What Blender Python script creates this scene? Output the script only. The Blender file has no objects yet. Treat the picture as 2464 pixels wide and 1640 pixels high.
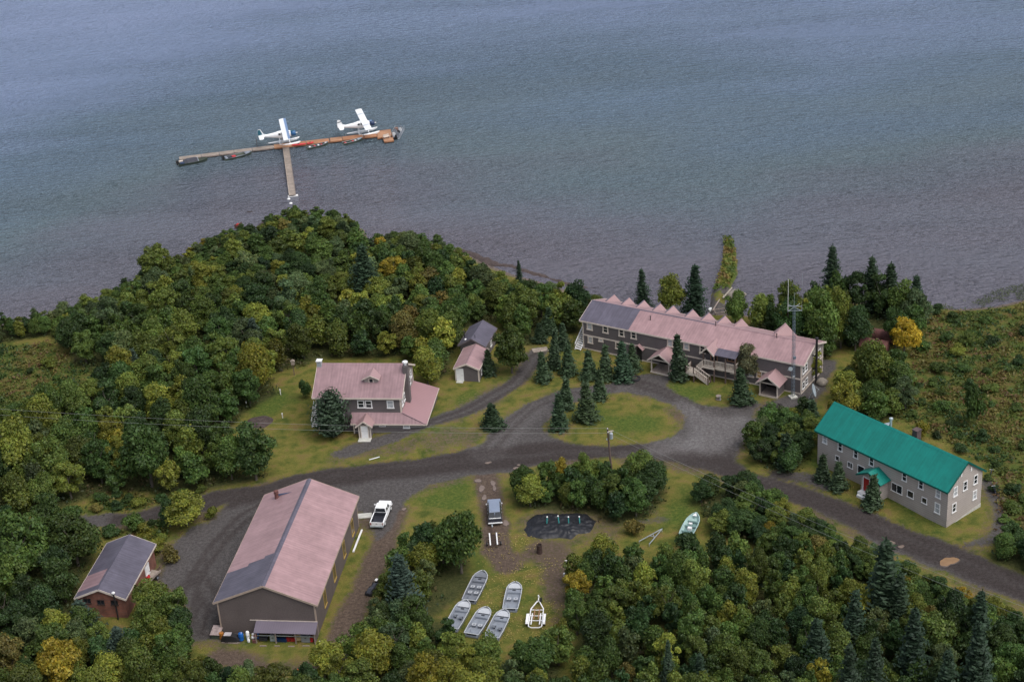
import bpy, bmesh, math, random
import numpy as np
from mathutils import Vector, Matrix
PI = math.pi
rng = np.random.default_rng(11)
random.seed(5)
SC = bpy.context.scene
COL = SC.collection
# ------------------------------------------------------------------ camera (solved from the buildings' right angles)
CAMZ = 125.0
FPX = 4137.34
FWD = np.array([0.0, 0.89610102, -0.44385015])
RGT = np.array([0.99778174, -0.0295472, -0.05965363])
UPV = np.array([0.06657021, 0.44286557, 0.89411324])
ORG = np.array([0.0, 0.0, CAMZ])
WATER = -1.2

def ray(px):
    return FWD + ((px[0] - 1232.0) / FPX) * RGT - ((px[1] - 820.0) / FPX) * UPV

def G(px, z=0.0):
    """photo pixel (2464 x 1640) -> the point of the place that lies there at height z"""
    d = ray(px)
    return Vector(ORG + d * ((z - CAMZ) / d[2]))

def D(x, y):
    return (x * 1.04584, y * 1.0459)

def GD(x, y, z=0.0):
    return G(D(x, y), z)

def zoomer(x0, y0, s):
    return lambda x, y: (x0 + x / s, y0 + y / s)
R1 = zoomer(400, 230, 3.9267)
R2 = zoomer(700, 800, 3.92)
R3 = zoomer(1370, 680, 3.68125)
R4 = zoomer(150, 1130, 3.0747)
R5 = zoomer(860, 1130, 3.075)
R6 = zoomer(1880, 920, 3.1353)
R7 = zoomer(1200, 1030, 4.2385)
S3 = zoomer(1644, 480, 2.8732)
T1 = zoomer(500, 1470, 7.853)
Z6 = zoomer(1640, 820, 11.2)
Z9 = zoomer(1060, 1360, 7.839)
ZP = zoomer(1690, 680, 17.42)
ZT = zoomer(1920, 750, 7.468)

def proj(P):
    d = np.asarray(P, float) - ORG
    z = d @ FWD
    return 1232 + FPX * (d @ RGT) / z, 820 - FPX * (d @ UPV) / z

cam_d = bpy.data.cameras.new('camera')
cam = bpy.data.objects.new('camera', cam_d)
COL.objects.link(cam)
cam_d.sensor_width = 36.0
cam_d.lens = FPX / 2464.0 * 36.0
cam_d.clip_start = 1.0
cam_d.clip_end = 12000.0
M = Matrix(((RGT[0], UPV[0], -FWD[0], 0), (RGT[1], UPV[1], -FWD[1], 0), (RGT[2], UPV[2], -FWD[2], CAMZ), (0, 0, 0, 1)))
cam.matrix_world = M
SC.camera = cam

# ------------------------------------------------------------------ light
SUN = Vector((0.40, -0.34, 0.95)).normalized()
world = bpy.data.worlds.new('World')
SC.world = world
world.use_nodes = True
wn = world.node_tree
sky = wn.nodes.new('ShaderNodeTexSky')
sky.sky_type = 'NISHITA'
sky.sun_disc = False
sky.sun_elevation = math.asin(SUN.z)
sky.sun_rotation = math.atan2(SUN.x, SUN.y)
sky.air_density = 1.0
sky.dust_density = 4.0
sky.ozone_density = 1.0
sky.altitude = 0
bg = wn.nodes['Background']
bg.inputs['Strength'].default_value = 0.15
# thin overcast: the clear-sky blue is half washed out to grey
bw_n = wn.nodes.new('ShaderNodeRGBToBW')
mxn = wn.nodes.new('ShaderNodeMix')
mxn.data_type = 'RGBA'
mxn.inputs[0].default_value = 0.55
wn.links.new(sky.outputs[0], bw_n.inputs[0])
wn.links.new(sky.outputs[0], mxn.inputs[6])
wn.links.new(bw_n.outputs[0], mxn.inputs[7])
wn.links.new(mxn.outputs[2], bg.inputs['Color'])
sun_d = bpy.data.lights.new('sun', 'SUN')
sun_d.energy = 0.8
sun_d.angle = math.radians(50)
sun_d.color = (1.0, 0.95, 0.88)
sun_o = bpy.data.objects.new('sun', sun_d)
COL.objects.link(sun_o)
sun_o.rotation_euler = SUN.to_track_quat('Z', 'Y').to_euler()
SC.view_settings.view_transform = 'Standard'
SC.view_settings.look = 'None'
SC.view_settings.gamma = 1.0
SC.view_settings.use_curve_mapping = False
SC.view_settings.exposure = 0.62
try:
    SC.cycles.max_bounces = 5
    SC.cycles.diffuse_bounces = 3
    SC.cycles.glossy_bounces = 2
    SC.cycles.transmission_bounces = 2
    SC.cycles.transparent_max_bounces = 4
except Exception:
    pass

# ------------------------------------------------------------------ materials
MATS = {}

def _nt(name):
    m = bpy.data.materials.new(name)
    m.use_nodes = True
    nt = m.node_tree
    return m, nt, nt.nodes['Principled BSDF']

def N(nt, typ, **kw):
    n = nt.nodes.new(typ)
    for k, v in kw.items():
        if k in ('op', 'operation'):
            n.operation = v
        elif k == 'blend':
            n.blend_type = v
        else:
            setattr(n, k, v)
    return n

def L(nt, a, b):
    nt.links.new(a, b)

def mul_rgb(nt, col, fac_socket, lo, hi):
    """colour * map(fac, 0..1 -> lo..hi)"""
    mr = N(nt, 'ShaderNodeMapRange')
    mr.inputs[1].default_value = 0.3
    mr.inputs[2].default_value = 0.7
    mr.inputs[3].default_value = lo
    mr.inputs[4].default_value = hi
    L(nt, fac_socket, mr.inputs[0])
    vm = N(nt, 'ShaderNodeVectorMath', op='SCALE')
    if hasattr(col, 'links'):
        L(nt, col, vm.inputs[0])
    else:
        vm.inputs[0].default_value = col[:3]
    L(nt, mr.outputs[0], vm.inputs['Scale'])
    return vm.outputs[0]

def pmat(name, col, rough=0.75, metal=0.0, spec=0.3, var=0.12, vscale=0.7, fine=0.0, fscale=14.0, ribs=None, boards=None, bump=0.0, streak=0.0, emit=None):
    """painted / weathered surface; ribs=(axis,period): standing ribs across that local axis; boards=period of horizontal boards"""
    if name in MATS:
        return MATS[name]
    m, nt, b = _nt(name)
    tc = N(nt, 'ShaderNodeTexCoord')
    oc = tc.outputs['Object']
    n1 = N(nt, 'ShaderNodeTexNoise')
    n1.inputs['Scale'].default_value = vscale
    n1.inputs['Detail'].default_value = 5
    L(nt, oc, n1.inputs['Vector'])
    c = mul_rgb(nt, col, n1.outputs[0], 1 - var, 1 + var)
    if fine:
        n2 = N(nt, 'ShaderNodeTexNoise')
        n2.inputs['Scale'].default_value = fscale
        n2.inputs['Detail'].default_value = 3
        L(nt, oc, n2.inputs['Vector'])
        c = mul_rgb(nt, c, n2.outputs[0], 1 - fine, 1 + fine)
    if streak:
        mp = N(nt, 'ShaderNodeMapping')
        mp.inputs['Scale'].default_value = (3.0, 0.25, 0.25) if not boards else (3.0, 3.0, 0.2)
        L(nt, oc, mp.inputs[0])
        n3 = N(nt, 'ShaderNodeTexNoise')
        n3.inputs['Scale'].default_value = 1.0
        n3.inputs['Detail'].default_value = 4
        L(nt, mp.outputs[0], n3.inputs['Vector'])
        c = mul_rgb(nt, c, n3.outputs[0], 1 - streak, 1 + streak)
    h = None
    if ribs or boards:
        sx = N(nt, 'ShaderNodeSeparateXYZ')
        L(nt, oc, sx.inputs[0])
        ax, per = ribs if ribs else (2, boards)
        a = N(nt, 'ShaderNodeMath', op='DIVIDE')
        L(nt, sx.outputs[ax], a.inputs[0])
        a.inputs[1].default_value = per
        fr = N(nt, 'ShaderNodeMath', op='FRACT')
        L(nt, a.outputs[0], fr.inputs[0])
        if ribs:
            pk = N(nt, 'ShaderNodeMath', op='PINGPONG')
            L(nt, fr.outputs[0], pk.inputs[0])
            pk.inputs[1].default_value = 0.5
            h = pk.outputs[0]
            c = mul_rgb(nt, c, h, 0.90, 1.05)
        else:
            h = fr.outputs[0]
            lt = N(nt, 'ShaderNodeMath', op='LESS_THAN')
            L(nt, h, lt.inputs[0])
            lt.inputs[1].default_value = 0.16
            mm = N(nt, 'ShaderNodeMath', op='MULTIPLY_ADD')
            L(nt, lt.outputs[0], mm.inputs[0])
            mm.inputs[1].default_value = -0.28
            mm.inputs[2].default_value = 1.0
            vm = N(nt, 'ShaderNodeVectorMath', op='SCALE')
            L(nt, c, vm.inputs[0])
            L(nt, mm.outputs[0], vm.inputs['Scale'])
            c = vm.outputs[0]
        bp = N(nt, 'ShaderNodeBump')
        bp.inputs['Strength'].default_value = 0.5
        bp.inputs['Distance'].default_value = 0.03
        L(nt, h, bp.inputs['Height'])
        L(nt, bp.outputs[0], b.inputs['Normal'])
    elif bump:
        n4 = N(nt, 'ShaderNodeTexNoise')
        n4.inputs['Scale'].default_value = fscale
        n4.inputs['Detail'].default_value = 4
        L(nt, oc, n4.inputs['Vector'])
        bp = N(nt, 'ShaderNodeBump')
        bp.inputs['Strength'].default_value = 0.8
        bp.inputs['Distance'].default_value = bump
        L(nt, n4.outputs[0], bp.inputs['Height'])
        L(nt, bp.outputs[0], b.inputs['Normal'])
    L(nt, c, b.inputs['Base Color'])
    b.inputs['Roughness'].default_value = rough
    b.inputs['Metallic'].default_value = metal
    b.inputs['Specular IOR Level'].default_value = spec
    MATS[name] = m
    return m

def brickmat(name):
    m, nt, b = _nt(name)
    tc = N(nt, 'ShaderNodeTexCoord')
    sx = N(nt, 'ShaderNodeSeparateXYZ')
    L(nt, tc.outputs['Object'], sx.inputs[0])
    ad = N(nt, 'ShaderNodeMath', op='ADD')
    L(nt, sx.outputs[0], ad.inputs[0])
    L(nt, sx.outputs[1], ad.inputs[1])
    cx = N(nt, 'ShaderNodeCombineXYZ')
    L(nt, ad.outputs[0], cx.inputs[0])
    L(nt, sx.outputs[2], cx.inputs[1])
    br = N(nt, 'ShaderNodeTexBrick')
    br.inputs['Scale'].default_value = 1.0
    br.inputs['Brick Width'].default_value = 0.45
    br.inputs['Row Height'].default_value = 0.22
    br.inputs['Mortar Size'].default_value = 0.02
    br.inputs['Color1'].default_value = (0.24, 0.085, 0.055, 1)
    br.inputs['Color2'].default_value = (0.17, 0.07, 0.05, 1)
    br.inputs['Mortar'].default_value = (0.13, 0.09, 0.08, 1)
    L(nt, cx.outputs[0], br.inputs['Vector'])
    n1 = N(nt, 'ShaderNodeTexNoise')
    n1.inputs['Scale'].default_value = 0.8
    n1.inputs['Detail'].default_value = 6
    L(nt, tc.outputs['Object'], n1.inputs['Vector'])
    c = mul_rgb(nt, br.outputs[0], n1.outputs[0], 0.65, 1.35)
    L(nt, c, b.inputs['Base Color'])
    b.inputs['Roughness'].default_value = 0.9
    return m

PINK = pmat('pink_metal', (0.335, 0.214, 0.222), rough=0.5, spec=0.35, var=0.13, vscale=0.25, fine=0.09, fscale=1.2, ribs=(0, 0.45), streak=0.11)
PINK2 = pmat('faded_pink_metal', (0.268, 0.174, 0.186), rough=0.55, spec=0.3, var=0.13, vscale=0.25, fine=0.09, fscale=1.2, ribs=(0, 0.45), streak=0.12)
PINKY = pmat('pink_metal_cross', (0.335, 0.218, 0.221), rough=0.5, spec=0.35, var=0.07, vscale=0.3, ribs=(1, 0.45))
SLATE = pmat('slate_metal', (0.100, 0.092, 0.122), rough=0.5, spec=0.35, var=0.14, vscale=0.3, fine=0.08, fscale=1.2, ribs=(0, 0.45), streak=0.12)
SLATEY = pmat('slate_metal_cross', (0.15, 0.13, 0.165), rough=0.5, spec=0.35, var=0.1, vscale=0.3, ribs=(1, 0.3))
TEAL = pmat('teal_metal', (0.003, 0.175, 0.145), rough=0.48, spec=0.4, var=0.13, vscale=0.25, fine=0.07, fscale=1.2, ribs=(0, 0.45), streak=0.10)
TEALY = pmat('teal_metal_cross', (0.003, 0.175, 0.145), rough=0.42, spec=0.4, var=0.06, vscale=0.3, ribs=(1, 0.45))
TEALD = pmat('teal_trim', (0.003, 0.09, 0.075), rough=0.5)
GREY = pmat('taupe_siding', (0.128, 0.112, 0.114), rough=0.8, var=0.10, vscale=0.5, boards=0.22)
GREYS = pmat('smooth_taupe', (0.115, 0.094, 0.088), rough=0.85, var=0.10, vscale=0.35, fine=0.12, fscale=6, streak=0.08)
GABLE = pmat('pale_siding', (0.29, 0.255, 0.24), rough=0.85, var=0.10, vscale=0.6, boards=0.22)  # paler than the side walls, for gable ends and dormer
TAN = pmat('tan_block', (0.40, 0.355, 0.33), rough=0.85, var=0.08, vscale=0.6, boards=0.32)
BEIGE = pmat('beige_trim', (0.55, 0.48, 0.42), rough=0.7, var=0.08, vscale=2)
FASC = pmat('tan_fascia', (0.33, 0.26, 0.21), rough=0.7, var=0.1, vscale=2)
WHITE = pmat('white_paint', (0.72, 0.72, 0.72), rough=0.5, spec=0.4, var=0.06, vscale=2)
WHITEG = pmat('gloss_white', (0.80, 0.81, 0.82), rough=0.25, spec=0.5, var=0.03, vscale=1)
ALU = pmat('bare_aluminium', (0.27, 0.295, 0.335), rough=0.42, metal=0.35, spec=0.5, var=0.14, vscale=1.5, fine=0.08)
ALUD = pmat('dull_aluminium', (0.19, 0.205, 0.235), rough=0.5, metal=0.3, var=0.18, vscale=1.2, fine=0.1)
GALV = pmat('galvanised_steel', (0.42, 0.47, 0.50), rough=0.4, metal=0.4, var=0.1)
STEELB = pmat('blue_grey_steel', (0.13, 0.17, 0.21), rough=0.5, metal=0.3, var=0.1)
BLACK = pmat('black_metal', (0.02, 0.02, 0.022), rough=0.5, var=0.2)
RUBBER = pmat('rubber', (0.018, 0.018, 0.02), rough=0.85, var=0.2)
GLASS = pmat('window_glass', (0.018, 0.022, 0.028), rough=0.12, spec=0.6, var=0.5, vscale=1.5)
GLASSW = pmat('curtained_glass', (0.36, 0.38, 0.40), rough=0.25, spec=0.5, var=0.25, vscale=2)
DARK = pmat('dark_interior', (0.02, 0.017, 0.016), rough=0.9, var=0.3)
WOOD = pmat('weathered_wood', (0.25, 0.205, 0.18), rough=0.85, var=0.22, vscale=1.5, fine=0.12, fscale=5)
WOODG = pmat('grey_planks', (0.28, 0.235, 0.20), rough=0.85, var=0.2, vscale=1.0, fine=0.15, fscale=4, ribs=(0, 0.3))
WOODO = pmat('orange_planks', (0.36, 0.175, 0.095), rough=0.75, var=0.18, vscale=0.6, fine=0.12, fscale=4, ribs=(0, 0.3))
WOODO2 = pmat('amber_planks', (0.39, 0.215, 0.125), rough=0.75, var=0.15, vscale=0.8, fine=0.12, fscale=4, ribs=(1, 0.3))
POLEW = pmat('creosote_wood', (0.12, 0.085, 0.075), rough=0.9, var=0.25, vscale=1.0, fine=0.1)
BARK = pmat('bark', (0.11, 0.095, 0.08), rough=0.95, var=0.3, vscale=2)
PALEALU = pmat('pale_aluminium', (0.47, 0.49, 0.52), rough=.4, metal=.2, var=.08)
CONC = pmat('concrete', (0.46, 0.46, 0.42), rough=0.9, var=0.15, vscale=1.5, fine=0.1)
RUST = pmat('rusty_steel', (0.135, 0.058, 0.052), rough=0.85, var=0.3, vscale=0.8, fine=0.2, fscale=5, streak=0.15)
RUSTD = pmat('dark_rust', (0.055, 0.035, 0.03), rough=0.9, var=0.3)
BRICK = brickmat('brick')
BRICKD = pmat('chimney_brick', (0.085, 0.06, 0.06), rough=0.9, var=0.25, vscale=3, fine=0.2)
REDP = pmat('red_paint', (0.30, 0.02, 0.02), rough=0.45, var=0.15)
REDK = pmat('red_plastic', (0.48, 0.03, 0.035), rough=0.4, var=0.12)
BLUE = pmat('blue_paint', (0.02, 0.10, 0.24), rough=0.35, spec=0.5, var=0.1)
NAVY = pmat('navy_paint', (0.008, 0.028, 0.085), rough=0.3, spec=0.5, var=0.15)
SLBL = pmat('slate_blue_paint', (0.14, 0.22, 0.38), rough=0.35, spec=0.5, var=0.08)
BLUEP = pmat('blue_plastic', (0.012, 0.10, 0.36), rough=0.4, var=0.1)
ORANGE = pmat('orange_plastic', (0.55, 0.13, 0.03), rough=0.45, var=0.15)
YELLOW = pmat('yellow_frame', (0.38, 0.26, 0.08), rough=0.6, var=0.1)
CREAM = pmat('cream_plastic', (0.62, 0.50, 0.28), rough=0.5, var=0.1)
MINT = pmat('mint_paint', (0.34, 0.47, 0.45), rough=0.45, var=0.1)
MINTD = pmat('dull_mint', (0.15, 0.24, 0.23), rough=0.6, var=0.25)
PIPE = pmat('teal_pipe', (0.06, 0.33, 0.32), rough=0.4, var=0.1)
SUVG = pmat('grey_blue_paint', (0.20, 0.24, 0.32), rough=0.3, spec=0.6, var=0.06)
CHARC = pmat('charcoal_paint', (0.03, 0.032, 0.042), rough=0.35, spec=0.5, var=0.15)
OLIVE = pmat('olive_hull', (0.055, 0.07, 0.055), rough=0.55, var=0.2)
CANVAS = pmat('dark_canvas', (0.055, 0.058, 0.072), rough=0.85, var=0.25, vscale=2)
SOIL = pmat('dark_soil', (0.06, 0.045, 0.042), rough=0.95, var=0.3, vscale=1.5, fine=0.3, fscale=4, bump=0.05)
ROCK = pmat('pale_rock', (0.23, 0.205, 0.175), rough=0.9, var=0.2, vscale=1, fine=0.15, bump=0.05)
TAIL = pmat('red_lens', (0.28, 0.015, 0.015), rough=0.3, var=0.1)
TEALB = pmat('dark_teal_paint', (0.012, 0.09, 0.13), rough=0.35, spec=0.5, var=0.1)

# ------------------------------------------------------------------ mesh helper
class MB:
    def __init__(s):
        s.v, s.f, s.m = [], [], []

    def add(s, vs, fs, m=0):
        o = len(s.v)
        s.v += [tuple(p) for p in vs]
        s.f += [tuple(i + o for i in f) for f in fs]
        s.m += [m] * len(fs)
        return s

    def poly(s, pts, m=0):
        return s.add(pts, [tuple(range(len(pts)))], m)

    def hexa(s, a, b, m=0):
        """a: four bottom corners, b: four top corners, both counter-clockwise seen from above"""
        return s.add(list(a) + list(b), [(3, 2, 1, 0), (4, 5, 6, 7), (0, 1, 5, 4), (1, 2, 6, 5), (2, 3, 7, 6), (3, 0, 4, 7)], m)

    def box(s, c, d, rz=0.0, m=0, mat=None):
        x, y, z = d[0] / 2, d[1] / 2, d[2] / 2
        P = [(-x, -y, -z), (x, -y, -z), (x, y, -z), (-x, y, -z), (-x, -y, z), (x, -y, z), (x, y, z), (-x, y, z)]
        R = mat if mat is not None else Matrix.Rotation(rz, 3, 'Z')
        P = [R @ Vector(p) + Vector(c) for p in P]
        return s.hexa(P[:4], P[4:], m)

    def span(s, x0, x1, y0, y1, z0, z1, m=0):
        return s.box(((x0 + x1) / 2, (y0 + y1) / 2, (z0 + z1) / 2), (abs(x1 - x0), abs(y1 - y0), abs(z1 - z0)), m=m)

    def frustum(s, b, t, z0, z1, m=0):
        """b, t = (x0,x1,y0,y1)"""
        q = lambda r, z: [(r[0], r[2], z), (r[1], r[2], z), (r[1], r[3], z), (r[0], r[3], z)]
        return s.hexa(q(b, z0), q(t, z1), m)

    def slab(s, pts, th, m=0):
        """flat polygon (upper side given) thickened straight down"""
        n = len(pts)
        lo = [(p[0], p[1], p[2] - th) for p in pts]
        fs = [tuple(range(n)), tuple(range(2 * n - 1, n - 1, -1))]
        fs += [(i, n + i, n + (i + 1) % n, (i + 1) % n) for i in range(n)]
        return s.add(list(pts) + lo, fs, m)

    def prism(s, pts, vec, m=0):
        n = len(pts)
        v = Vector(vec)
        hi = [Vector(p) + v for p in pts]
        fs = [tuple(range(n - 1, -1, -1)), tuple(range(n, 2 * n))]
        fs += [(i, (i + 1) % n, n + (i + 1) % n, n + i) for i in range(n)]
        return s.add(list(pts) + hi, fs, m)

    def tube(s, p, q, r, r2=None, n=6, m=0, cap=True):
        p, q = Vector(p), Vector(q)
        r2 = r if r2 is None else r2
        d = (q - p)
        if d.length < 1e-6:
            return s
        rot = d.to_track_quat('Z', 'Y').to_matrix()
        vs = []
        for c, rr in ((p, r), (q, r2)):
            for i in range(n):
                a = 2 * PI * i / n
                vs.append(c + rot @ Vector((math.cos(a) * rr, math.sin(a) * rr, 0)))
        fs = [(i, (i + 1) % n, n + (i + 1) % n, n + i) for i in range(n)]
        if cap:
            fs += [tuple(range(n - 1, -1, -1)), tuple(range(n, 2 * n))]
        return s.add(vs, fs, m)

    def bar(s, p, q, w, h, m=0):
        p, q = Vector(p), Vector(q)
        d = q - p
        u = d.normalized()
        side = u.cross(Vector((0, 0, 1)))
        if side.length < 1e-3:
            side = Vector((1, 0, 0))
        side.normalize()
        up = side.cross(u).normalized()
        a, b = side * w / 2, up * h / 2
        e = [-a - b, a - b, a + b, -a + b]
        vs = [p + x for x in e] + [q + x for x in e]
        return s.add(vs, [(3, 2, 1, 0), (4, 5, 6, 7), (0, 1, 5, 4), (1, 2, 6, 5), (2, 3, 7, 6), (3, 0, 4, 7)], m)

    def path(s, pts, r, n=5, m=0):
        for a, b in zip(pts[:-1], pts[1:]):
            s.tube(a, b, r, n=n, m=m)
        return s

    def lathe(s, prof, c=(0, 0, 0), n=14, m=0, axis=None):
        """prof: list of (radius, height)"""
        R = axis.to_track_quat('Z', 'Y').to_matrix() if axis is not None else Matrix.Identity(3)
        vs, fs = [], []
        for r, z in prof:
            for i in range(n):
                a = 2 * PI * i / n
                vs.append(R @ Vector((r * math.cos(a), r * math.sin(a), z)) + Vector(c))
        for k in range(len(prof) - 1):
            for i in range(n):
                fs.append((k * n + i, k * n + (i + 1) % n, (k + 1) * n + (i + 1) % n, (k + 1) * n + i))
        fs.append(tuple(range(n - 1, -1, -1)))
        fs.append(tuple(range((len(prof) - 1) * n, len(prof) * n)))
        return s.add(vs, fs, m)

    def loft(s, secs, cap=True, m=0):
        n = len(secs[0])
        vs = [p for sec in secs for p in sec]
        fs = []
        for k in range(len(secs) - 1):
            for i in range(n):
                fs.append((k * n + i, k * n + (i + 1) % n, (k + 1) * n + (i + 1) % n, (k + 1) * n + i))
        if cap:
            fs.append(tuple(range(n - 1, -1, -1)))
            fs.append(tuple(range((len(secs) - 1) * n, len(secs) * n)))
        return s.add(vs, fs, m)

    def build(s, name, mats, parent=None, bevel=0.0, smooth=False, loc=None, rz=None):
        me = bpy.data.meshes.new(name)
        me.from_pydata(s.v, [], s.f)
        if not isinstance(mats, (list, tuple)):
            mats = [mats]
        for x in mats:
            me.materials.append(x)
        if any(s.m):
            me.polygons.foreach_set('material_index', s.m)
        bm = bmesh.new()
        bm.from_mesh(me)
        bmesh.ops.recalc_face_normals(bm, faces=bm.faces)
        if bevel:
            bmesh.ops.bevel(bm, geom=[e for e in bm.edges if e.is_manifold and e.calc_face_angle(0) > 0.5], offset=bevel, segments=2, affect='EDGES', clamp_overlap=True)
        bm.to_mesh(me)
        bm.free()
        if smooth:
            me.polygons.foreach_set('use_smooth', [True] * len(me.polygons))
        me.update()
        o = bpy.data.objects.new(name, me)
        COL.objects.link(o)
        if parent is not None:
            o.parent = parent
        if loc is not None:
            o.location = loc
        if rz is not None:
            o.rotation_euler = (0, 0, rz)
        return o

def tag(o, label=None, cat=None, group=None, kind=None):
    if label:
        nw = len(label.split())
        if nw > 16 or nw < 4:
            print('LABELLEN', nw, label)
        o['label'] = label
    if cat:
        o['category'] = cat
    if group:
        o['group'] = group
    if kind:
        o['kind'] = kind
    return o

def thing(name, loc, rz, label, cat, group=None):
    o = bpy.data.objects.new(name, None)
    COL.objects.link(o)
    o.empty_display_size = 0.3
    o.location = loc
    o.rotation_euler = (0, 0, rz)
    return tag(o, label, cat, group)

def kids(o):
    return [c for c in bpy.data.objects if c.parent == o]

def copy_tree(o, parent=None):
    c = o.copy()
    COL.objects.link(c)
    c.parent = parent
    for ch in kids(o):
        copy_tree(ch, c)
    return c

def link(name, me, parent=None, loc=None, rz=None):
    o = bpy.data.objects.new(name, me)
    COL.objects.link(o)
    o.parent = parent
    if loc is not None:
        o.location = loc
    if rz is not None:
        o.rotation_euler = (0, 0, rz)
    return o
# ------------------------------------------------------------------ the lie of the land
def P2(pts, z=0.0):
    return np.array([[GD(x, y, z).x, GD(x, y, z).y] for x, y in pts])

SHORE_PX = [(-700, 900), (-300, 800), (-60, 760), (60, 735), (130, 722), (210, 700), (280, 668), (350, 622), (420, 590), (490, 556), (545, 540), (585, 533), (596, 543), (604, 520), (618, 508), (660, 500), (720, 497), (775, 503), (810, 515), (838, 530), (846, 552), (850, 566), (858, 545), (890, 543), (940, 552), (1010, 562), (1060, 575), (1090, 592), (1130, 612), (1180, 632), (1240, 648), (1290, 664), (1340, 682), (1400, 705), (1470, 718), (1540, 722), (1600, 722), (1660, 722), (1730, 726), (1790, 716), (1850, 704), (1920, 695), (2000, 697), (2070, 705), (2140, 708), (2220, 712), (2290, 705), (2356, 690), (2500, 660), (2900, 600)]
shore = P2(SHORE_PX, WATER)
shore = np.vstack([[[-1500, shore[0, 1] - 60]], shore, [[1500, shore[-1, 1] + 30]]])
landpoly = np.vstack([shore, [[1500, -900]], [[-1500, -900]]])

def seg_dist(X, Y, pts, closed=False):
    d = np.full(X.shape, 1e9)
    n = len(pts)
    for i in range(n if closed else n - 1):
        a, b = pts[i], pts[(i + 1) % n]
        ab = b - a
        l2 = ab @ ab + 1e-12
        t = np.clip(((X - a[0]) * ab[0] + (Y - a[1]) * ab[1]) / l2, 0, 1)
        d = np.minimum(d, np.hypot(X - a[0] - t * ab[0], Y - a[1] - t * ab[1]))
    return d

def inside(X, Y, pts):
    r = np.zeros(X.shape, bool)
    n = len(pts)
    for i in range(n):
        a, b = pts[i], pts[(i + 1) % n]
        c = (a[1] > Y) != (b[1] > Y)
        r ^= c & (X < (b[0] - a[0]) * (Y - a[1]) / (b[1] - a[1] + 1e-12) + a[0])
    return r

def sdf(X, Y, pts):
    return np.where(inside(X, Y, pts), 1, -1) * seg_dist(X, Y, pts, True)

def sstep(a, b, x):
    t = np.clip((x - a) / (b - a), 0, 1)
    return t * t * (3 - 2 * t)

# cheap smooth value noise for outlines
_g = rng.random((256, 256))
def vnoise(X, Y, s):
    x, y = X / s, Y / s
    xi, yi = np.floor(x).astype(int), np.floor(y).astype(int)
    fx, fy = x - xi, y - yi
    fx, fy = fx * fx * (3 - 2 * fx), fy * fy * (3 - 2 * fy)
    q = lambda a, b: _g[a % 256, b % 256]
    return (q(xi, yi) * (1 - fx) + q(xi + 1, yi) * fx) * (1 - fy) + (q(xi, yi + 1) * (1 - fx) + q(xi + 1, yi + 1) * fx) * fy

def fbm(X, Y, s):
    return (vnoise(X, Y, s) + 0.5 * vnoise(X + 31, Y + 7, s / 2.1) + 0.25 * vnoise(X + 3, Y + 71, s / 4.3)) / 1.75

def land_h(X, Y, sd=None):
    X = np.asarray(X, float)
    Y = np.asarray(Y, float)
    if sd is None:
        sd = np.where(inside(X, Y, landpoly), 1, -1) * seg_dist(X, Y, shore)
    z = -1.2 + 1.2 * sstep(0, 3.5, sd) - 2.0 * sstep(0, -6, sd)
    z = z + 1.25 * np.exp(-((X + 12.6) ** 2 + (Y - 223.6) ** 2) / (2 * 3.6 ** 2))
    z = z - 0.45 * np.exp(-((X - 49.5) ** 2 + (Y - 188.5) ** 2) / (2 * 3.5 ** 2))
    return z

def hz(x, y):
    return float(land_h(np.array([x]), np.array([y]))[0])

# ---- areas of the ground, outlined on the photograph and laid on the ground plane (all in the world's metres)
A_ROAD = [(172, 1188), (300, 1180), (420, 1150), (500, 1128), (600, 1118), (660, 1098), (745, 1076), (830, 1068), (930, 1058), (1040, 1046), (1100, 1028), (1128, 1000), (1165, 958), (1205, 930), (1250, 908), (1300, 893), (1350, 886), (1402, 884), (1450, 872), (1492, 858), (1545, 866), (1528, 886), (1556, 905), (1600, 927), (1660, 934), (1695, 930), (1725, 917), (1770, 932), (1830, 924), (1880, 896), (1900, 850), (1888, 826), (1925, 830), (1915, 850), (1898, 900), (1862, 930), (1800, 952), (1770, 962), (1722, 972), (1722, 1000), (1702, 1030), (1692, 1058), (1725, 1086), (1790, 1098), (1850, 1116), (1950, 1155), (2050, 1192), (2150, 1232), (2250, 1275), (2356, 1318), (2460, 1360), (2460, 1430), (2356, 1388), (2250, 1350), (2150, 1306), (2050, 1266), (1950, 1212), (1850, 1166), (1760, 1126), (1690, 1102), (1620, 1084), (1550, 1066), (1480, 1054), (1400, 1051), (1330, 1054), (1250, 1066), (1180, 1086), (1120, 1092), (1050, 1096), (990, 1114), (950, 1136), (925, 1165), (905, 1215), (870, 1240), (830, 1180), (720, 1130), (640, 1150), (560, 1165), (520, 1158), (480, 1172), (400, 1186), (300, 1204), (178, 1212)]
A_YARD = [(520, 1158), (640, 1150), (640, 1290), (560, 1480), (520, 1478), (440, 1475), (425, 1410), (390, 1355), (372, 1330), (385, 1290), (405, 1245), (440, 1212), (500, 1190)]
A_ISLAND = [(1247, 985), (1272, 958), (1300, 934), (1340, 914), (1392, 904), (1442, 903), (1500, 914), (1550, 934), (1577, 958), (1572, 986), (1540, 1004), (1480, 1018), (1400, 1026), (1300, 1018), (1260, 1004)]
A_PLOT = [(1735, 938), (1762, 926), (1800, 930), (1795, 944), (1765, 958), (1730, 962)]
L_DRIVE = [(1240, 808), (1222, 838), (1190, 876), (1146, 906), (1095, 934), (1045, 958), (1005, 982), (940, 1000), (880, 1016), (830, 1030), (790, 1044)]
L_TRACK1 = [(915, 1175), (890, 1235), (866, 1290), (840, 1345), (815, 1400), (790, 1450), (770, 1500)]
L_TRACK2 = [(1117, 1095), (1128, 1140), (1140, 1200), (1140, 1260), (1165, 1300)]
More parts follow.
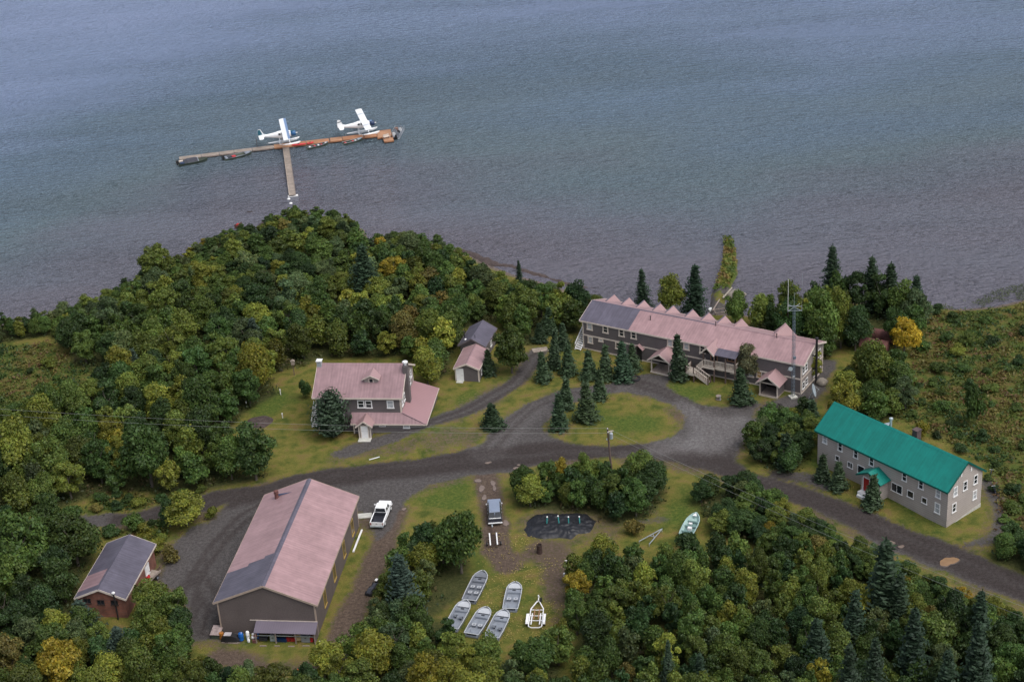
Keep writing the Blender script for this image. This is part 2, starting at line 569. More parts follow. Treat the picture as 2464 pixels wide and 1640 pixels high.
L_RIGHT = [(2230, 1252), (2285, 1240), (2304, 1200), (2290, 1145), (2275, 1110)]
L_LEFTROAD = [(60, 1215), (178, 1200), (300, 1192)]
L_SIDE = [(1770, 940), (1840, 915), (1878, 880), (1900, 838)]
L_EDGE1 = [(1790, 1092), (1860, 1100), (1900, 1118)]
D_CLEAR = [(1225, 1245), (1300, 1250), (1310, 1290), (1300, 1400), (1280, 1480), (1240, 1300), (1190, 1280)]
D_FRONT = [(500, 1480), (560, 1500), (660, 1520), (760, 1500), (790, 1440), (830, 1480), (780, 1560), (600, 1560), (480, 1530)]
D_BOWL = [(1240, 1130), (1500, 1130), (1520, 1180), (1400, 1240), (1190, 1240), (1170, 1200)]
D_MID = [(800, 1040), (950, 1010), (1090, 985), (1120, 1000), (1080, 1030), (900, 1056), (790, 1064)]
D_ISL = [(1250, 985), (1320, 970), (1330, 1005), (1270, 1012)]
A_JUNC = [(1560, 930), (1640, 945), (1720, 965), (1700, 1020), (1640, 1050), (1560, 1052), (1440, 1046), (1540, 1020), (1600, 990)]
GREENS = [[(1030, 915), (1080, 905), (1090, 925), (1040, 935)], [(1000, 1005), (1080, 990), (1090, 1005), (1010, 1016)], [(1350, 935), (1480, 945), (1520, 975), (1440, 1000), (1340, 985)], [(1520, 880), (1620, 885), (1690, 915), (1600, 922)], [(1560, 1120), (1640, 1130), (1590, 1200), (1520, 1215)], [(560, 930), (660, 890), (690, 920), (600, 965)], [(1070, 1180), (1110, 1100), (1010, 1110), (960, 1150)], [(2060, 1150), (2200, 1205), (2250, 1190), (2180, 1225), (2080, 1190)], [(1735, 940), (1790, 930), (1790, 945), (1740, 958)], [(855, 1050), (885, 1050), (880, 1062), (850, 1064)], [(1190, 1345), (1215, 1360), (1200, 1400)], [(1100, 1280), (1160, 1310), (1130, 1350)], [(985, 1000), (880, 985), (1000, 975)], [(1880, 990), (1840, 1060), (1900, 1120), (1960, 1140), (1900, 1060)]]

# woodland: base outlines, spacing, crown radius and height ranges, colour weights, what the label calls it
# colours: 0 dark green 1 mid green 2 olive 3 yellow-green 4 golden 5 rusty 6 grey-green
WOODS = [
    dict(n='headland', p=[(470, 645), (545, 600), (585, 575), (640, 566), (700, 545), (790, 548), (838, 572), (850, 640), (840, 690), (760, 712), (640, 720), (540, 725), (440, 718)], r=(1.7, 2.8), h=(2.6, 4.6), c=(2.7, 5, 4, 3, 0.4, 0.24, 4), lab='on the wooded headland'),
    dict(n='bay', p=[(858, 620), (930, 598), (1010, 610), (1090, 648), (1170, 686), (1182, 735), (1080, 756), (960, 756), (850, 732), (846, 680)], r=(1.8, 2.9), h=(3, 5.6), c=(1.8, 5, 5, 4, 0.96, 0.48, 2), lab='in the shore wood below the bay'),
    dict(n='leftshore', p=[(150, 818), (195, 778), (260, 745), (340, 700), (395, 690), (470, 655), (520, 733), (470, 800), (380, 850), (270, 855), (190, 850)], r=(2.2, 3.3), h=(4.5, 7), c=(3.6, 5, 4, 1.5, 0.32, 0.48, 1.5), lab='in the left lakeside wood'),
    dict(n='behind', p=[(520, 735), (640, 728), (760, 718), (850, 738), (960, 760), (1080, 762), (1105, 790), (1045, 800), (1030, 862), (1000, 878), (962, 846), (935, 822), (740, 822), (700, 842), (620, 860), (540, 840), (480, 800)], r=(2.0, 3.1), h=(4, 6.8), c=(3.6, 6, 4, 2.5, 0.32, 0.48, 1.5), lab='behind the pink-roofed house'),
    dict(n='shedwood', p=[(1150, 712), (1200, 700), (1290, 706), (1338, 730), (1322, 765), (1250, 768), (1225, 795), (1190, 790), (1160, 760)], r=(1.8, 2.8), h=(4, 6.4), c=(3.6, 6, 3, 1.5, 0.16, 0.6, 1), lab='between slate shed and lodge'),
    dict(n='midleft', p=[(-60, 1012), (60, 995), (160, 945), (240, 905), (330, 890), (480, 815), (540, 850), (620, 870), (640, 905), (565, 945), (528, 985), (480, 1010), (380, 1010), (250, 1015), (100, 1035), (-60, 1045)], r=(2.1, 3.3), h=(4.5, 7), c=(2.7, 6, 5, 3, 0.48, 0.4, 2), lab='left of the house lawn'),
    dict(n='roadside', p=[(-60, 1060), (100, 1050), (250, 1025), (480, 1020), (505, 1050), (560, 1092), (630, 1092), (560, 1112), (470, 1128), (380, 1140), (260, 1128), (220, 1140), (100, 1180), (-60, 1195)], r=(2.0, 3.2), h=(4.2, 7), c=(2.7, 5, 5, 4, 1.04, 0.4, 1.5), lab='above the left road'),
    dict(n='farleft', p=[(-60, 775), (0, 758), (60, 748), (110, 748), (122, 772), (0, 788), (-60, 798)], r=(1.1, 1.8), h=(2.4, 3.8), c=(2.7, 4, 3, 1, 0.24, 0.6, 2), lab='at the far left shore'),
    dict(n='westshed', p=[(-60, 1228), (100, 1228), (160, 1262), (215, 1270), (200, 1340), (165, 1405), (150, 1450), (60, 1480), (-60, 1500)], r=(2.3, 3.4), h=(4.8, 7.4), c=(9, 5, 1.5, .5, .1, .2, 1), lab='left of the brick shed'),
    dict(n='southwest', p=[(-60, 1512), (60, 1490), (150, 1470), (200, 1500), (300, 1482), (345, 1400), (395, 1420), (425, 1470), (440, 1560), (420, 1700), (-60, 1720)], r=(1.8, 2.9), h=(3.6, 6.2), c=(2.25, 5, 5, 4, 1.28, 0.4, 1.5), lab='in front of the brick shed'),
    dict(n='south', p=[(450, 1588), (540, 1600), (660, 1620), (720, 1590), (800, 1520), (870, 1490), (960, 1478), (1005, 1490), (1035, 1522), (1180, 1536), (1290, 1524), (1320, 1720), (440, 1740)], r=(1.7, 2.8), h=(3.2, 5.6), c=(2.25, 5, 5.5, 4, 0.96, 0.4, 1), lab='below the grey barn and boats'),
    dict(n='eastfront', p=[(1312, 1335), (1380, 1300), (1470, 1310), (1520, 1298), (1600, 1304), (1660, 1286), (1760, 1280), (1800, 1300), (1900, 1310), (1950, 1335), (1980, 1400), (1900, 1440), (1700, 1450), (1500, 1440), (1325, 1440), (1308, 1400)], r=(1.4, 2.2), h=(3.2, 5.6), c=(4.5, 6, 4, 2.0, .6, .3, .8), lab='in the thicket below the green skiff'),
    dict(n='southeast', p=[(1325, 1452), (1500, 1452), (1700, 1462), (1900, 1452), (2000, 1425), (2080, 1405), (2180, 1440), (2280, 1475), (2420, 1510), (2420, 1740), (1340, 1740)], r=(1.5, 2.4), h=(3.4, 5.8), c=(6, 7, 3.5, 1.1, .4, .4, .8), lab='in the lower right wood'),
    dict(n='roadstrip', k=.50, p=[(1765, 1215), (1800, 1190), (1850, 1216), (1950, 1266), (2050, 1322), (2150, 1364), (2280, 1420), (2420, 1474), (2420, 1512), (2280, 1464), (2150, 1412), (2050, 1372), (1950, 1332), (1880, 1302), (1800, 1292), (1760, 1262)], r=(1.2, 1.9), h=(2.2, 3.6), c=(4, 6, 4, 2.4, .5, .2, .5), lab='along the lower road edge'),
    dict(n='poleclump', p=[(1180, 1150), (1230, 1125), (1300, 1118), (1400, 1120), (1480, 1110), (1535, 1118), (1530, 1150), (1480, 1196), (1420, 1208), (1350, 1180), (1250, 1172), (1190, 1172)], k=.50, r=(1.5, 2.4), h=(3.2, 5.4), c=(6.3, 5, 2, 0.8, 0.12, 0.08, 0.6), lab='in the clump around the utility pole'),
    dict(n='eastclump', p=[(1612, 1148), (1680, 1132), (1745, 1146), (1792, 1175), (1805, 1230), (1740, 1254), (1650, 1232), (1622, 1195)], k=.44, r=(1.5, 2.3), h=(2.6, 3.8), c=(8.1, 3, 1, 0.8, 0.16, 0.04, 0.3), lab='in the dark clump behind the skiff'),
    dict(n='cornerclump', p=[(1725, 1042), (1760, 1076), (1810, 1088), (1845, 1075), (1872, 1010), (1862, 975), (1800, 972), (1745, 1000)], k=.52, r=(1.5, 2.2), h=(2.6, 4.2), c=(7.2, 5, 1.5, 1, 0, 0.04, 0.5), lab='in the clump beside the teal roof'),
    dict(n='rightclump', p=[(2262, 1300), (2300, 1262), (2420, 1240), (2420, 1400), (2340, 1360)], r=(1.6, 2.3), h=(2.8, 4.4), c=(8.1, 4, 1, 0.6, 0.16, 0.08, 0.3), lab='in the dark clump at right edge'),
    dict(n='boatclump', p=[(920, 1330), (945, 1285), (985, 1250), (1030, 1262), (1075, 1300), (1085, 1335), (1060, 1375), (1000, 1420), (1035, 1425), (1030, 1490), (880, 1490), (845, 1455), (870, 1430), (880, 1395)], k=.5, r=(1.5, 2.4), h=(3, 5.2), c=(5.4, 6, 2, 0.8, 0.16, 0.12, 1.2), lab='in the clump left of the boats'),
    dict(n='backright', p=[(1712, 752), (1760, 742), (1800, 735), (1830, 730), (1900, 716), (1960, 716), (2060, 732), (2110, 752), (2095, 795), (2000, 800), (1940, 792), (1900, 828), (1862, 802), (1800, 775), (1730, 770)], k=.58, r=(1.6, 2.9), h=(4.4, 7.6), c=(3.6, 7, 4, 2.2, 0.32, 0.32, 0.8), lab='behind the lodge by the shore'),
    dict(n='gap', p=[(1925, 912), (1965, 870), (2040, 862), (2085, 880), (2085, 945), (2030, 972), (1960, 968), (1935, 935)], r=(1.7, 2.6), h=(3.4, 5.4), c=(2.7, 6, 4, 2.5, 0.64, 0.48, 0.8), lab='between lodge and teal roof'),
]
for w in WOODS:
    w['w'] = P2(w['p'])
WOODS.append(dict(n='shoreline', p=[(95, 752), (140, 722), (210, 702), (280, 672), (350, 626), (420, 594), (490, 560), (548, 543), (590, 538), (604, 524), (622, 510), (660, 503), (720, 500), (775, 506), (812, 520), (838, 535), (848, 560), (860, 552), (890, 548), (940, 556), (1010, 570), (1050, 592), (1085, 618), (1130, 642), (1180, 660), (1240, 676), (1290, 690), (1340, 700), (1385, 712), (1380, 740), (1290, 722), (1180, 690), (1090, 655), (1010, 618), (930, 605), (858, 625), (838, 580), (790, 552), (700, 548), (640, 570), (585, 580), (470, 655), (395, 700), (260, 750), (150, 800)], r=(1.0, 1.7), h=(1.5, 2.7), c=(2.7, 5, 4, 2.5, 0.48, 0.4, 2), lab='along the headland shoreline'))
WOODS.append(dict(n='barnfront', p=[(330, 1470), (400, 1440), (440, 1560), (560, 1560), (640, 1590), (740, 1580), (700, 1640), (450, 1640), (420, 1600)], r=(1.3, 2.1), h=(2.6, 4.2), c=(1.8, 5, 5, 4, 0.96, 0.32, 0.6), lab='in front of the barn lean-to'))
for w in WOODS[-2:]:
    w['w'] = P2(w['p'])
MEADOWS = [
    dict(n='rightmeadow', p=[(2080, 900), (2105, 800), (2126, 722), (2140, 714), (2220, 718), (2300, 712), (2460, 672), (2460, 1190), (2330, 1150), (2285, 1085), (2180, 1020), (2060, 960)]),
    dict(n='leftmeadow', p=[(-60, 800), (110, 790), (150, 818), (190, 850), (250, 858), (330, 885), (240, 905), (160, 945), (60, 995), (-60, 1012)]),
    dict(n='verge', p=[(190, 1190), (230, 1140), (380, 1145), (470, 1130), (400, 1150), (300, 1172)]),
    dict(n='verge2', p=[(230, 1230), (300, 1215), (400, 1190), (380, 1240), (360, 1300), (300, 1235)]),
    dict(n='bankright', p=[(2270, 1100), (2340, 1140), (2420, 1180), (2420, 1245), (2300, 1258), (2310, 1190)]),
]
for w in MEADOWS:
    w['w'] = P2(w['p'])

def grid_axis(lo, hi, step, outer_lo, outer_hi):
    return np.concatenate([outer_lo, np.arange(lo, hi + step / 2, step), outer_hi])

gx = grid_axis(-150, 150, 0.7, [-1500, -900, -500, -300, -200], [200, 300, 500, 900, 1500])
gy = grid_axis(112, 330, 0.7, [-900, -400, -100, 0, 60, 95], [345, 400, 600, 1200])
X, Y = np.meshgrid(gx, gy)
sd_shore = np.where(inside(X, Y, landpoly), 1, -1) * seg_dist(X, Y, shore)
wob = (fbm(X, Y, 5.0) - 0.5) * 2.2 + (fbm(X + 50, Y, 1.6) - 0.5) * 1.2
Zg = land_h(X, Y, sd_shore) + (fbm(X, Y, 9) - 0.5) * 0.25 * sstep(2, 6, sd_shore)

def area(poly, soft=0.8, w=1.0):
    return sstep(-soft, soft, sdf(X, Y, P2(poly)) + wob * w)

def line(pts, hw, soft=0.6, w=0.6):
    return sstep(-soft, soft, hw - seg_dist(X, Y, P2(pts)) + wob * w)

isl = np.maximum(area(A_ISLAND, 0.6, .5), area(A_PLOT, 0.5, .4))
g_road = np.maximum(area(A_ROAD, 0.7, .6), line(L_LEFTROAD, 1.6)) * (1 - isl)
g_yard = area(A_YARD, 0.9, .9)
g_drive = line(L_DRIVE, 1.55, .8, .5)
g_side = np.maximum(line(L_RIGHT, 1.0, .7) * .8, np.maximum(line(L_SIDE, 1.5), line(L_EDGE1, 1.6) * .8))
gravel = np.maximum.reduce([g_road, g_yard, g_drive * .93, g_side, line([(1470, 1200), (1520, 1195)], 1.0) * .6])
dirt = np.maximum.reduce([line(L_TRACK1, 1.7, 1.0) * .9, line(L_TRACK2, 2.0, 1.0), area(D_CLEAR, 2, 2) * .75, area(D_FRONT, 2, 2) * .9, area(D_BOWL, 2, 2) * .55, area(D_MID, 2, 2) * .55, area(D_ISL, 1.2, 1) * .5])
def boxblur(A, n):
    for ax in (0, 1):
        P_ = np.pad(A, [(n, n) if k == ax else (0, 0) for k in (0, 1)], mode='edge')
        c_ = np.cumsum(P_, axis=ax)
        A = (np.take(c_, np.arange(2 * n, c_.shape[ax]), axis=ax) - np.take(c_, np.arange(0, c_.shape[ax] - 2 * n), axis=ax)) / (2 * n)
    return A
bl = boxblur(boxblur(gravel, 3), 2)
dirt = np.maximum(dirt, np.clip(bl * 1.5, 0, .62) * (fbm(X, Y, 4) * 1.4))
wet = np.zeros_like(X)
TRK = [[(300, 1192), (500, 1150), (700, 1105), (900, 1075), (1100, 1058), (1300, 1038), (1450, 1040), (1600, 1062), (1750, 1102), (1900, 1158), (2100, 1238), (2356, 1350)],
       [(1120, 1040), (1165, 985), (1230, 930), (1310, 900), (1400, 893)], [(1480, 885), (1530, 900), (1600, 940), (1640, 980), (1650, 1030), (1690, 1085)],
       [(1235, 820), (1190, 880), (1095, 935), (1005, 985)], [(420, 1440), (440, 1340), (500, 1250), (560, 1190), (640, 1150)], [(480, 1450), (500, 1400), (450, 1320)]]
for t, off in zip(TRK, (1.5, .85, .9, .8, .9, .9)):
    dd = seg_dist(X, Y, P2(t))
    wet = np.maximum(wet, sstep(.75, .2, np.abs(dd + (fbm(X, Y, 6) - .5) * .8 - off)))
dd = seg_dist(X, Y, P2(TRK[0]))
for off, am in ((.45, .5), (1.0, .8), (2.05, .7), (2.6, .6), (3.3, .4)):
    wet = np.maximum(wet, am * sstep(.40, .10, np.abs(dd + (fbm(X, Y, 9) - .5) * 1.2 - off)) * (.4 + fbm(X + 60, Y, 7)))
# fine wheel marks swinging round the junction
for k in range(9):
    t = P2([(1690 + 9 * k, 1085 - 2 * k), (1655 + 8 * k, 1045), (1650 + 6 * k, 1010 - 3 * k), (1600 + 7 * k, 965 - 5 * k)])
    wet = np.maximum(wet, .55 * sstep(.42, .12, np.abs(seg_dist(X, Y, t) - .1)))
main_band = sstep(4.0, 2.2, seg_dist(X, Y, P2(TRK[0])))
junction = np.maximum(area(A_JUNC, 2.0, 1.5), line(TRK[1], 2.6, 1.0) * .3)
wet = np.clip(wet * .75 + main_band * .65, 0, 1) * (1 - .55 * junction)
lawn = np.zeros_like(X)
for gpl in GREENS:
    lawn = np.maximum(lawn, area(gpl, 2.4, 2.2))
floor = np.zeros_like(X)
for w in WOODS:
    floor = np.maximum(floor, sstep(-1.0, 1.0, sdf(X, Y, w['w']) + wob * .6))
weeds = np.zeros_like(X)
for w in MEADOWS:
    weeds = np.maximum(weeds, sstep(-1.5, 1.5, sdf(X, Y, w['w']) + wob))
beach = sstep(2.6, 0.6, sd_shore)
far_dark = np.where((np.abs(X) > 120) | (Y < 118), 1.0, 0.0)
floor = np.clip(np.maximum(floor, far_dark), 0, 1) * (1 - np.clip(g_road + g_yard, 0, 1))

def grid_mesh(name, X, Y, Z, facemask, attrs):
    ny, nx = X.shape
    idx = np.arange(nx * ny).reshape(ny, nx)
    quads = np.stack([idx[:-1, :-1], idx[:-1, 1:], idx[1:, 1:], idx[1:, :-1]], -1)[facemask]
    used = np.unique(quads)
    remap = np.full(nx * ny, -1)
    remap[used] = np.arange(len(used))
    quads = remap[quads]
    co = np.stack([X.ravel(), Y.ravel(), Z.ravel()], -1)[used].astype(np.float32)
    me = bpy.data.meshes.new(name)
    me.vertices.add(len(co))
    me.vertices.foreach_set('co', co.ravel())
    me.loops.add(quads.size)
    me.loops.foreach_set('vertex_index', quads.ravel().astype(np.int32))
    me.polygons.add(len(quads))
    me.polygons.foreach_set('loop_start', np.arange(0, quads.size, 4, dtype=np.int32))
    me.polygons.foreach_set('use_smooth', np.ones(len(quads), bool))
    me.update()
    me.validate()
    for k, a in attrs.items():
        at = me.attributes.new(k, 'FLOAT_COLOR', 'POINT')
        c = np.ones((len(used), 4), np.float32)
        for i, ch in enumerate(a):
            c[:, i] = ch.ravel()[used]
        at.data.foreach_set('color', c.ravel())
    return me

def ground_material():
    m, nt, b = _nt('ground_cover')
    tc = N(nt, 'ShaderNodeTexCoord')
    oc = tc.outputs['Object']
    def noise(s, d=5, r=.55):
        n = N(nt, 'ShaderNodeTexNoise')
        n.inputs['Scale'].default_value = s
        n.inputs['Detail'].default_value = d
        n.inputs['Roughness'].default_value = r
        L(nt, oc, n.inputs['Vector'])
        return n.outputs[0]
    def ramp(sock, stops):
        r = N(nt, 'ShaderNodeValToRGB')
        el = r.color_ramp.elements
        while len(el) < len(stops):
            el.new(0.5)
        for e, (p, c) in zip(el, stops):
            e.position = p
            e.color = (*c, 1)
        L(nt, sock, r.inputs[0])
        return r.outputs[0]
    def mix(f, a, c):
        x = N(nt, 'ShaderNodeMix')
        x.data_type = 'RGBA'
        x.clamp_factor = True
        if hasattr(f, 'links'):
            L(nt, f, x.inputs[0])
        else:
            x.inputs[0].default_value = f
        L(nt, a, x.inputs[6])
        L(nt, c, x.inputs[7])
        return x.outputs[2]
    def attr(n):
        a = N(nt, 'ShaderNodeAttribute')
        a.attribute_name = n
        s = N(nt, 'ShaderNodeSeparateColor')
        L(nt, a.outputs['Color'], s.inputs[0])
        return s.outputs
    c1, c2 = attr('cover'), attr('cover_b')
    big, mid, fin, vfin = noise(.12), noise(.55), noise(2.2, 6, .65), noise(7.0, 4, .7)
    grass = ramp(mid, [(.30, (.052, .070, .015)), (.42, (.092, .100, .022)), (.54, (.135, .122, .030)), (.66, (.150, .112, .042))])
    green = ramp(fin, [(.3, (.030, .056, .012)), (.5, (.062, .094, .018)), (.7, (.110, .120, .026))])
    gravl = ramp(fin, [(.28, (.050, .045, .044)), (.5, (.074, .068, .067)), (.74, (.108, .100, .098))])
    brown = ramp(fin, [(.3, (.055, .040, .032)), (.5, (.090, .066, .052)), (.7, (.130, .098, .076))])
    floorc = ramp(fin, [(.3, (.026, .034, .012)), (.5, (.045, .052, .018)), (.7, (.075, .068, .028))])
    weedc = ramp(mid, [(.30, (.036, .064, .014)), (.46, (.070, .090, .020)), (.58, (.098, .088, .026)), (.70, (.105, .066, .030))])
    sand = ramp(fin, [(.3, (.07, .055, .05)), (.6, (.15, .12, .10))])
    col = grass
    mb = N(nt, 'ShaderNodeMath', op='MULTIPLY_ADD')
    L(nt, big, mb.inputs[0])
    mb.inputs[1].default_value = 2.2
    mb.inputs[2].default_value = -1.15
    ad = N(nt, 'ShaderNodeMath', op='ADD')
    L(nt, mb.outputs[0], ad.inputs[0])
    L(nt, c1[2], ad.inputs[1])
    cl = N(nt, 'ShaderNodeClamp')
    L(nt, ad.outputs[0], cl.inputs[0])
    cl.inputs['Max'].default_value = 0.92
    col = mix(cl.outputs[0], col, green)
    col = mix(c2[2], col, weedc)
    def frayed(s, k=1.4):
        """mask frayed by noise at its edge"""
        a = N(nt, 'ShaderNodeMath', op='MULTIPLY_ADD')
        L(nt, fin, a.inputs[0])
        a.inputs[1].default_value = k
        a.inputs[2].default_value = -k / 2
        q = N(nt, 'ShaderNodeMath', op='ADD')
        L(nt, s, q.inputs[0])
        L(nt, a.outputs[0], q.inputs[1])
        r = N(nt, 'ShaderNodeMapRange')
        r.inputs[1].default_value = .25
        r.inputs[2].default_value = .75
        L(nt, q.outputs[0], r.inputs[0])
        return r.outputs[0]
    col = mix(frayed(c1[1]), col, brown)
    col = mix(frayed(c1[0]), col, gravl)
    # packed, wetter wheel tracks
    wetc = N(nt, 'ShaderNodeVectorMath', op='MULTIPLY')
    L(nt, col, wetc.inputs[0])
    wetc.inputs[1].default_value = (.56, .51, .50)
    wm = N(nt, 'ShaderNodeMath', op='MULTIPLY')
    L(nt, c2[1], wm.inputs[0])
    L(nt, c1[0], wm.inputs[1])
    col = mix(wm.outputs[0], col, wetc.outputs[0])
    col = mix(c2[0], col, floorc)
    at3 = N(nt, 'ShaderNodeAttribute')
    at3.attribute_name = 'cover_c'
    s3 = N(nt, 'ShaderNodeSeparateColor')
    L(nt, at3.outputs['Color'], s3.inputs[0])
    lg = N(nt, 'ShaderNodeVectorMath', op='MULTIPLY')
    L(nt, col, lg.inputs[0])
    lg.inputs[1].default_value = (1.75, 1.8, 1.82)
    jm_ = N(nt, 'ShaderNodeMath', op='MULTIPLY')
    L(nt, s3.outputs[1], jm_.inputs[0])
    L(nt, c1[0], jm_.inputs[1])
    col = mix(jm_.outputs[0], col, lg.outputs[0])
    col = mix(s3.outputs[0], col, sand)
    col = mul_rgb(nt, col, vfin, .72, 1.30)
    L(nt, col, b.inputs['Base Color'])
    b.inputs['Roughness'].default_value = .95
    b.inputs['Specular IOR Level'].default_value = .12
    bp = N(nt, 'ShaderNodeBump')
    bp.inputs['Strength'].default_value = .7
    bp.inputs['Distance'].default_value = .12
    L(nt, vfin, bp.inputs['Height'])
    L(nt, bp.outputs[0], b.inputs['Normal'])
    return m

GROUNDM = ground_material()
attrs = dict(cover=(gravel, dirt, lawn), cover_b=(floor, wet, weeds), cover_c=(beach, junction, beach * 0))
fc = lambda a: (a[:-1, :-1] + a[1:, 1:] + a[:-1, 1:] + a[1:, :-1]) / 4
m_yard = (fc(g_yard) > .5)
m_road = (fc(g_road) > .5) & ~m_yard
m_drive = (fc(np.maximum(g_drive, g_side)) > .5) & ~m_yard & ~m_road
m_track = (fc(np.maximum(line(L_TRACK1, 1.7, 1.0), line(L_TRACK2, 2.0, 1.0))) > .5) & ~m_yard & ~m_road & ~m_drive
m_lawn = (fc(isl) > .5)
rest = ~(m_yard | m_road | m_drive | m_track | m_lawn)
for nm, mk in (('ground', rest), ('road', m_road), ('yard', m_yard), ('driveway', m_drive), ('path', m_track), ('lawn', m_lawn)):
    me = grid_mesh(nm, X, Y, Zg, mk, attrs)
    me.materials.append(GROUNDM)
    tag(link(nm, me), kind='structure')

# ------------------------------------------------------------------ lake
def lake_material():
    m, nt, b = _nt('lake_water')
    tc = N(nt, 'ShaderNodeTexCoord')
    oc = tc.outputs['Object']
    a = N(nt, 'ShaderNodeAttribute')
    a.attribute_name = 'depth_sheen'
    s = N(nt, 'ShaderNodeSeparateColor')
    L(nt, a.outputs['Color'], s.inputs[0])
    mp = N(nt, 'ShaderNodeMapping')
    mp.inputs['Rotation'].default_value = (0, 0, math.radians(-12))
    mp.inputs['Scale'].default_value = (.010, .028, .02)
    L(nt, oc, mp.inputs[0])
    big = N(nt, 'ShaderNodeTexNoise')
    big.inputs['Scale'].default_value = 1.0
    big.inputs['Detail'].default_value = 5
    L(nt, mp.outputs[0], big.inputs['Vector'])
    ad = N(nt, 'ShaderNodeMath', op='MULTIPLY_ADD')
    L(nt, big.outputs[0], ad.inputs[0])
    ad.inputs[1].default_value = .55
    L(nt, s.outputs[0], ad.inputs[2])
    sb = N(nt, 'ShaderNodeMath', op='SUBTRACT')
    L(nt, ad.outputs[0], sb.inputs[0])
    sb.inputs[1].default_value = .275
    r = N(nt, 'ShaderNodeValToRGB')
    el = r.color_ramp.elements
    stops = [(0.0, (.122, .116, .145)), (.17, (.112, .125, .160)), (.32, (.100, .141, .170)), (.54, (.098, .150, .212)), (.78, (.160, .218, .345)), (1.0, (.208, .270, .425))]  # low stops: shallows; pale blue end stops paint the sky's grazing reflection
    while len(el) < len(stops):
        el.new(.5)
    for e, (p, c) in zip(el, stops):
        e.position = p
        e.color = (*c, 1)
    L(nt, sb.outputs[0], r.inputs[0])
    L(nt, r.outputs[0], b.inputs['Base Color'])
    b.inputs['Roughness'].default_value = .10
    b.inputs['IOR'].default_value = 1.33
    b.inputs['Specular IOR Level'].default_value = .5
    # wind streaks: calmer and rougher lanes across the lake
    sm = N(nt, 'ShaderNodeMapping')
    sm.inputs['Rotation'].default_value = (0, 0, math.radians(-24))
    sm.inputs['Scale'].default_value = (.006, .045, .02)
    L(nt, oc, sm.inputs[0])
    sn = N(nt, 'ShaderNodeTexNoise')
    sn.inputs['Scale'].default_value = 1.0
    sn.inputs['Detail'].default_value = 6
    sn.inputs['Distortion'].default_value = .6
    L(nt, sm.outputs[0], sn.inputs['Vector'])
    gust = N(nt, 'ShaderNodeMapRange')
    gust.inputs[1].default_value = .35
    gust.inputs[2].default_value = .65
    gust.inputs[3].default_value = .78
    gust.inputs[4].default_value = 1.0
    L(nt, sn.outputs[0], gust.inputs[0])
    # ripples: short wind waves, crests across the wind
    def wave(rot, sc, scale, det, strength, dist, prev=None):
        q = N(nt, 'ShaderNodeMapping')
        q.inputs['Rotation'].default_value = (0, 0, math.radians(rot))
        q.inputs['Scale'].default_value = sc
        L(nt, oc, q.inputs[0])
        n = N(nt, 'ShaderNodeTexNoise')
        n.inputs['Scale'].default_value = scale
        n.inputs['Detail'].default_value = det
        n.inputs['Roughness'].default_value = .6
        L(nt, q.outputs[0], n.inputs['Vector'])
        bp = N(nt, 'ShaderNodeBump')
        bp.inputs['Strength'].default_value = strength
        bp.inputs['Distance'].default_value = dist
        L(nt, n.outputs[0], bp.inputs['Height'])
        L(nt, gust.outputs[0], bp.inputs['Strength'])
        if prev is not None:
            L(nt, prev, bp.inputs['Normal'])
        return bp.outputs[0]
    w1 = wave(8, (.28, 1.0, 1), .8, 4, 1.0, 1.9)
    w2 = wave(-14, (.45, 1.0, 1), 2.0, 3, .8, .9, w1)
    L(nt, w2, b.inputs['Normal'])
    return m

lx = grid_axis(-240, 240, 4.0, [-3000, -1500, -700, -400], [400, 700, 1500, 3000])
ly = grid_axis(196, 620, 4.0, [150, 180], [700, 900, 1300, 2000, 3500, 6000])
LX, LY = np.meshgrid(lx, ly)
ld = seg_dist(LX, LY, shore) * np.where(inside(LX, LY, landpoly), -1, 1)
# shallow shelf off the shore, wider towards the middle; farther out and leftward, painted sky sheen
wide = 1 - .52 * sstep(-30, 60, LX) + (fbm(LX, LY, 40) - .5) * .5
depth_sheen = np.clip(.34 * sstep(-6, 55, ld * wide) + .62 * sstep(10, 250, ld), 0, 1)
depth_sheen = np.clip(depth_sheen + .16 * sstep(20, -130, LX) * sstep(10, 120, ld) - .05 * sstep(20, 110, LX) * sstep(300, 150, ld), 0, 1)
lme = grid_mesh('lake', LX, LY, LX * 0 + WATER, np.ones((LX.shape[0] - 1, LX.shape[1] - 1), bool), dict(depth_sheen=(depth_sheen, depth_sheen, depth_sheen)))
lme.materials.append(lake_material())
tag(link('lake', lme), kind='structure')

# jetty: a grassed gravel spit running out from behind the lodge
jc = [(1668, 552, 12), (1672, 552, 12), (1679, 575, 15), (1678, 610, 18), (1675, 632, 21), (1665, 655, 19), (1655, 680, 17), (1650, 700, 20), (1648, 722, 24)]
jl = np.array([[*GD(x - w, y, WATER)[:2]] for x, y, w in jc])
jr = np.array([[*GD(x + w, y, WATER)[:2]] for x, y, w in jc])
jpoly = np.vstack([jl, jr[::-1]])
jx = np.arange(jpoly[:, 0].min() - 3, jpoly[:, 0].max() + 3, .45)
jy = np.arange(jpoly[:, 1].min() - 6, jpoly[:, 1].max() + 3, .45)
JX, JY = np.meshgrid(jx, jy)
js = sdf(JX, JY, jpoly) + (fbm(JX, JY, 2.5) - .5) * .9
JZ = WATER - .35 + 1.15 * sstep(-.5, 1.1, js) + (fbm(JX, JY, 1.2) - .5) * .25
gyy = GD(1660, 668, 0).y
jm = grid_mesh('jetty', JX, JY, JZ, fc(js) > -.9, dict(cover=(np.where(JY < gyy + 3, .8, .25) * (fbm(JX, JY, 2) > .40), JX * 0 + .15, np.where(JY > gyy, .85, .2)), cover_b=(JX * 0, JX * 0, np.where(JY > gyy, .5, .1)), cover_c=(sstep(.2, -.3, js), JX * 0, JX * 0)))
jm.materials.append(GROUNDM)
